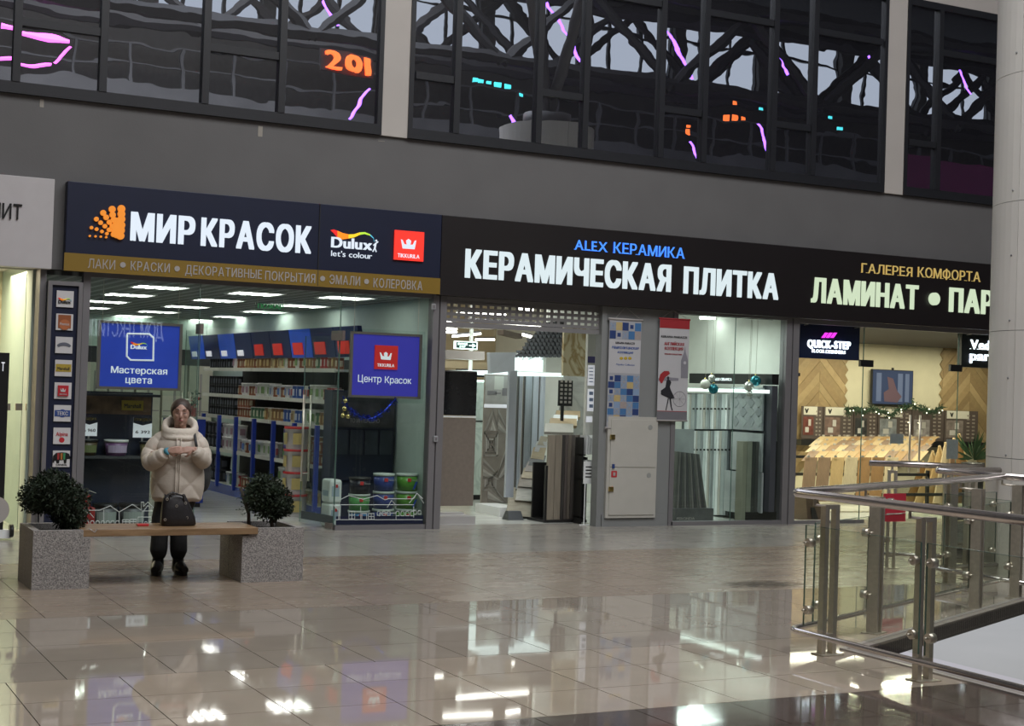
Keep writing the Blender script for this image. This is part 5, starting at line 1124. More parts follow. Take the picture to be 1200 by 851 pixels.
# ================================================================== pier: electric cabinet and banners
Y = YF-.05; r = rectF(711, 488.5, 769.5, 607, Y)
M_cab = pm('cabinet_cream', (.50, .48, .43), .45, noise=.03)
t = thing('electric_cabinet', ((r[0]+r[1])/2, YF, r[2]), 'cream two-door electric cabinet on the grey pier', 'cabinet')
b = B(); b.box(r[0], r[1], Y, YF, r[2], r[3]); link('cabinet_body', b, M_cab, t)
zm = W(740, 548, Y)[1]
for (z0, z1, kx) in ((zm+.005, r[3]-.04, 0), (r[2]+.04, zm-.005, 1)):
    b = B(); b.box(r[0]+.045, r[1]-.03, Y-.012, Y, z0, z1, .003); d = link('cabinet_door', b, M_cab, t)
    b = B(); X = r[1]-.13; b.tube([(X, Y-.016, z1-.10), (X, Y-.010, z1-.10)], .035, 20); link('lock_cover', b, pm('vent_grey', (.33, .33, .31), .4, noise=0), d)
    b = B(); b.box(r[0]+.03, r[0]+.10, Y-.03, Y-.012, (z0+z1)/2+.05*(1-kx), (z0+z1)/2+.065+.05*(1-kx)); link('latch', b, M_goldb, d)
q = rectF(716.5, 552, 723, 559.5, Y-.016); b = B(); b.box(q[0], q[1], Y-.016, Y-.013, q[2], q[3]); st = link('red_sticker', b, cm('fire_red', (.5, .03, .04)), t)
b = B(); b.box(q[0]+.025, q[1]-.025, Y-.018, Y-.016, q[2]+.02, q[3]-.02); link('white_mark', b, M_pale, st)
b = B(); q = rectF(718, 544, 720.5, 549, Y-.03); b.box(q[0], q[1], Y-.03, Y-.012, q[2], q[3]); link('blue_seal', b, cm('seal_blue', (.03, .06, .2)), t)
# patchwork banner: each patch a part
Y = YF-.045; r = rectF(712.5, 374.5, 750, 502, Y); 
# two rows of patches, white text panel, eight rows of patches
t = thing('hanging_banner', ((r[0]+r[1])/2, Y, r[2]), 'narrow hanging banner of blue and yellow patchwork tiles with a white panel', 'banner')
b = B(); b.box(r[0], r[1], Y, Y+.006, r[2], r[3]); link('banner_sheet', b, pm('banner_grey', (.38, .38, .40), .7, noise=.03), t)
for zz in (r[3], r[2]): b = B(); b.tube([(r[0]-.02, Y+.003, zz), (r[1]+.02, Y+.003, zz)], .016, 8); link('banner_rod', b, M_pale, t)
b = B(); b.tube([(r[0]+.1, Y+.003, r[3]+.02), ((r[0]+r[1])/2, Y+.01, r[3]+.17), (r[1]-.03, Y+.003, r[3]+.02)], .003, 4); link('cord', b, M_pale, t)
pcs = {'n': (.02, .045, .16), 'b': (.06, .17, .36), 'y': (.50, .38, .17), 'g': (.30, .32, .36), 'w': (.40, .40, .42), 'l': (.24, .33, .48), 'p': (.36, .30, .28)}
pats = ['gynwb', 'nlgbp', None, 'nbglg', 'nlbyg', 'gblbn', 'pyglb', 'wpnlb', 'ngyyw', 'lgbgy', 'gynbn', 'wyngb']
pats = ['gynwb', 'nwgbp', None, None, None, 'wngbg', 'nbgyg', 'wgbnl', 'gygbn', 'wlpgb', 'bgbgn', 'gynlw', 'wygpn']
rows_px = [(378, 387.5), (388, 397.5)] + [(440+i*7.8, 447.4+i*7.8) for i in range(8)]
use = [p for p in pats if p]
cw = (r[1]-r[0]-.01)/5
for (ya, yb), p in zip(rows_px, use):
    za = W(731, ya, Y)[1]; zb = W(731, yb, Y)[1]
    for i, ch in enumerate(p):
        b = B(); x = r[0]+.005+i*cw; b.box(x+.001, x+cw-.001, Y-.0015, Y, zb, za)
        pa = link('patch', b, pm('patch_'+ch, pcs[ch], .7, noise=.06, scale=40), t)
        if ch == 'w': 
            b = B(); cX, cZ = x+cw/2, (za+zb)/2; b.prism([(cX+.038*math.cos(a*PI/4)*(1 if a % 2 else .7), cZ+.038*math.sin(a*PI/4)*(1 if a % 2 else .7)) for a in range(8)], Y-.0025, Y-.0015); link('star', b, pm('patch_n', pcs['n']), pa)
        if ch == 'g':
            b = B()
            for u in (-1, 1): 
                cX, cZ = x+cw/2, (za+zb)/2; b.prism([(cX-.045, cZ-u*.04), (cX-.035, cZ-u*.045), (cX+.045, cZ+u*.04), (cX+.035, cZ+u*.045)], Y-.0025, Y-.0015)
            link('cross_pattern', b, pm('patch_l', pcs['l']), pa)
M_bw = pm('banner_white', (.50, .49, .50), .7, noise=.02)
za, zb = W(731, 398.5, Y)[1], W(731, 437.5, Y)[1]; b = B(); b.box(r[0]+.004, r[1]-.004, Y-.0015, Y, zb, za); link('white_panel', b, M_bw, t)
M_bl = pm('banner_blue', (.03, .09, .32), .6, noise=0)
lettersF(t, 'KERAMA MARAZZI', 721.5, 400.5, 403, 743.5, Y-.002, M_blk, bold=.02, depth=.002)
lettersF(t, 'Неаполитанская', 717, 405, 408.5, 748, Y-.002, M_bl, bold=.005, depth=.002, italic=.3)
lettersF(t, 'коллекция', 723.5, 411, 414, 741.5, Y-.002, M_bl, bold=.005, depth=.002, italic=.3)
lettersF(t, 'Majolica Collection', 722, 426, 428, 743.5, Y-.002, M_bl, bold=.0, depth=.002, italic=.2)
b = B()
for i in range(3): X, Z = W(728+i*5, 420, Y); b.ball((X, Y-.002, Z), (.03, .003, .022), 10, 6)
link('lemons', b, pm('lemon', (.5, .35, .03), .6), t)
# english collection banner
Y = YF-.06; r = rectF(771.5, 374, 806.5, 493, Y)
t = thing('hanging_banner', ((r[0]+r[1])/2, Y, r[2]), 'narrow hanging banner with a red top and a lady holding a red umbrella', 'banner')
b = B(); b.box(r[0], r[1], Y, Y+.006, r[2], r[3]); link('banner_sheet', b, M_bw, t)
M_rt = pm('banner_red', (.33, .02, .025), .7, noise=.03)
def bz(y): return W(789, y, Y)[1]
b = B(); b.box(r[0], r[1], Y-.002, Y, bz(385), r[3]); link('red_top', b, M_rt, t); b = B(); b.box(r[0], r[1], Y-.002, Y, bz(482.5), bz(481.8)); link('red_line', b, M_rt, t); b = B(); b.box(r[0], r[1], Y-.002, Y, r[2], bz(482.5)); link('grey_foot', b, pm('banner_foot', (.17, .165, .18), .7), t)
for zz in (r[3], r[2]): b = B(); b.tube([(r[0]-.01, Y+.003, zz), (r[1]+.01, Y+.003, zz)], .012, 8); link('banner_rod', b, M_rt if zz == r[3] else M_pale, t)
b = B(); b.tube([(r[0]+.05, Y+.003, r[3]+.02), ((r[0]+r[1])/2-.02, Y+.03, r[3]+.12), (r[1]-.05, Y+.003, r[3]+.02)], .003, 4); link('cord', b, M_pale, t)
lettersF(t, 'KERAMA MARAZZI', 775, 393, 395.5, 805, Y-.002, M_blk, bold=.02, depth=.002)
lettersF(t, 'АНГЛИЙСКАЯ', 778.5, 401.0, 404.5, 801.5, Y-.002, M_rt, bold=.02, depth=.002); lettersF(t, 'КОЛЛЕКЦИЯ', 779, 406.5, 410, 800.5, Y-.002, M_rt, bold=.02, depth=.002); lettersF(t, 'ENGLISH COLLECTION', 779, 414, 415.5, 799, Y-.002, M_rt, bold=.01, depth=.002)
f = lambda x, y: W(760+x/6.55, 370+y/6.55, Y-.003)
M_sk = pm('banner_black', (.015, .015, .02), .7); M_gr = pm('banner_tower', (.24, .23, .26), .7, noise=.05)
b = B(); b.prism([f(*p) for p in ((95, 520), (80, 490), (90, 450), (120, 425), (155, 425), (165, 445), (125, 475), (105, 518))], Y-.005, Y-.002); link('umbrella_print', b, M_rt, t)
b = B(); b.prism([f(*p) for p in ((138, 500), (150, 485), (168, 500), (174, 515), (163, 545), (170, 570), (200, 632), (170, 640), (95, 605), (95, 575), (130, 550))], Y-.005, Y-.002); b.prism([f(*p) for p in ((148, 634), (156, 636), (142, 700), (136, 728), (130, 726), (138, 690))], Y-.005, Y-.002); b.prism([f(*p) for p in ((160, 636), (172, 636), (178, 700), (186, 728), (178, 728), (170, 700))], Y-.005, Y-.002); P = f(150, 478); b.ball((P[0], Y-.003, P[1]), (.02, .003, .022), 10, 6); link('lady_print', b, M_sk, t)
b = B(); b.prism([f(*p) for p in ((248, 480), (250, 345), (262, 310), (272, 285), (280, 235), (286, 285), (296, 315), (303, 345), (303, 480))], Y-.004, Y-.002); b.prism([f(*p) for p in ((75, 480), (120, 470), (230, 480), (230, 500), (75, 500))], Y-.0035, Y-.002); tw = link('tower_print', b, M_gr, t)
b = B(); P = f(278, 362); b.tube([(P[0], Y-.006, P[1]), (P[0], Y-.004, P[1])], .022, 16); link('clock_face', b, M_bw, tw)
b = B(); c_ = f(238, 640); rr_ = .105
b.tube([(c_[0]+rr_*math.cos(a*PI/12), Y-.003, c_[1]+rr_*math.sin(a*PI/12)) for a in range(25)], .003, 4)
for a in range(8): b.tube([(c_[0], Y-.003, c_[1]), (c_[0]+rr_*math.cos(a*PI/4), Y-.003, c_[1]+rr_*math.sin(a*PI/4))], .0015, 3)
link('bicycle_print', b, M_gr, t)
# door handle cap on the pier post
for (x, y, lb) in ((511, 514.5, 'small grey round switch on the post right of the paint shop'), (508.5, 359.5, 'tiny sensor at the top of the post right of the paint shop')):
    X, Z = W(x, y, YF-.06); b = B(); b.box(X-.03, X+.03, YF-.06, YF-.03, Z-.04, Z+.04, .01); b.mi = 1; b.box(X-.015, X+.015, YF-.063, YF-.06, Z-.02, Z+.02)
    solo('wall_switch', b, [pm('switch_grey', (.33, .33, .34), .4), M_alu], lb, 'switch')

# ================================================================== tile shop window
t = thing('glass_wall', (12.3, YF, 0), 'tall glass pane of the tile shop window right of the grey pier', 'glass')
xs_ = W(860, 450, YF+.03)[0]
link('pane', pane(XP1+.02, xs_-.004, YF+.03, .055, 2.93), [M_glass, M_edge], t); link('pane', pane(xs_+.004, 13.27, YF+.03, .055, 2.93), [M_glass, M_edge], t)
b = B(); b.box(11.42, 13.38, 21.2, 21.3, 0, 4.2); struct('wall_window_back', b, M_w2)
def slabX(nm, x0, y0, x1, y1, X, d, mat, parent, z0=None):
    a = WX(x0, y0, X); c = WX(x1, y0, X); e_ = WX(x0, y1, X); g_ = WX(x1, y1, X); b = B()
    b.box(X, X+d, min(a[0], c[0]), max(a[0], c[0]), max(0.01, (e_[1]+g_[1])/2) if z0 is None else z0, (a[1]+c[1])/2); return link(nm, b, mat, parent)
M_ts = [pm('strip_tile_%d' % i, c, .3, noise=.08, rnd=.12) for i, c in enumerate(((.55, .60, .60), (.33, .36, .36), (.68, .70, .70), (.24, .26, .27), (.42, .40, .36)))]
M_pat = pm('pattern_tile', (.30, .32, .33), .35, noise=.15, scale=5); M_gt = pm('grey_tile', (.36, .38, .38), .35, noise=.18, scale=3)
XR = 13.0; t = thing('tile_rack', (XR, 18.3, 0), 'tall rack of thin upright tile strips and grey tiles along the window side wall', 'rack')
slabX('rack_back', 800, 462, 898, 604, XR+.12, .04, pm('rack_dark', (.07, .08, .085), .5), t, 0)
slabX('black_header', 808, 438, 905, 450, XR+.02, .12, M_blk, t)
letters(t, 'ALEX CERAMICA', (XR+.018, WX(836, 446, XR)[0], WX(836, 446, XR)[1]), .45, .04, M_wp, bold=.01, depth=.004, ux=(0, -1, 0), n=(-1, 0, 0))
a_ = WX(806, 457, XR-.1); c_ = WX(898, 457, XR-.1); b = B(); b.box(XR-.12, XR-.04, c_[0], a_[0], a_[1]-.02, a_[1]+.03); link('lamp_rail', b, pm('rail_lit', (.8, .9, .85), .4, emit=1.2, ecol=(.85, 1, .93)), t)
x = 803.0; k = 0
while x < 862:
    wv = rnd.choice((2.2, 3, 4.4, 2.6)); off = rnd.uniform(-.03, .03)
    for (ya, yb) in ((462, 503), (505, 604)):
        if x > 853 and yb > 560: continue
        slabX('tile_strip', x, ya, x+wv-.35, yb, XR+off, .05, M_ts[k % 5], t); k += 1
    x += wv
for y in (479, 527):
    b = B()
    for i in range(11): p = WX(812+i*4.2, y, XR-.05); b.box(XR-.05, XR-.03, p[0]-.012, p[0]+.012, p[1]-.015, p[1]+.01)
    tag(link('clip_row', b, M_blk, t), kind='stuff')
for (x0, y0, x1, y1, m) in ((857, 454, 894, 504, M_pat), (857, 507, 893, 552, M_gt), (849, 552, 867, 600, M_gt), (868, 553, 893, 600, M_gt)): slabX('tile_panel', x0, y0, x1, y1, XR-.05, .03, m, t)
for i in range(4):
    for j in range(4):
        p = WX(862+i*9, 461+j*11, XR-.052); b = B(); s_ = .085; vs = [(XR-.054, p[0]-s_, p[1]), (XR-.054, p[0], p[1]-s_), (XR-.054, p[0]+s_, p[1]), (XR-.054, p[0], p[1]+s_)]; vb = [(q[0]+.006, q[1], q[2]) for q in vs]
        b.hexa([vb[0], vb[1], vb[2], vb[3], vs[0], vs[1], vs[2], vs[3]]); link('diamond_inlay', b, M_ts[3] if (i+j) % 2 else M_ts[1], t)
slabX('side_board', 894, 452, 905, 600, XR+.0, .1, pm('side_dark', (.05, .055, .065), .5), t)
# leaning dark strips, bottom left
Y = 17.95; t = thing('sample_bin', (12.0, Y, 0), 'low grey bin of leaning dark tile strips at the left of the window', 'bin')
q = rectF(790, 596, 835, 612, Y-.06); b = B(); b.box(q[0], q[1], Y-.08, Y+.35, 0, q[3]); link('bin_box', b, pm('bin_grey', (.10, .10, .10), .4, noise=.2), t)
lettersF(t, 'PERONDA', 793, 606.5, 609.5, 814, Y-.081, M_pale, bold=.0, depth=.003)
for i in range(13):
    x0 = 790+i*3.0; xt = 790+i*1.95; a = W(x0, 597, Y); c = W(x0+2.4, 597, Y); d = W(xt, 529+i*.25, Y+.2); e = W(xt+1.6, 529+i*.25, Y+.2)
    b = B(); b.hexa([(a[0], Y, a[1]-.02), (c[0], Y, a[1]-.02), (c[0], Y+.15, a[1]-.02), (a[0], Y+.15, a[1]-.02), (d[0], Y+.1, d[1]), (e[0], Y+.1, d[1]), (e[0], Y+.25, d[1]), (d[0], Y+.25, d[1])]); link('tile_strip', b, M_ts[(1, 3, 3, 4)[i % 4]] if 0 else pm('dark_strip_%d' % (i % 3), ((.12, .12, .11), (.18, .17, .16), (.08, .08, .08))[i % 3], .4, noise=.1), t)
slab('grey_tile', 790, 503, 813, 560, 18.35, .03, M_gt, 'single grey tile leaning behind the dark strips', 'tile', z0=.01)
# upright dark planks, right
Y = 17.50; t = thing('plank_box', (13.0, Y, 0), 'black-based box of upright dark planks at the right of the window', 'rack')
q = rectF(868, 600, 917, 613, Y); b = B(); b.box(q[0]+.08, q[1], Y-.01, Y+.2, 0, q[3]); link('box_base', b, M_blk, t)
pe = [870, 875, 881, 885, 889, 893, 897, 901, 905, 909, 912.5]; pcc = [(.26, .26, .20), (.24, .25, .20), (.05, .055, .05), (.07, .07, .065), (.10, .10, .09), (.06, .06, .055), (.09, .09, .08), (.035, .035, .035), (.08, .08, .07), (.09, .09, .08)]
for i in range(10):
    q = rectF(pe[i], 517.5, pe[i+1]-.4, 602, Y+.006*i); b = B(); b.box(q[0], q[1], Y+.006*i, Y+.16, q[3]*0+(.0 if i < 2 else .14), q[3]); link('plank', b, pm('up_%d' % i, pcc[i], .4, noise=.1), t)
slab('pale_tile', 905, 504, 918, 600, 17.62, .03, M_w2, 'pale tile leaning behind the dark planks at the right', 'tile')
# hanging baubles
M_teal = pm('bauble_teal', (.02, .20, .25), .15, metal=.5, noise=0); M_sil = pm('bauble_silver', (.6, .6, .56), .2, metal=.6, noise=0); M_iv = pm('bauble_ivory', (.7, .68, .6), .3, noise=0)
for (x, y, r_, m, lb) in ((826.5, 450.5, 5.6, M_iv, 'large ivory bauble hanging at the left in the tile shop window'), (834, 443.5, 4, M_sil, 'small silver bauble hanging above the left teal one'), (836, 455.8, 5.6, M_teal, 'teal bauble hanging lower left in the tile shop window'), (885.5, 446.5, 6, M_teal, 'teal bauble hanging highest in the right cluster'), (877.5, 452.8, 5.4, M_sil, 'silver bauble hanging left of the right teal one'), (878.5, 461.5, 3.6, M_sil, 'smallest silver bauble at the bottom of the right cluster')):
    YB = YF+(.5 if x < 850 else .16); X, Z = W(x, y, YB); R_ = r_*.0131; t = thing('hanging_bauble', (X, YB, Z), lb, 'bauble')
    b = B(); b.ball((X, YB, Z), R_, 20, 12); link('ball', b, m, t); b = B(); b.cyl(X, YB, Z+R_*.95, Z+R_+.02, .012, n=8); link('cap', b, M_goldb, t)
    b = B(); b.tube([(X, YB, Z+R_), (X+.01, YB, 2.95)], .003, 4); link('thread', b, M_steel, t)
X, Z = W(828, 374.5, 19.2)
for (x, y, w_, lb) in ((829, 374, 19, 'bright downlight at the left in the tile shop window'), (864, 376, 11, 'small downlight at the middle of the tile shop window')):
    X, Z = W(x, y, 19.2); b = B(); b.lathe(X, 19.2, [(w_*.0062, Z), (w_*.0065, Z+.03)], 20); b.mi = 1; b.lathe(X, 19.2, [(w_*.007, Z+.03), (w_*.007, Z+.07)], 20); b.tube([(X, 19.2, Z+.07), (X, 19.2, 4.2)], .01, 6)
    solo('downlight', b, [pm('downlight_lit', (1, 1, 1), .5, emit=14, ecol=(.9, 1, .95), noise=0), M_white], lb, 'light')
area('window_fill', (12.2, 18.3, 2.9), 1.2, .8, 34, (.88, 1, .95))  # added fill behind the window glass, no fixture of its own
for qx in (9.0, 10.0, 10.9): area('tile_shop_fill', (qx, 20.0, 3.6), .12, 2.4, 22, (.95, 1, .96))  # added narrow fills for the shop interior, apart from the modelled linear lamps
area('tile_shop_fill', (9.0, 24.0, 3.9), 2, 3, 60, (1, .96, .85))  # added fill for the back of the tile shop
# ================================================================== laminate shop
Y3 = 23.0
b = B(); b.box(13.45, 28, Y3, Y3+.1, 0, 4.2); struct('wall_laminate_back', b, pm('laminate_wall', (.66, .60, .43), .8, noise=.03))
b = B(); b.box(27.9, 28, YF+.12, Y3, 0, 4.2); struct('wall_laminate_right', b, M_cr)
b = B(); b.box(13.46, 27.9, YF+.5, Y3, 2.93, 2.98); struct('ceiling_laminate_shop', b, pm('laminate_ceiling', (.06, .055, .05), .8))
# herringbone wood cladding: planks are parts
def herring(nm, px0, px1, label, edge):
    Y = Y3-.03; X0 = W(px0, 440, Y)[0]; X1 = W(px1, 440, Y)[0]
    t = thing(nm, ((X0+X1)/2, Y, 0), label, 'panel')
    cs = [woodm('herring_%d' % i, c, tuple(q*.82 for q in c), (3, 3, 3), rnd=.12) for i, c in enumerate(((.40, .28, .14), (.46, .33, .17), (.35, .24, .12)))]
    cw = (X1-X0)/2; pw = .135; n = 0
    for c in range(2):
        xa = X0+c*cw; s = 1 if c % 2 == 0 else -1
        z = .2
        while z < 3.1:
            zl, zr = (z, z+cw) if s > 0 else (z+cw, z)
            P = [(xa+.002, zl), (xa+cw-.002, zr), (xa+cw-.002, zr+pw*1.38), (xa+.002, zl+pw*1.38)]
            P = clip(clip(P, lambda p: 2.93-p[1]), lambda p: p[1]-.3)
            if len(P) > 2: b = B(); b.prism(P, Y-.004*(n % 3), Y+.025); link('herringbone_plank', b, cs[n % 3], t)
            n += 1; z += pw*1.42
    # zigzag edge
    xe = X1 if edge > 0 else X0; b = B(); z = .3
    while z < 2.8: b.prism([(xe, z), (xe+edge*.075, z+.10), (xe, z+.20)], Y, Y+.02); z += .2
    link('zigzag_edge', b, cs[0], t)
herring('herringbone_wall', 930, 990.5, 'herringbone oak cladding left of the television', 1)
herring('herringbone_wall', 1105, 1168, 'herringbone oak cladding right of the television', -1)
# television
Y = Y3-.12; r = rectF(1022, 433.5, 1070, 475, Y); t = thing('television', ((r[0]+r[1])/2, Y, r[2]), 'wall television showing a dim bluish picture in the laminate shop', 'television')
b = B(); b.box(r[0], r[1], Y, Y+.06, r[2], r[3], .006); link('casing', b, M_blk, t)
scr = pm('screen', (.03, .04, .08), .2, emit=.22, ecol=(.10, .13, .24), noise=.0); nt = scr.node_tree
b = B(); b.box(r[0]+.015, r[1]-.015, Y-.003, Y, r[2]+.02, r[3]-.015); link('screen', b, scr, t)
fx = lambda u: r[0]+(r[1]-r[0])*u; fz = lambda v: r[2]+(r[3]-r[2])*v
b = B()
for u0, u1 in ((.1, .22), (.62, .74), (.8, .9)): b.box(fx(u0), fx(u1), Y-.004, Y-.003, fz(.1), fz(.9))
link('screen_curtains', b, pm('screen_b', (.1, .12, .2), .2, emit=.25, ecol=(.20, .24, .36), noise=0), t)
b = B(); b.prism([(fx(.3), fz(.1)), (fx(.62), fz(.08)), (fx(.72), fz(.25)), (fx(.6), fz(.42)), (fx(.5), fz(.75)), (fx(.36), fz(.8)), (fx(.4), fz(.45)), (fx(.28), fz(.35))], Y-.0055, Y-.003); link('screen_figure', b, pm('screen_c', (.1, .06, .07), .2, emit=.2, ecol=(.28, .18, .2), noise=0), t)
b = B(); X = (r[0]+r[1])/2; b.box(X-.02, X+.02, Y+.0, Y+.03, r[3], r[3]+.04); link('camera', b, M_blk, t)
# display boards row with posters
Y = Y3-.16; zt, zb = W(1040, 479, Y)[1], W(1040, 516, Y)[1]
M_db = pm('board_brown', (.10, .075, .065), .5, noise=.05)
bd = [(940, 964, 0), (965, 1000, 1), (1001, 1028, 2), (1029, 1068, 3), (1069, 1106, 4), (1107, 1146, 5)]
desc = ['leftmost sample board with a red armchair picture in the laminate shop', 'sample board with a pale caption behind the front planks, second from left', 'sample board with a dark room picture behind the garland, third from left', 'sample board with a white basin picture under the television', 'sample board with a bright sofa picture right of the television', 'rightmost sample board with a white caption and chips beside the column']
for i, (x0, x1, k) in enumerate(bd):
    X0, X1 = W(x0, 495, Y)[0], W(x1, 495, Y)[0]
    t = thing('sample_board', ((X0+X1)/2, Y, zb), desc[i], 'board')
    b = B(); b.box(X0, X1, Y, Y+.04, zb, zt); link('board', b, M_db, t); w_ = X1-X0; h_ = zt-zb
    b = B(); b.box(X0+w_*.05, X0+w_*.55, Y-.004, Y, zb+h_*.12, zb+h_*.68); ph = link('room_picture', b, pm('picture_%d' % i, ((.15, .05, .04), (.20, .13, .11), (.05, .05, .05), (.25, .26, .27), (.3, .27, .26), (.22, .18, .16))[i], .3, noise=.4, scale=9), t)
    b = B(); b.box(X0+w_*.15, X0+w_*.32, Y-.006, Y-.004, zb+h_*.2, zb+h_*.36); b.box(X0+w_*.3, X0+w_*.42, Y-.006, Y-.004, zb+h_*.4, zb+h_*.6); link('picture_detail', b, pm('pic_light', (.55, .52, .48), .4), ph)
    if i in (0, 1, 3, 5):
        b = B(); b.box(X0+w_*.06, X0+w_*.72, Y-.005, Y, zt-h_*.26, zt-.005); cp = link('caption_card', b, pm('caption_cream', (.66, .62, .52), .5, noise=.02), t)
        b = B(); cX = X0+w_*.2; cZ = zt-h_*.13; b.prism([(cX-.05, cZ+.04), (cX-.02, cZ+.04), (cX, cZ), (cX+.02, cZ+.04), (cX+.05, cZ+.04), (cX+.012, cZ-.05), (cX-.012, cZ-.05)], Y-.008, Y-.005); link('emblem', b, M_blk, cp)
    for c in range(2):
        b = B()
        for j in range(7): b.box(X0+w_*(.66+c*.16), X0+w_*(.74+c*.16), Y-.006, Y, zb+h_*(.1+j*.12), zb+h_*(.15+j*.12))
        link('chip_column', b, pm('chips', (.33, .28, .24), .5, noise=.3, scale=20), t)
b = B(); b.box(W(935, 520, Y)[0], W(1150, 520, Y)[0], Y-.1, Y+.1, zb-.12, zb-.01); solo('black_ledge', b, M_blk, 'long black ledge under the sample boards', 'ledge')
# garland with lights
Y = Y3-.35; t = thing('pine_garland', (W(1050, 480, Y)[0], Y, 1.7), 'dark green pine garland with pale fairy lights under the television', 'garland')
M_gar = pm('garland_green', (.02, .05, .02), .7, noise=.4, scale=30); P = []
for i in range(24):
    x = 990+i*5.0; y = 479+3.2*math.sin(i*.7)+(4 if 4 < i < 12 else 0)+1.5*math.sin(i*1.9); P.append(W(x, y, Y))
b = B()
for i in range(23):
    for k in range(24):
        u = rnd.random(); p = Vector((P[i][0]*(1-u)+P[i+1][0]*u, Y+rnd.gauss(0, .03), P[i][1]*(1-u)+P[i+1][1]*u+rnd.gauss(0, .035))); d = Vector((rnd.uniform(-1, 1), rnd.uniform(-.6, .6), rnd.uniform(-1, 1))).normalized()*.09; e = d.cross(Vector((0, 1, .2))).normalized()*.012; b.quad(p-e, p+e, p+d)
tag(link('needles', b, M_gar, t, recalc=False), kind='stuff'); b = B(); b.tube([(p[0], Y, p[1]) for p in P], .02, 6); link('stem', b, M_gar, t)
M_fl = pm('fairy_light', (1, .9, .7), .5, emit=2.5, ecol=(1, .9, .7), noise=0)
for i in range(16):
    p = P[(i*3+1) % 24]; b = B(); b.ball((p[0]+rnd.uniform(-.05, .05), Y-.07, p[1]-.03+rnd.uniform(-.06, .06)), .014, 6, 4); link('fairy_light', b, M_fl, t)
# ranks of slanted plank samples
M_lw = [woodm('laminate_%d' % i, c, tuple(q*.8 for q in c), (6, 6, 1.2), rnd=.08) for i, c in enumerate(((.46, .31, .14), (.38, .22, .08), (.54, .39, .20), (.30, .16, .06), (.55, .44, .28), (.24, .15, .09)))]
M_card = pm('tag_card', (.5, .47, .42), .5)
k = 0
t = thing('sample_rack', (15.5, 19.8, 0), 'black frame carrying the ranks of laminate samples', 'rack')
b = B()
for Yr, zr in ((18.9, .35), (19.9, .62), (21.2, .85)): b.box(13.8, 18.6, Yr+.25, Yr+.3, zr-.1, zr-.05); b.box(13.8, 13.85, Yr+.25, Yr+.3, 0, zr); b.box(18.55, 18.6, Yr+.25, Yr+.3, 0, zr)
link('frame', b, M_blk, t)
def samples(row, Y, ya, yb, x0, x1, n, lean, label, g, skew=0):
    global k
    for i in range(n):
        xa = x0+(x1-x0)*i/n; xb = x0+(x1-x0)*(i+.88)/n
        T1 = W(xa+lean, ya, Y+.28); T2 = W(xb+lean, ya+.3, Y+.28); B1 = W(xa, yb, Y); B2 = W(xb, yb, Y)
        bt = B(); bt.hexa([(B1[0], Y, B1[1]), (B2[0], Y, B2[1]), (B2[0], Y+.02, B2[1]), (B1[0], Y+.02, B1[1]), (T1[0], Y+.28, T1[1]), (T2[0], Y+.28, T1[1]), (T2[0], Y+.30, T1[1]), (T1[0], Y+.30, T1[1])])
        root = thing('laminate_sample', ((B1[0]+B2[0])/2, Y, B1[1]), label, 'sample', g)
        k += 1; link('plank', bt, M_lw[rnd.choice((0, 0, 1, 2, 2, 3, 4, 5))], root)
        b = B(); b.box(T1[0]+.02, T1[0]+.075, Y+.26, Y+.27, T1[1]-.0, T1[1]+.03); link('tag_card', b, M_card, root)
samples(5, 22.0, 511.5, 517, 955, 1095, 15, 7, 'small laminate sample in the farthest rank under the boards', 'farthest rank of laminate samples')
samples(4, 21.4, 516, 523, 948, 1090, 14, 8, 'small laminate sample in the fourth rank from the window', 'fourth rank of laminate samples')
samples(3, 20.8, 521.5, 530, 944, 1085, 13, 9, 'laminate sample in the third rank from the window', 'third rank of laminate samples')
samples(2, 20.2, 528.5, 540, 940, 1080, 12, 10, 'laminate sample in the second rank from the window', 'second rank of laminate samples')
samples(1, 19.0, 536, 588, 939, 1050, 7, 5, 'long laminate plank in the front rank behind the shop window', 'front rank of laminate planks')
# leaning planks at the right
for i, (xa, ya, xb, yb, w_, m, lb) in enumerate(((1082, 541, 1070, 590, 12, 1, 'lowest'), (1093, 529, 1082, 590, 13, 2, 'second'), (1101, 523, 1093, 590, 13, 0, 'third'), (1108, 519, 1104, 590, 12, 4, 'fourth'), (1118, 514, 1116, 590, 14, 5, 'fifth'), (1124, 509, 1126, 590, 16, 3, 'tallest'))):
    Y = 20.6-i*.15; a = W(xa, ya, Y); c = W(xa+w_, yb, Y); d = W(xb-4, yb, Y); b = B(); b.prism([(a[0], a[1]), (c[0]+.12, c[1]), (d[0]-.12, d[1])], Y, Y+.03)
    b.mi = 1; b.obox((a[0]-.012, Y-.02, a[1]), (c[0]+.12-a[0], 0, c[1]-a[1]), (.02, 0, .012), (0, .05, 0))
    solo('leaning_plank', b, [M_lw[m], M_lw[2]], '%s of the leaning pointed wood samples beside the column' % lb, 'sample')
b = B()
for kk in range(40):
    a = rnd.uniform(0, PI); L_ = rnd.uniform(.3, .6); p = Vector((W(1140, 550, 19.6)[0], 19.6, .85)); d = Vector((math.cos(a)*L_, rnd.uniform(-.2, .2), math.sin(a)*L_)); e = Vector((-d.z, 0, d.x)).normalized()*.015; b.quad(p-e, p+d*.6-e*1.5, p+d, p+d*.6+e*1.5)
t = thing('palm_plant', (W(1140, 550, 19.6)[0], 19.6, 0), 'dark green palm plant beside the round column in the laminate shop', 'plant')
tag(link('fronds', b, M_leafg, t, recalc=False), kind='stuff'); b = B(); b.lathe(ORG[t].x, 19.6, [(.16, 0), (.2, .8)], 16); link('pot', b, M_blk, t)
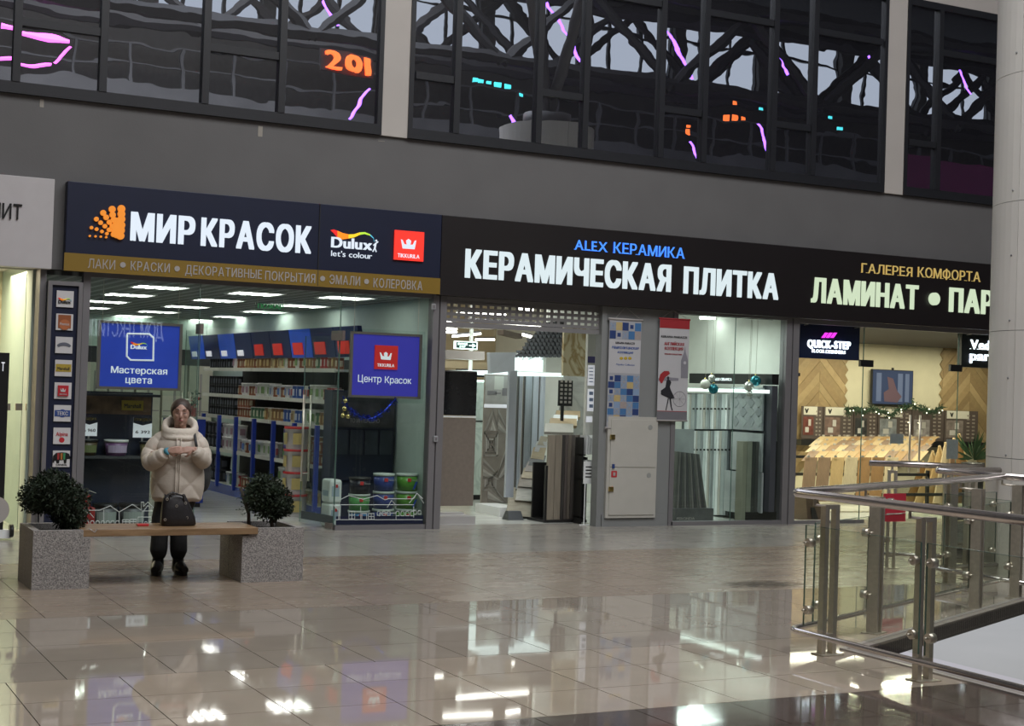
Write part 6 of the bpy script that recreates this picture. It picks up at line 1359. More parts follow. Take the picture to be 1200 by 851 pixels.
b = B(); p0 = W(945, 610, 17.95); b.hexa([(p0[0]-.1, 17.8, 0), (p0[0]+.25, 17.8, 0), (p0[0]+.25, 18.4, 0), (p0[0]-.1, 18.4, 0), (p0[0]-.1, 17.85, .33), (p0[0]+.12, 17.85, .33), (p0[0]+.12, 18.3, .33), (p0[0]-.1, 18.3, .33)]); b.mi = 1; b.prism([(p0[0]-.02, .02), (p0[0]+.10, .02), (p0[0]+.02, .2), (p0[0]-.05, .2)], 17.79, 17.80)
solo('display_stand', b, [pm('walnut', (.09, .055, .035), .5, noise=.1), M_blk], 'dark walnut display foot on the floor at the left of the laminate shop', 'display')
# ceiling tube lamp
A = W(1008, 387, 19.5); C = W(1053, 384.5, 19.5); t = thing('linear_lamp', (A[0], 19.5, A[1]), 'bright linear lamp just under the fascia of the laminate shop', 'light')
b = B(); b.obox((A[0], 19.47, A[1]), (C[0]-A[0], 0, C[1]-A[1]), (0, .08, 0), (0, 0, .04)); link('diffuser', b, M_lin, t); b = B(); b.obox((A[0], 19.46, A[1]+.04), (C[0]-A[0], 0, C[1]-A[1]), (0, .1, 0), (0, 0, .03)); link('housing', b, M_alu, t)
for qx in (14.4, 15.9, 17.4, 18.9, 20.4): area('laminate_fill', (qx, 19.3, 2.88), .9, .14, 62, (1, .90, .70))  # added fills for the planks, kept small so their floor glints stay small
area('laminate_fill', (18.5, 21.9, 2.90), 8, .8, 130, (1, .90, .70))  # added fill that brightens the back wall
# illuminated signs inside the glass
def lightbox(x0, y0, x1, y1, Y, mat, label):
    r = rectF(x0, y0, x1, y1, Y); t = thing('light_box_sign', ((r[0]+r[1])/2, Y, r[2]), label, 'sign'); b = B(); b.box(r[0], r[1], Y, Y+.1, r[2], r[3], .004); link('box', b, mat, t)
    for xx in (r[0]+.1, r[1]-.1): b = B(); b.tube([(xx, Y+.05, r[3]), (xx, Y+.05, 2.88), (xx, YF+.06, 2.90)], .006, 5); link('hanger', b, M_steel, t)
    return t, r
Y = YF+.16; t, r = lightbox(935.5, 380, 1007.5, 421, Y, pm('qs_navy', (.008, .012, .05), .4), 'navy light box reading QUICK-STEP FLOOR DESIGNERS with three pink strokes')
M_hot = pm('lit_hot_white', (.9, .9, 1), .5, emit=2.2, ecol=(.9, .93, 1), noise=0); M_pk = pm('lit_pink', (.9, .05, .8), .5, emit=1.6, ecol=(.85, .04, .75), noise=0)
lettersF(t, 'QUICK-STEP', 946, 398, 407, 996.5, Y, M_hot, bold=.042, gap=.08, depth=.012); lettersF(t, 'FLOOR DESIGNERS', 951.5, 409.3, 413, 990.5, Y, M_hot, bold=.005, gap=.12, depth=.008)
for i in range(3):
    a = W(964+i*5.2, 396, Y); c = W(968+i*5.2, 390, Y); b = B(); b.prism([(a[0]-.025, a[1]), (a[0]+.03, a[1]), (c[0]+.035, c[1]), (c[0]-.02, c[1])], Y-.012, Y); link('pink_stroke', b, M_pk, t)
t, r = lightbox(1127, 391, 1166, 431, Y, M_blk, 'black light box reading Ved par partly hidden by the round column')
lettersF(t, 'Ved', 1137, 398, 409, 1160, Y, M_hot, bold=.02, gap=.05, depth=.012, serif=.03); lettersF(t, 'par', 1136.5, 411, 422, 1160, Y, M_hot, bold=.02, gap=.05, depth=.012, serif=.02)
# glass front with door fittings
xg = [13.5, W(1012.5, 450, YF)[0], W(1124, 450, YF)[0], 18.6]
t = thing('glass_wall', (15.5, YF, 0), 'glass shopfront of the laminate shop with dark door fittings', 'glass')
for a, c in zip(xg, xg[1:]): link('pane', pane(a+.006, c-.006, YF+.03, .05 if a == 13.5 else .02, 2.9), [M_glass, M_edge], t)
for (x0, y0, x1, y1) in ((1008.5, 422, 1023.5, 430), (1114, 427.5, 1127.5, 435.5), (932, 437, 937.5, 441)): q = rectF(x0, y0, x1, y1, YF+.01); b = B(); b.box(q[0], q[1], YF+.005, YF+.055, q[2], q[3]); link('door_fitting', b, M_blk, t)
for xx in (1064, 1075.5):
    X = W(xx, 550, YF)[0]; b = B(); b.tube([(X, YF-.02, .75), (X, YF-.02, 1.62)], .016, 8); b.tube([(X, YF-.02, .9), (X, YF+.03, .9)], .01, 6); b.tube([(X, YF-.02, 1.5), (X, YF+.03, 1.5)], .01, 6); link('bar_handle', b, M_steel, t)
for (x0, y0, x1, y1, lb) in ((1043, 508.5, 1058.5, 520, 0), (1109, 515, 1122.5, 538, 1)): q = rectF(x0, y0, x1, y1, YF+.02); b = B(); b.box(q[0], q[1], YF+.015, YF+.02, q[2], q[3]); link('grey_notice', b, pm('notice_grey', (.22, .25, .24), .6, noise=.1, scale=30), t)

# ================================================================== neighbour shop at the far left
M_onyx = marblem('onyx_cream', (.80, .70, .50), (.62, .50, .30), 1.4)
b = B(); b.box(-4, 2.88, 20.0, 20.1, 0, 3.2); struct('wall_neighbour_back', b, M_onyx)
b = B(); b.box(-4, 2.88, YF+.1, 20, 3.1, 3.15); struct('ceiling_neighbour', b, M_white)
area('neighbour_fill', (1.5, 18.7, 3.0), 3, 1.2, 100, (1, .84, .60))  # unseen warm fill added to light the neighbour's interior
t = thing('marble_display', (2.4, 18.6, 0), 'bright onyx display column beside the neighbour shop window', 'display')
slab('lit_edge', 19, 352, 30, 620, 18.9, .1, pm('lit_cream', (.9, .85, .7), .5, emit=1.3, ecol=(1, .93, .78), noise=0), 0, 0, t, z0=0)
slab('marble_slab', 27, 348, 43, 620, 18.6, .06, marblem('marble_breccia', (.48, .45, .38), (.22, .20, .17), 3), 0, 0, t, z0=0)
b = B(); b.box(W(44, 500, 18.3)[0]-.05, 2.86, 18.3, 18.35, 0, 2.9); solo('glass_partition', b, M_glass, 'glass side partition between the neighbour shop and the paint shop', 'glass')
t = thing('glass_wall', (1.5, YF+.4, 0), 'frameless glass front of the neighbour shop with square steel clamps', 'glass')
link('pane', pane(-3, 2.80, YF+.4, .01, 2.95), [M_glass, M_edge], t)
for x in (8, 22, 34): q = rectF(x-4, 473, x+4, 481, YF+.4); b = B(); b.box(q[0], q[1], YF+.38, YF+.42, q[2], q[3]); link('glass_clamp', b, M_steel, t)
Y = 16.9; r = rectF(-20, 413, 7.5, 617, Y); t = thing('roll_up_banner', (r[0], Y, 0), 'black roll-up banner with a white letter Т cut by the left edge', 'banner')
b = B(); b.box(r[0], r[1], Y, Y+.01, .1, r[3]); link('banner_sheet', b, M_blk, t); b = B(); b.box(r[0]-.02, r[1]+.08, Y-.05, Y+.08, .02, .11); b.mi = 1; b.tube([(r[1]+.06, Y-.04, .10), (r[1]+.10, Y-.04, .10)], .07, 12); link('banner_foot', b, [M_white, M_blk], t)
lettersF(t, 'Т', 1.5, 425, 435, 5.5, Y, M_wp, bold=.02, depth=.003)
b = B(); c = W(-6, 598, Y); b.tube([(c[0], Y-.004, c[1]), (c[0], Y, c[1])], .15, 24); link('grey_disc', b, M_pale, t)

# ================================================================== bench, planters, shrubs
def granitem():
    m = pm('granite', (.30, .28, .27), .75, noise=0); nt = m.node_tree; N = nt.nodes; L = nt.links; b_ = N['Principled BSDF']; tc = N.new('ShaderNodeTexCoord')
    nz = N.new('ShaderNodeTexNoise'); nz.inputs['Scale'].default_value = 110; nz.inputs['Detail'].default_value = 6; vo = N.new('ShaderNodeTexVoronoi'); vo.inputs['Scale'].default_value = 90
    cr = N.new('ShaderNodeValToRGB'); cr.color_ramp.elements[0].position = .35; cr.color_ramp.elements[0].color = (.13, .12, .12, 1); cr.color_ramp.elements[1].position = .65; cr.color_ramp.elements[1].color = (.42, .39, .36, 1)
    L.new(tc.outputs['Object'], nz.inputs['Vector']); L.new(nz.outputs[0], cr.inputs[0]); L.new(cr.outputs[0], b_.inputs['Base Color'])
    bp = N.new('ShaderNodeBump'); bp.inputs['Strength'].default_value = .5; bp.inputs['Distance'].default_value = .01; L.new(nz.outputs[0], bp.inputs['Height']); L.new(bp.outputs[0], b_.inputs['Normal']); return m
M_gran = granitem(); M_soil = pm('soil', (.02, .015, .01), .95, noise=.4, scale=30, bump=.5)
def planter(x0, x1, y0, y1, h, label, notch):
    t = thing('stone_planter', ((x0+x1)/2, (y0+y1)/2, 0), label, 'planter'); ym = (y0+y1)/2+.06; w_ = .06
    b = B()
    for (a, c) in ((y0, ym-.003), (ym+.003, y1)):
        # U-shaped granite block open in the middle
        zl = h-.065 if notch < 0 else h; zr = h-.065 if notch > 0 else h
        b.box(x0, x0+w_, a, c, 0, zl); b.box(x1-w_, x1, a, c, 0, zr)
    b.box(x0+w_, x1-w_, y0, y0+w_, 0, h); b.box(x0+w_, x1-w_, y1-w_, y1, 0, h); link('granite_block', b, M_gran, t)
    b = B(); b.box(x0+w_, x1-w_, y0+w_, y1-w_, 0.02, h-.05); link('soil', b, M_soil, t); return t
pl1 = planter(2.165, 2.635, 12.92, 13.62, .495, 'granite planter block under the left end of the bench', 1)
pl2 = planter(3.985, 4.56, 13.0, 13.70, .485, 'granite planter block under the right end of the bench', -1)
t = thing('wooden_bench', (3.35, 13.3, .415), 'wooden plank bench top spanning the two granite planters', 'bench')
M_bw1 = woodm('bench_wood', (.34, .22, .12), (.20, .12, .06), (1.2, 9, 9), rough=.35, rnd=.08)
for i in range(3): b = B(); b.box(2.575, 4.12, 12.975+i*.178, 12.975+i*.178+.174, .432, .492, .004); link('plank', b, M_bw1, t)
M_fol = pm('shrub_green', (.016, .028, .012), .7, noise=.5, scale=9, rnd=0); M_trk = pm('bark', (.05, .035, .025), .9, noise=.3, scale=30)
def shrub(cx, cy, z0, blobs, label, trunks, n=5200, seed=1, wild=0):
    R_ = random.Random(seed); t = thing('potted_shrub', (cx, cy, z0), label, 'shrub'); b = B()
    for i in range(n):
        c, r = blobs[R_.choices(range(len(blobs)), [q[1]**2 for q in blobs])[0]]
        d = Vector((R_.gauss(0, 1), R_.gauss(0, 1), R_.gauss(0, 1))).normalized(); k_ = R_.uniform(.62, 1.04)
        k_ *= 1+.10*math.sin(d.x*9+d.z*7)*math.cos(d.y*8)
        p = Vector(c)+Vector((d.x*r, d.y*r, d.z*r*.95))*k_
        u = (d+Vector((R_.gauss(0, .6), R_.gauss(0, .6), R_.gauss(0, .6)))).normalized()*R_.uniform(.018, .032); e = u.orthogonal().normalized(); e = (e*math.cos(i)+u.normalized().cross(e)*math.sin(i))*.009
        b.quad(p-u*.4, p+e, p+u, p-e)
    for c, r in blobs: b.ball(c, r*.66, 10, 8)
    for i in range(wild):
        a = Vector((cx-.15, cy-.1, z0+.30+R_.uniform(-.12, .1))); d = Vector((-1, R_.uniform(-.3, .3), R_.uniform(-.5, .6))).normalized(); L_ = R_.uniform(.08, .16); b.tube([a, a+d*L_], .002, 3)
        for j in range(4): p = a+d*L_*(.4+.2*j); u = Vector((R_.uniform(-1, 1), 0, R_.uniform(-1, 1))).normalized()*.025; b.quad(p, p+u*.5+Vector((0, 0, .005)), p+u, p+u*.5-Vector((0, 0, .005)))
    tag(link('foliage', b, M_fol, t, recalc=False), kind='stuff')
    for tr in trunks: b = B(); b.tube(tr, [.02]+[.016]*(len(tr)-1), 7); link('trunk', b, M_trk, t)
    return t
shrub(2.42, 13.25, .45, [((2.30, 13.25, .80), .17), ((2.36, 13.2, .84), .16), ((2.50, 13.22, .70), .19), ((2.52, 13.25, .58), .15), ((2.24, 13.3, .74), .15), ((2.42, 13.2, .76), .19)], 'dark round shrub in the left granite planter, fuller and lopsided', [[(2.46, 13.25, .44), (2.45, 13.25, .6)], [(2.5, 13.3, .44), (2.46, 13.25, .55)]], 6500, 3, 8)
shrub(4.30, 13.35, .44, [((4.28, 13.35, .80), .17), ((4.22, 13.35, .74), .14), ((4.40, 13.33, .70), .15), ((4.34, 13.35, .66), .16), ((4.46, 13.3, .64), .09), ((4.24, 13.3, .86), .08)], 'dark round shrub on bare stems in the right granite planter', [[(4.36, 13.3, .43), (4.34, 13.33, .62)], [(4.16, 13.38, .43), (4.15, 13.38, .58), (4.06, 13.36, .82)], [(4.37, 13.3, .5), (4.42, 13.3, .62)]], 4200, 5, 10)
b = B(); b.tube([(2.63, 12.98, .50), (2.68, 12.98, .47), (2.70, 12.975, .50)], .006, 5); solo('tie', b, M_pale, 'small pale tie at the left planter rim', 'tie')
b = B(); P = FL(167, 616.5, .4925); b.box(P[0]-.05, P[0]+.05, P[1]-.03, P[1]+.03, .4922, .512, .004); solo('red_wallet', b, pm('wallet_red', (.5, .03, .03), .4), 'small red wallet lying on the bench beside the woman', 'wallet')

# ================================================================== railings
def railing(path, zc, posts, label, foot=True, panels=(), hr=.021, out=None):
    """path: handrail polyline xy; posts: list of (x,y,angle); panels: (x0,y0,x1,y1)"""
    t = thing('glass_railing', (path[0][0], path[0][1], 0), label, 'railing')
    P = []
    for i, p in enumerate(path):
        if 0 < i < len(path)-1:
            a = Vector(path[i-1]); c = Vector(path[i+1]); q = Vector(p); da = (a-q).normalized(); dc = (c-q).normalized(); r_ = .10
            for k_ in range(7): u = k_/6; P.append(q+da*r_*(1-u)**2+dc*r_*u**2)
        else: P.append(Vector(p))
    b = B(); b.tube([(p.x, p.y, zc) for p in P], .032, 14); link('handrail', b, M_steeld, t)
    if foot:
        b = B(); b.tube([(p[0], p[1], .15) for p in [(q.x, q.y) for q in P]], hr, 12); link('foot_rail', b, M_steeld, t)
    for (x, y, ang) in posts:
        ux = Vector((math.cos(ang), math.sin(ang), 0)); uy = Vector((-math.sin(ang), math.cos(ang), 0)); c = Vector((x, y, 0)); b = B()
        for s in (-1, 1): (b.obox(c+ux*(s*.046-.017)-uy*.016, ux*.036, uy*.055, Vector((0, 0, 1.06))) if ang == 0 else b.obox(c+ux*(s*.035-.012)-uy*.045, ux*.024, uy*.09, Vector((0, 0, 1.06))))
        for z in (1.03, .12): b.obox(c-ux*.035-uy*.02+Vector((0, 0, z)), ux*.07, uy*.04, Vector((0, 0, .03)))
        ps = link('post', b, M_steel, t)
        b = B(); b.obox(c-ux*.09-uy*.07, ux*.18, uy*.14, Vector((0, 0, .008))); link('base_plate', b, M_steel, t)
        # arms to the rails: nearest point on path
        best = None
        for a_, c_ in zip(path, path[1:]):
            a2, c2 = Vector(a_), Vector(c_); u = max(0, min(1, (Vector((x, y))-a2).dot(c2-a2)/(c2-a2).length_squared)); q = a2+(c2-a2)*u; d = (q-Vector((x, y))).length
            if best is None or d < best[0]: best = (d, q)
        q = best[1]; b = B(); b.tube([(x, y, 1.05), (q.x, q.y, 1.06), (q.x, q.y, zc-.02)], .010, 6); link('rail_arm', b, M_steel, t)
        if foot: b = B(); b.tube([(x, y, .15), (q.x, q.y, .15)], .008, 6); link('foot_arm', b, M_steel, t)
    for (x0, y0, x1, y1, off) in panels:
        a = Vector((x0, y0, 0)); d = Vector((x1-x0, y1-y0, 0)); nn = Vector((-d.y, d.x, 0)).normalized()
        b = B(); b.obox(a+Vector((0, 0, .18)), d, nn*.012, Vector((0, 0, .72))); pn = link('glass_panel', b, M_rglass, t)
        b = B(); dn = d.normalized(); b.obox(a-dn*.003+Vector((0, 0, .18)), dn*.003, nn*.012, Vector((0, 0, .72))); b.obox(a+d+Vector((0, 0, .18)), dn*.003, nn*.012, Vector((0, 0, .72))); b.obox(a+Vector((0, 0, .90)), d, nn*.012, Vector((0, 0, .003))); link('glass_edge', b, M_edge, pn)
        for e in (.05, d.length-.05):
            for z in (.30, .78): p = a+dn*e; b = B(); b.tube([p-nn*.02+Vector((0, 0, z)), p+nn*.032+Vector((0, 0, z))], .032, 16); b.tube([p+nn*.03+Vector((0, 0, z)), p+nn*.06+Vector((0, 0, z))], .009, 8); link('glass_clamp', b, M_steel, pn)
    return t
dx, dy = math.cos(math.atan(.47)), math.sin(math.atan(.47))
def ob(s, off=0): return (6.87+s*dx-off*dy, 8.62+s*dy+off*dx)
path = [(6.72, 0.5), (6.72, 8.66), (6.72+4.35*dx, 8.66+4.35*dy+.03)]
posts = [(6.87, 8.42, 0), (6.87, 7.45, 0), (6.87, 5.9, 0), (6.87, 4.4, 0)]
for (x, y) in ((7.877, 9.102), (9.717, 9.908), (10.678, 10.378)): posts.append((x, y, math.atan(.47)))
pans = [(6.80, 7.42, 6.80, 8.60, 1), (6.80, 5.95, 6.80, 7.36, 1), (6.80, 4.45, 6.80, 5.90, 1)]
s_ = [Vector(ob(.15, .06)), Vector((7.84, 9.16)), Vector((7.92, 9.20)), Vector((9.68, 9.97)), Vector((9.75, 10.0)), Vector((10.62, 10.42))]
for i in (0, 2, 4): pans.append((s_[i+1].x, s_[i+1].y, s_[i].x, s_[i].y, 1))
railing(path, 1.13, posts, 'steel and glass railing around the floor opening, nearest the camera', True, pans)
railing([(10.68, 10.15), (10.68, 11.50), (11.62, 11.56)], 1.13, [(10.80, 11.38, PI/2), (11.3, 11.62, 0)], 'steel and glass railing section running back to the round column', True, [(10.74, 10.45, 10.74, 11.40, 1), (11.6, 11.58, 10.9, 11.55, 1)])
railing([(10.93, 12.78), (11.95, 12.12)], 1.13, [(11.12, 12.62, -.57), (11.62, 12.30, -.57)], 'short steel and glass railing behind the round column', True, [(11.85, 12.16, 11.05, 12.68, 1)])
q = rectF(1035, 578.5, 1061.5, 611.5, 12.45); b = B(); b.box(q[0], q[1], 12.45, 12.455, q[2], q[3]); b.mi = 1; b.box(q[0]+.06, q[0]+.14, 12.446, 12.45, q[3]-.09, q[3]-.05); b.box(q[0]+.05, q[1]-.05, 12.446, 12.45, q[2]+.08, q[2]+.09)
solo('red_notice', b, [pm('notice_red', (.42, .02, .04), .5, noise=.03), M_pale], 'red notice sheet hung on the railing before the laminate shop', 'sign')
# ================================================================== the woman in the cream puffer jacket
PXY = FL(200, 673); RZ = -math.atan2(PXY[0], PXY[1])
M_skin = pm('skin', (.42, .25, .19), .5, noise=.05, scale=12); M_jk = pm('jacket_cream', (.54, .475, .40), .55, noise=.05, scale=8, bump=.25, bscale=14); M_flc = pm('collar_fleece', (.62, .55, .46), .8, noise=.06, scale=30, bump=.3, bscale=80)
M_tr = pm('trouser_black', (.010, .010, .011), .75, noise=.2, scale=20, bump=.2, bscale=25); M_boot = pm('boot_black', (.012, .011, .011), .35, noise=.1); M_hair = pm('hair_brown', (.045, .028, .020), .55, noise=.35, scale=40)
def organic(o, voxel, it=4, fac=.5):
    m = o.modifiers.new('r', 'REMESH'); m.mode = 'VOXEL'; m.voxel_size = voxel; m.use_smooth_shade = True
    s = o.modifiers.new('s', 'SMOOTH'); s.iterations = it; s.factor = fac
    bpy.context.view_layer.update(); dg = bpy.context.evaluated_depsgraph_get()
    me = bpy.data.meshes.new_from_object(o.evaluated_get(dg)); mats = list(o.data.materials); o.modifiers.clear(); o.data = me
    if not me.materials:
        for q in mats: me.materials.append(q)
    for p in me.polygons: p.use_smooth = True
    return o
P_ = thing('person', (PXY[0], PXY[1], 0), 'woman in a cream puffer jacket standing behind the bench, looking down at her hands', 'person', rz=RZ, local=True)
def hand(b, w, d, n, side, curl, s=1.0):
    """w wrist, d along the hand, n back-of-hand normal, side +1/-1 thumb side"""
    w = Vector(w); d = Vector(d).normalized(); n = Vector(n); n = (n-d*n.dot(d)).normalized(); t = d.cross(n).normalized()*side
    pc = w+d*.048*s
    for k_ in (-1.2, -.4, .4, 1.2): b.tube([w+d*.005, pc+t*.017*k_*s, w+d*.088*s+t*.019*k_*s], [.019*s, .016*s, .0115*s], 8)
    Ls = [.068, .077, .072, .056]
    for i, k_ in enumerate((1.25, .42, -.42, -1.25)):
        p = w+d*.088*s+t*.019*k_*s; v = d.copy(); pts = [p]; rad = [.0095*s]
        for j, f in enumerate((.45, .31, .24)):
            a = curl*(j+.6+.08*i); v = (d*math.cos(a)-n*math.sin(a)); p = p+v*Ls[i]*f*s; pts.append(p); rad.append((.0088, .008, .0065)[j]*s)
        b.tube(pts, rad, 8)
    p = w+d*.03*s+t*.022*s; b.tube([p, p+(t*.7+d*.6-n*.2).normalized()*.03*s, p+(t*.6+d*.8-n*.5).normalized()*.055*s, p+(t*.3+d*.9-n*.7).normalized()*.075*s], [.013*s, .011*s, .0095*s, .007*s], 8)
WL, WR = Vector((-.075, -.245, 1.14)), Vector((.165, -.235, 1.165))
b = B()
HC = Vector((.040, -.045, 1.492))
b.ball(HC, (.078, .092, .112), 20, 14); b.ball(HC+Vector((0, -.035, -.055)), (.064, .055, .070), 16, 10); b.ball(HC+Vector((0, -.058, -.105)), (.028, .026, .022), 12, 8)
b.tube([HC+Vector((0, -.085, .000)), HC+Vector((0, -.108, -.035))], [.010, .015], 8); b.ball(HC+Vector((0, -.105, -.040)), (.017, .015, .012), 10, 8)
for s in (-1, 1): b.ball(HC+Vector((s*.036, -.068, -.030)), (.024, .022, .022), 10, 8); b.ball(HC+Vector((s*.030, -.083, .022)), (.022, .012, .009), 10, 6); b.ball(HC+Vector((s*.074, .005, -.015)), (.010, .018, .030), 10, 8)
b.ball(HC+Vector((0, -.092, -.072)), (.022, .010, .008), 10, 6)
b.tube([HC+Vector((0, .01, -.08)), (.03, .0, 1.30), (.03, .01, 1.15), (.03, .01, .95), (.02, .01, .80)], [.055, .055, .14, .13, .15], 16)
for s, el, wr in ((-1, (-.225, -.03, 1.07), WL), (1, (.245, -.02, 1.10), WR)): b.tube([(.03, .0, 1.24), (.03+s*.13, .0, 1.225), el, wr-(wr-Vector(el)).normalized()*0], [.05, .042, .036, .026], 10)
hand(b, WL, (.94, -.05, .18), (.1, -.95, .1), 1, .42); hand(b, WR, (-.96, -.12, -.12), (-.1, -.85, .45), -1, .30)
for s, x in ((-1, -.112), (1, .060)): b.tube([(.0+s*.07, .01, .82), (x, .0, .45), (x, .015, .12), (x, .02, .06)], [.09, .06, .036, .03], 12); b.tube([(x, .02, .062), (x+math.sin(-.18 if s < 0 else .38)*.10, -.08, .058)], [.028, .022], 10)
body = organic(link('body', b, M_skin, P_), .0055, 3)
M_lip = pm('lip', (.30, .10, .09), .5, noise=0); M_eye = pm('lash_dark', (.04, .025, .02), .5, noise=0)
b = B()
for s in (-1, 1): b.tube([HC+Vector((s*.020, -.094, -.002)), HC+Vector((s*.034, -.0925, -.006)), HC+Vector((s*.046, -.084, -.003))], .0030, 6)
link('eyelashes', b, M_eye, P_)
b = B()
for s in (-1, 1): b.tube([HC+Vector((s*.016, -.096, .026)), HC+Vector((s*.034, -.0925, .032)), HC+Vector((s*.052, -.078, .027))], .0035, 6)
link('eyebrows', b, M_hair, P_)
b = B(); b.tube([HC+Vector((-.021, -.094, -.074)), HC+Vector((0, -.104, -.071)), HC+Vector((.021, -.094, -.074))], [.003, .0075, .003], 6); link('lips', b, M_lip, P_)
# hair: pulled back cap
b = B(); n1, n2 = 28, 18; rings = []
for j in range(n2):
    ph = -.05*PI+(j/(n2-1))*(.55*PI)
    ring = []
    for i in range(n1):
        th = 2*PI*i/n1; d = Vector((math.cos(th)*math.cos(ph), math.sin(th)*math.cos(ph), math.sin(ph)))
        ring.append(d)
    rings.append(ring)
b = B(); b.ball(HC+Vector((0, .022, .020)), (.096, .104, .110), 28, 22)
for v in b.bm.verts:
    q = v.co-HC
    lim = -.02-.085*max(0, min(1, (q.z-.004)/.055))
    if q.y < lim and q.z < .10: v.co.y = HC.y+lim
b.ball(HC+Vector((0, .10, .02)), (.045, .04, .045), 14, 10)
link('hair', b, M_hair, P_, smooth=True)
# jacket
def jr(z, a):
    """half sizes of the jacket at height z, angle a -> point"""
    T = [(.675, .205, .165), (.70, .228, .185), (.80, .235, .19), (.95, .235, .19), (1.08, .222, .18), (1.18, .208, .17), (1.25, .188, .155), (1.30, .155, .13), (1.345, .11, .10)]
    for (z0, a0, b0), (z1, a1, b1) in zip(T, T[1:]):
        if z <= z1: u = (z-z0)/(z1-z0); rx, ry = a0+(a1-a0)*u, b0+(b1-b0)*u; break
    if z < 1.03:
        p = (z-.68)/.155; q = a*2.1/PI*2; g = min(abs(math.sin(PI*(p+q)*.5)), abs(math.sin(PI*(p-q)*.5)))
    else: g = abs(math.sin(PI*(z-1.03)/.105))
    k_ = 1+.085*(g**.5)-.045
    if z < .71: k_ = 1+(k_-1)*.3
    x = .03+rx*k_*math.cos(a); y = .0+ry*k_*math.sin(a)*(1.0)
    fr = math.exp(-((a-1.5*PI)/.10)**2)
    if fr > .02: y -= fr*.012
    return (x, y, z+.006*math.sin(a*5+z*9))
b = B(); na, nz_ = 120, 72; rg = []
for j in range(nz_+1):
    z = .675+(1.345-.675)*j/nz_; rg.append([b.bm.verts.new(jr(z, 2*PI*i/na)) for i in range(na)])
for A_, C_ in zip(rg, rg[1:]):
    for i in range(na): b.bm.faces.new([A_[i], A_[(i+1) % na], C_[(i+1) % na], C_[i]]).smooth = True
b.bm.faces.new(rg[0][::-1]); b.bm.faces.new(rg[-1])
def sleeve(pts, rads, nb):
    cp = [Vector(p) for p in pts]; out = []; rr = []; N_ = 60
    def cat(p0, p1, p2, p3, t): return .5*((2*p1)+(-p0+p2)*t+(2*p0-5*p1+4*p2-p3)*t*t+(-p0+3*p1-3*p2+p3)*t**3)
    m = len(cp)-1
    for i in range(N_+1):
        u = i/N_*m; k_ = min(int(u), m-1); t_ = u-k_; P4 = [cp[max(0, k_-1)], cp[k_], cp[k_+1], cp[min(m, k_+2)]]
        out.append(cat(*P4, t_)); r_ = rads[k_]*(1-t_)+rads[k_+1]*t_; g = abs(math.sin(PI*nb*i/N_))**.5; rr.append(r_*(.93+.10*g) if i < N_-3 else r_*.72)
    b.tube(out, rr, 20)
sleeve([(-.09, .01, 1.26), (-.165, .0, 1.205), (-.222, -.02, 1.10), (-.205, -.11, 1.035), (-.135, -.19, 1.085), (-.080, -.236, 1.135)], [.070, .074, .080, .084, .074, .050], 6)
sleeve([(.15, .01, 1.27), (.212, .0, 1.215), (.248, -.02, 1.12), (.248, -.11, 1.06), (.215, -.19, 1.11), (.172, -.230, 1.158)], [.068, .072, .077, .080, .072, .050], 6)
jk = link('jacket', b, M_jk, P_)
b = B(); b.obox((.022, -.205, .69), (.004, 0, 0), (0, .02, 0), (0, 0, .1)) if 0 else None
pp = [jr(z, 1.5*PI) for z in [.69+i*.03 for i in range(20)]]
b.tube([(p[0]+.018, p[1]-.006, p[2]) for p in pp], .006, 6); b.tube([(p[0]-.018, p[1]-.006, p[2]) for p in pp], .006, 6); link('placket', b, M_jk, jk)
# fleece collar
b = B()
def torus(c, rx, ry, r1, r2, tilt, n=48, m=14):
    V = []
    for i in range(n):
        a = 2*PI*i/n; d = Vector((math.cos(a), math.sin(a), 0)); base = Vector(c)+Vector((rx*d.x, ry*d.y, tilt*d.y)); 
        V.append([b.bm.verts.new(base+d*r1*math.cos(2*PI*j/m)+Vector((0, 0, r2*math.sin(2*PI*j/m)))) for j in range(m)])
    for i in range(n):
        for j in range(m): b.bm.faces.new([V[i][j], V[(i+1) % n][j], V[(i+1) % n][(j+1) % m], V[i][(j+1) % m]]).smooth = True
prof = [(.145, .130, 1.245), (.168, .152, 1.270), (.172, .157, 1.300), (.163, .148, 1.328), (.168, .152, 1.352), (.158, .142, 1.388), (.136, .122, 1.402), (.113, .106, 1.388), (.105, .10, 1.33)]; V = []
for rx_, ry_, z_ in prof: V.append([b.bm.verts.new((.035+rx_*math.cos(2*PI*i/56), -.018+ry_*math.sin(2*PI*i/56), z_+(.062*math.sin(2*PI*i/56) if z_ > 1.31 else .03*math.sin(2*PI*i/56))+.008*math.sin(2*PI*i/56*3))) for i in range(56)])
for A_, C_ in zip(V, V[1:]):
    for i in range(56): b.bm.faces.new([A_[i], A_[(i+1) % 56], C_[(i+1) % 56], C_[i]]).smooth = True
link('collar', b, M_flc, jk)
# trousers
b = B()
for s, x in ((-1, -.108), (1, .056)):
    b.tube([(.02+s*.075, .01, .80), (.02+s*.085, .0, .68), (x, .0, .50), (x+s*.004, .0, .34), (x+s*.008, .0, .22), (x+s*.002, .0, .165), (x, .0, .14)], [.11, .10, .084, .078, .080, .064, .045], 16)
b.ball((.02, .01, .76), (.17, .13, .10), 20, 10)
organic(link('trousers', b, M_tr, P_), .009, 4)
b = B(); b.tube([(-.088, -.225, 1.125), (-.092, -.232, 1.155)], .001, 3); 
b = B(); d_ = Vector((.8, -.45, .3)).normalized(); b.tube([WL-d_*.012, WL+d_*.018], .033, 16); link('blue_wristband', b, pm('wristband', (.06, .25, .33), .5, noise=0), P_)
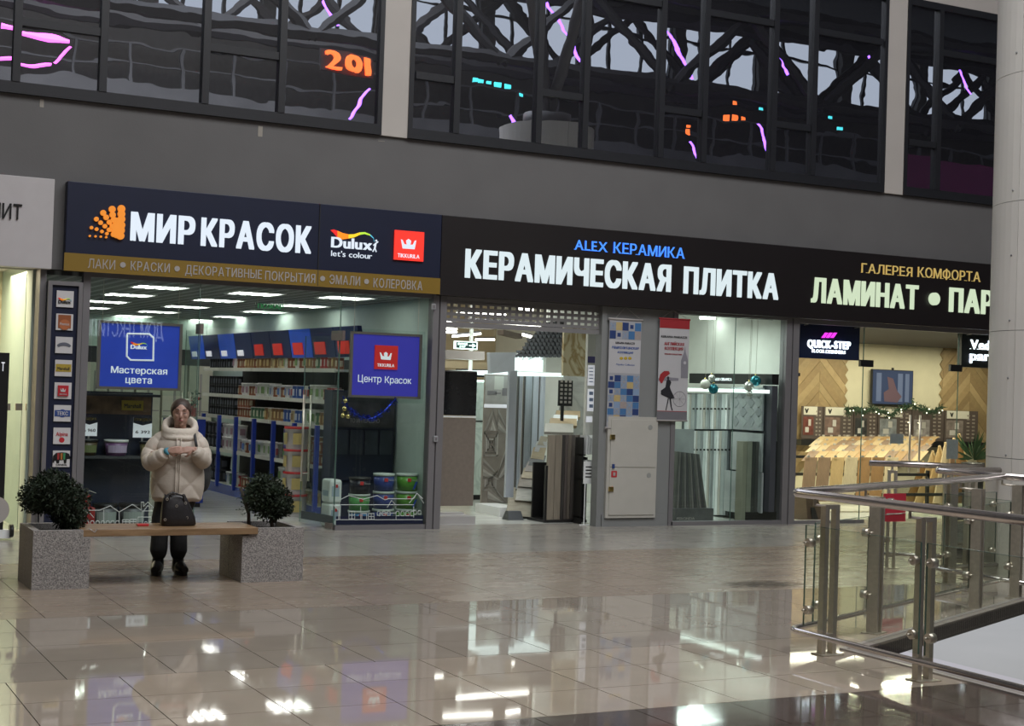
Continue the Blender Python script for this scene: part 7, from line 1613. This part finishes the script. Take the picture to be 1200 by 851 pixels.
# boots
for s, x, rot in ((-1, -.118, -.18), (1, .062, .42)):
    b = B(); d = Vector((math.sin(rot), -math.cos(rot), 0)); e = Vector((d.y, -d.x, 0))
    b.tube([(x, .02, .26), (x, .02, .17), (x, .015, .10), (x, .01, .05)], [.055, .052, .056, .052], 14)
    c0 = Vector((x, .02, .055)); b.tube([c0-d*.03, c0+d*.06+Vector((0, 0, .02)), c0+d*.12, c0+d*.165-Vector((0, 0, .005))], [.052, .052, .046, .034], 14)
    bt = organic(link('boot', b, M_boot, P_), .006, 3)
    b = B(); out = []
    for i in range(20):
        a = 2*PI*i/20; u = math.cos(a); v = math.sin(a); L_ = .125 if u > 0 else .10; out.append(Vector((x, .02, 0))+d*(.05+u*L_)+e*v*(.050-.006*(u < 0)))
    b.prismz([(p.x, p.y) for p in out], .0, .036); link('sole', b, M_dark, bt)
    b = B()
    for k_ in range(4): p = Vector((x, .02, .15+.022*k_))+d*.05; b.tube([p-e*.02, p+e*.02], .004, 5)
    link('laces', b, M_blk, bt)
# dark shoulder bag hanging at her back
M_bag = pm('bag_dark_grey', (.03, .032, .034), .6, noise=.15, bump=.2, bscale=20)
t = thing('backpack', (PXY[0], PXY[1], 0), 'dark grey backpack hanging behind the woman on her left shoulder', 'bag', rz=RZ, local=True)
b = B(); b.ball((.245, .13, .96), (.085, .10, .215), 20, 14); b.ball((.25, .13, .88), (.085, .11, .14), 16, 10); organic(link('bag_body', b, M_bag, t), .009, 4)
b = B(); b.tube([(.215, .10, 1.14), (.195, .02, 1.30), (.165, -.08, 1.31), (.178, -.165, 1.24), (.195, -.18, 1.16)], .012, 8); link('strap', b, M_bag, t)
HBY = 13.24
# black handbag standing on the bench
M_lea = pm('handbag_leather', (.016, .014, .015), .38, noise=.2, scale=10, bump=.3, bscale=12)
hb = W(208, 617, HBY); t = thing('handbag', (hb[0], HBY, .4925), 'black leather handbag standing on the bench in front of the woman', 'bag')
b = B(); rings = []
for j, (z, hw, hd, ox) in enumerate(((0, .145, .06, .005), (.015, .158, .072, .005), (.08, .152, .07, .0), (.16, .132, .058, -.015), (.24, .108, .04, -.03), (.272, .095, .026, -.035))):
    rings.append([b.bm.verts.new((hb[0]+ox+hw*abs(math.cos(a))**.6*math.copysign(1, math.cos(a)), HBY+hd*abs(math.sin(a))**.7*math.copysign(1, math.sin(a)), .4925+z+.008*math.sin(a*3)*(z > .1))) for a in [2*PI*i/32 for i in range(32)]])
for A_, C_ in zip(rings, rings[1:]):
    for i in range(32): b.bm.faces.new([A_[i], A_[(i+1) % 32], C_[(i+1) % 32], C_[i]]).smooth = True
b.bm.faces.new(rings[0][::-1]); b.bm.faces.new(rings[-1]); link('bag_body', b, M_lea, t)
for s in (-1, 1):
    b = B(); y = HBY+s*.035; b.tube([(hb[0]-.10, y, .70), (hb[0]-.09, y, .765), (hb[0]-.04, y+s*.02, .785), (hb[0]+.03, y+s*.02, .76), (hb[0]+.045, y, .69)], .007, 8); link('handle', b, M_lea, t)
for dx_, dz_ in ((-.115, .24), (.05, .205), (-.13, .06), (.065, .075), (-.03, .18)):
    b = B(); c = Vector((hb[0]+dx_, HBY-.066+.05*dz_, .4925+dz_)); b.tube([c+Vector((.010*math.cos(a), -.004, .010*math.sin(a))) for a in [2*PI*i/12 for i in range(13)]], .0028, 5); link('metal_ring', b, M_steel, t)
b = B(); b.tube([(hb[0]+.09, HBY+.04, .70), (hb[0]+.15, HBY+.08, .60), (hb[0]+.16, HBY+.11, .52), (hb[0]+.155, 13.52, .49), (hb[0]+.13, 13.54, .40), (hb[0]+.09, 13.54, .36), (hb[0]+.05, 13.54, .40), (hb[0]+.04, 13.52, .49)], .005, 6); link('shoulder_strap', b, M_lea, t)
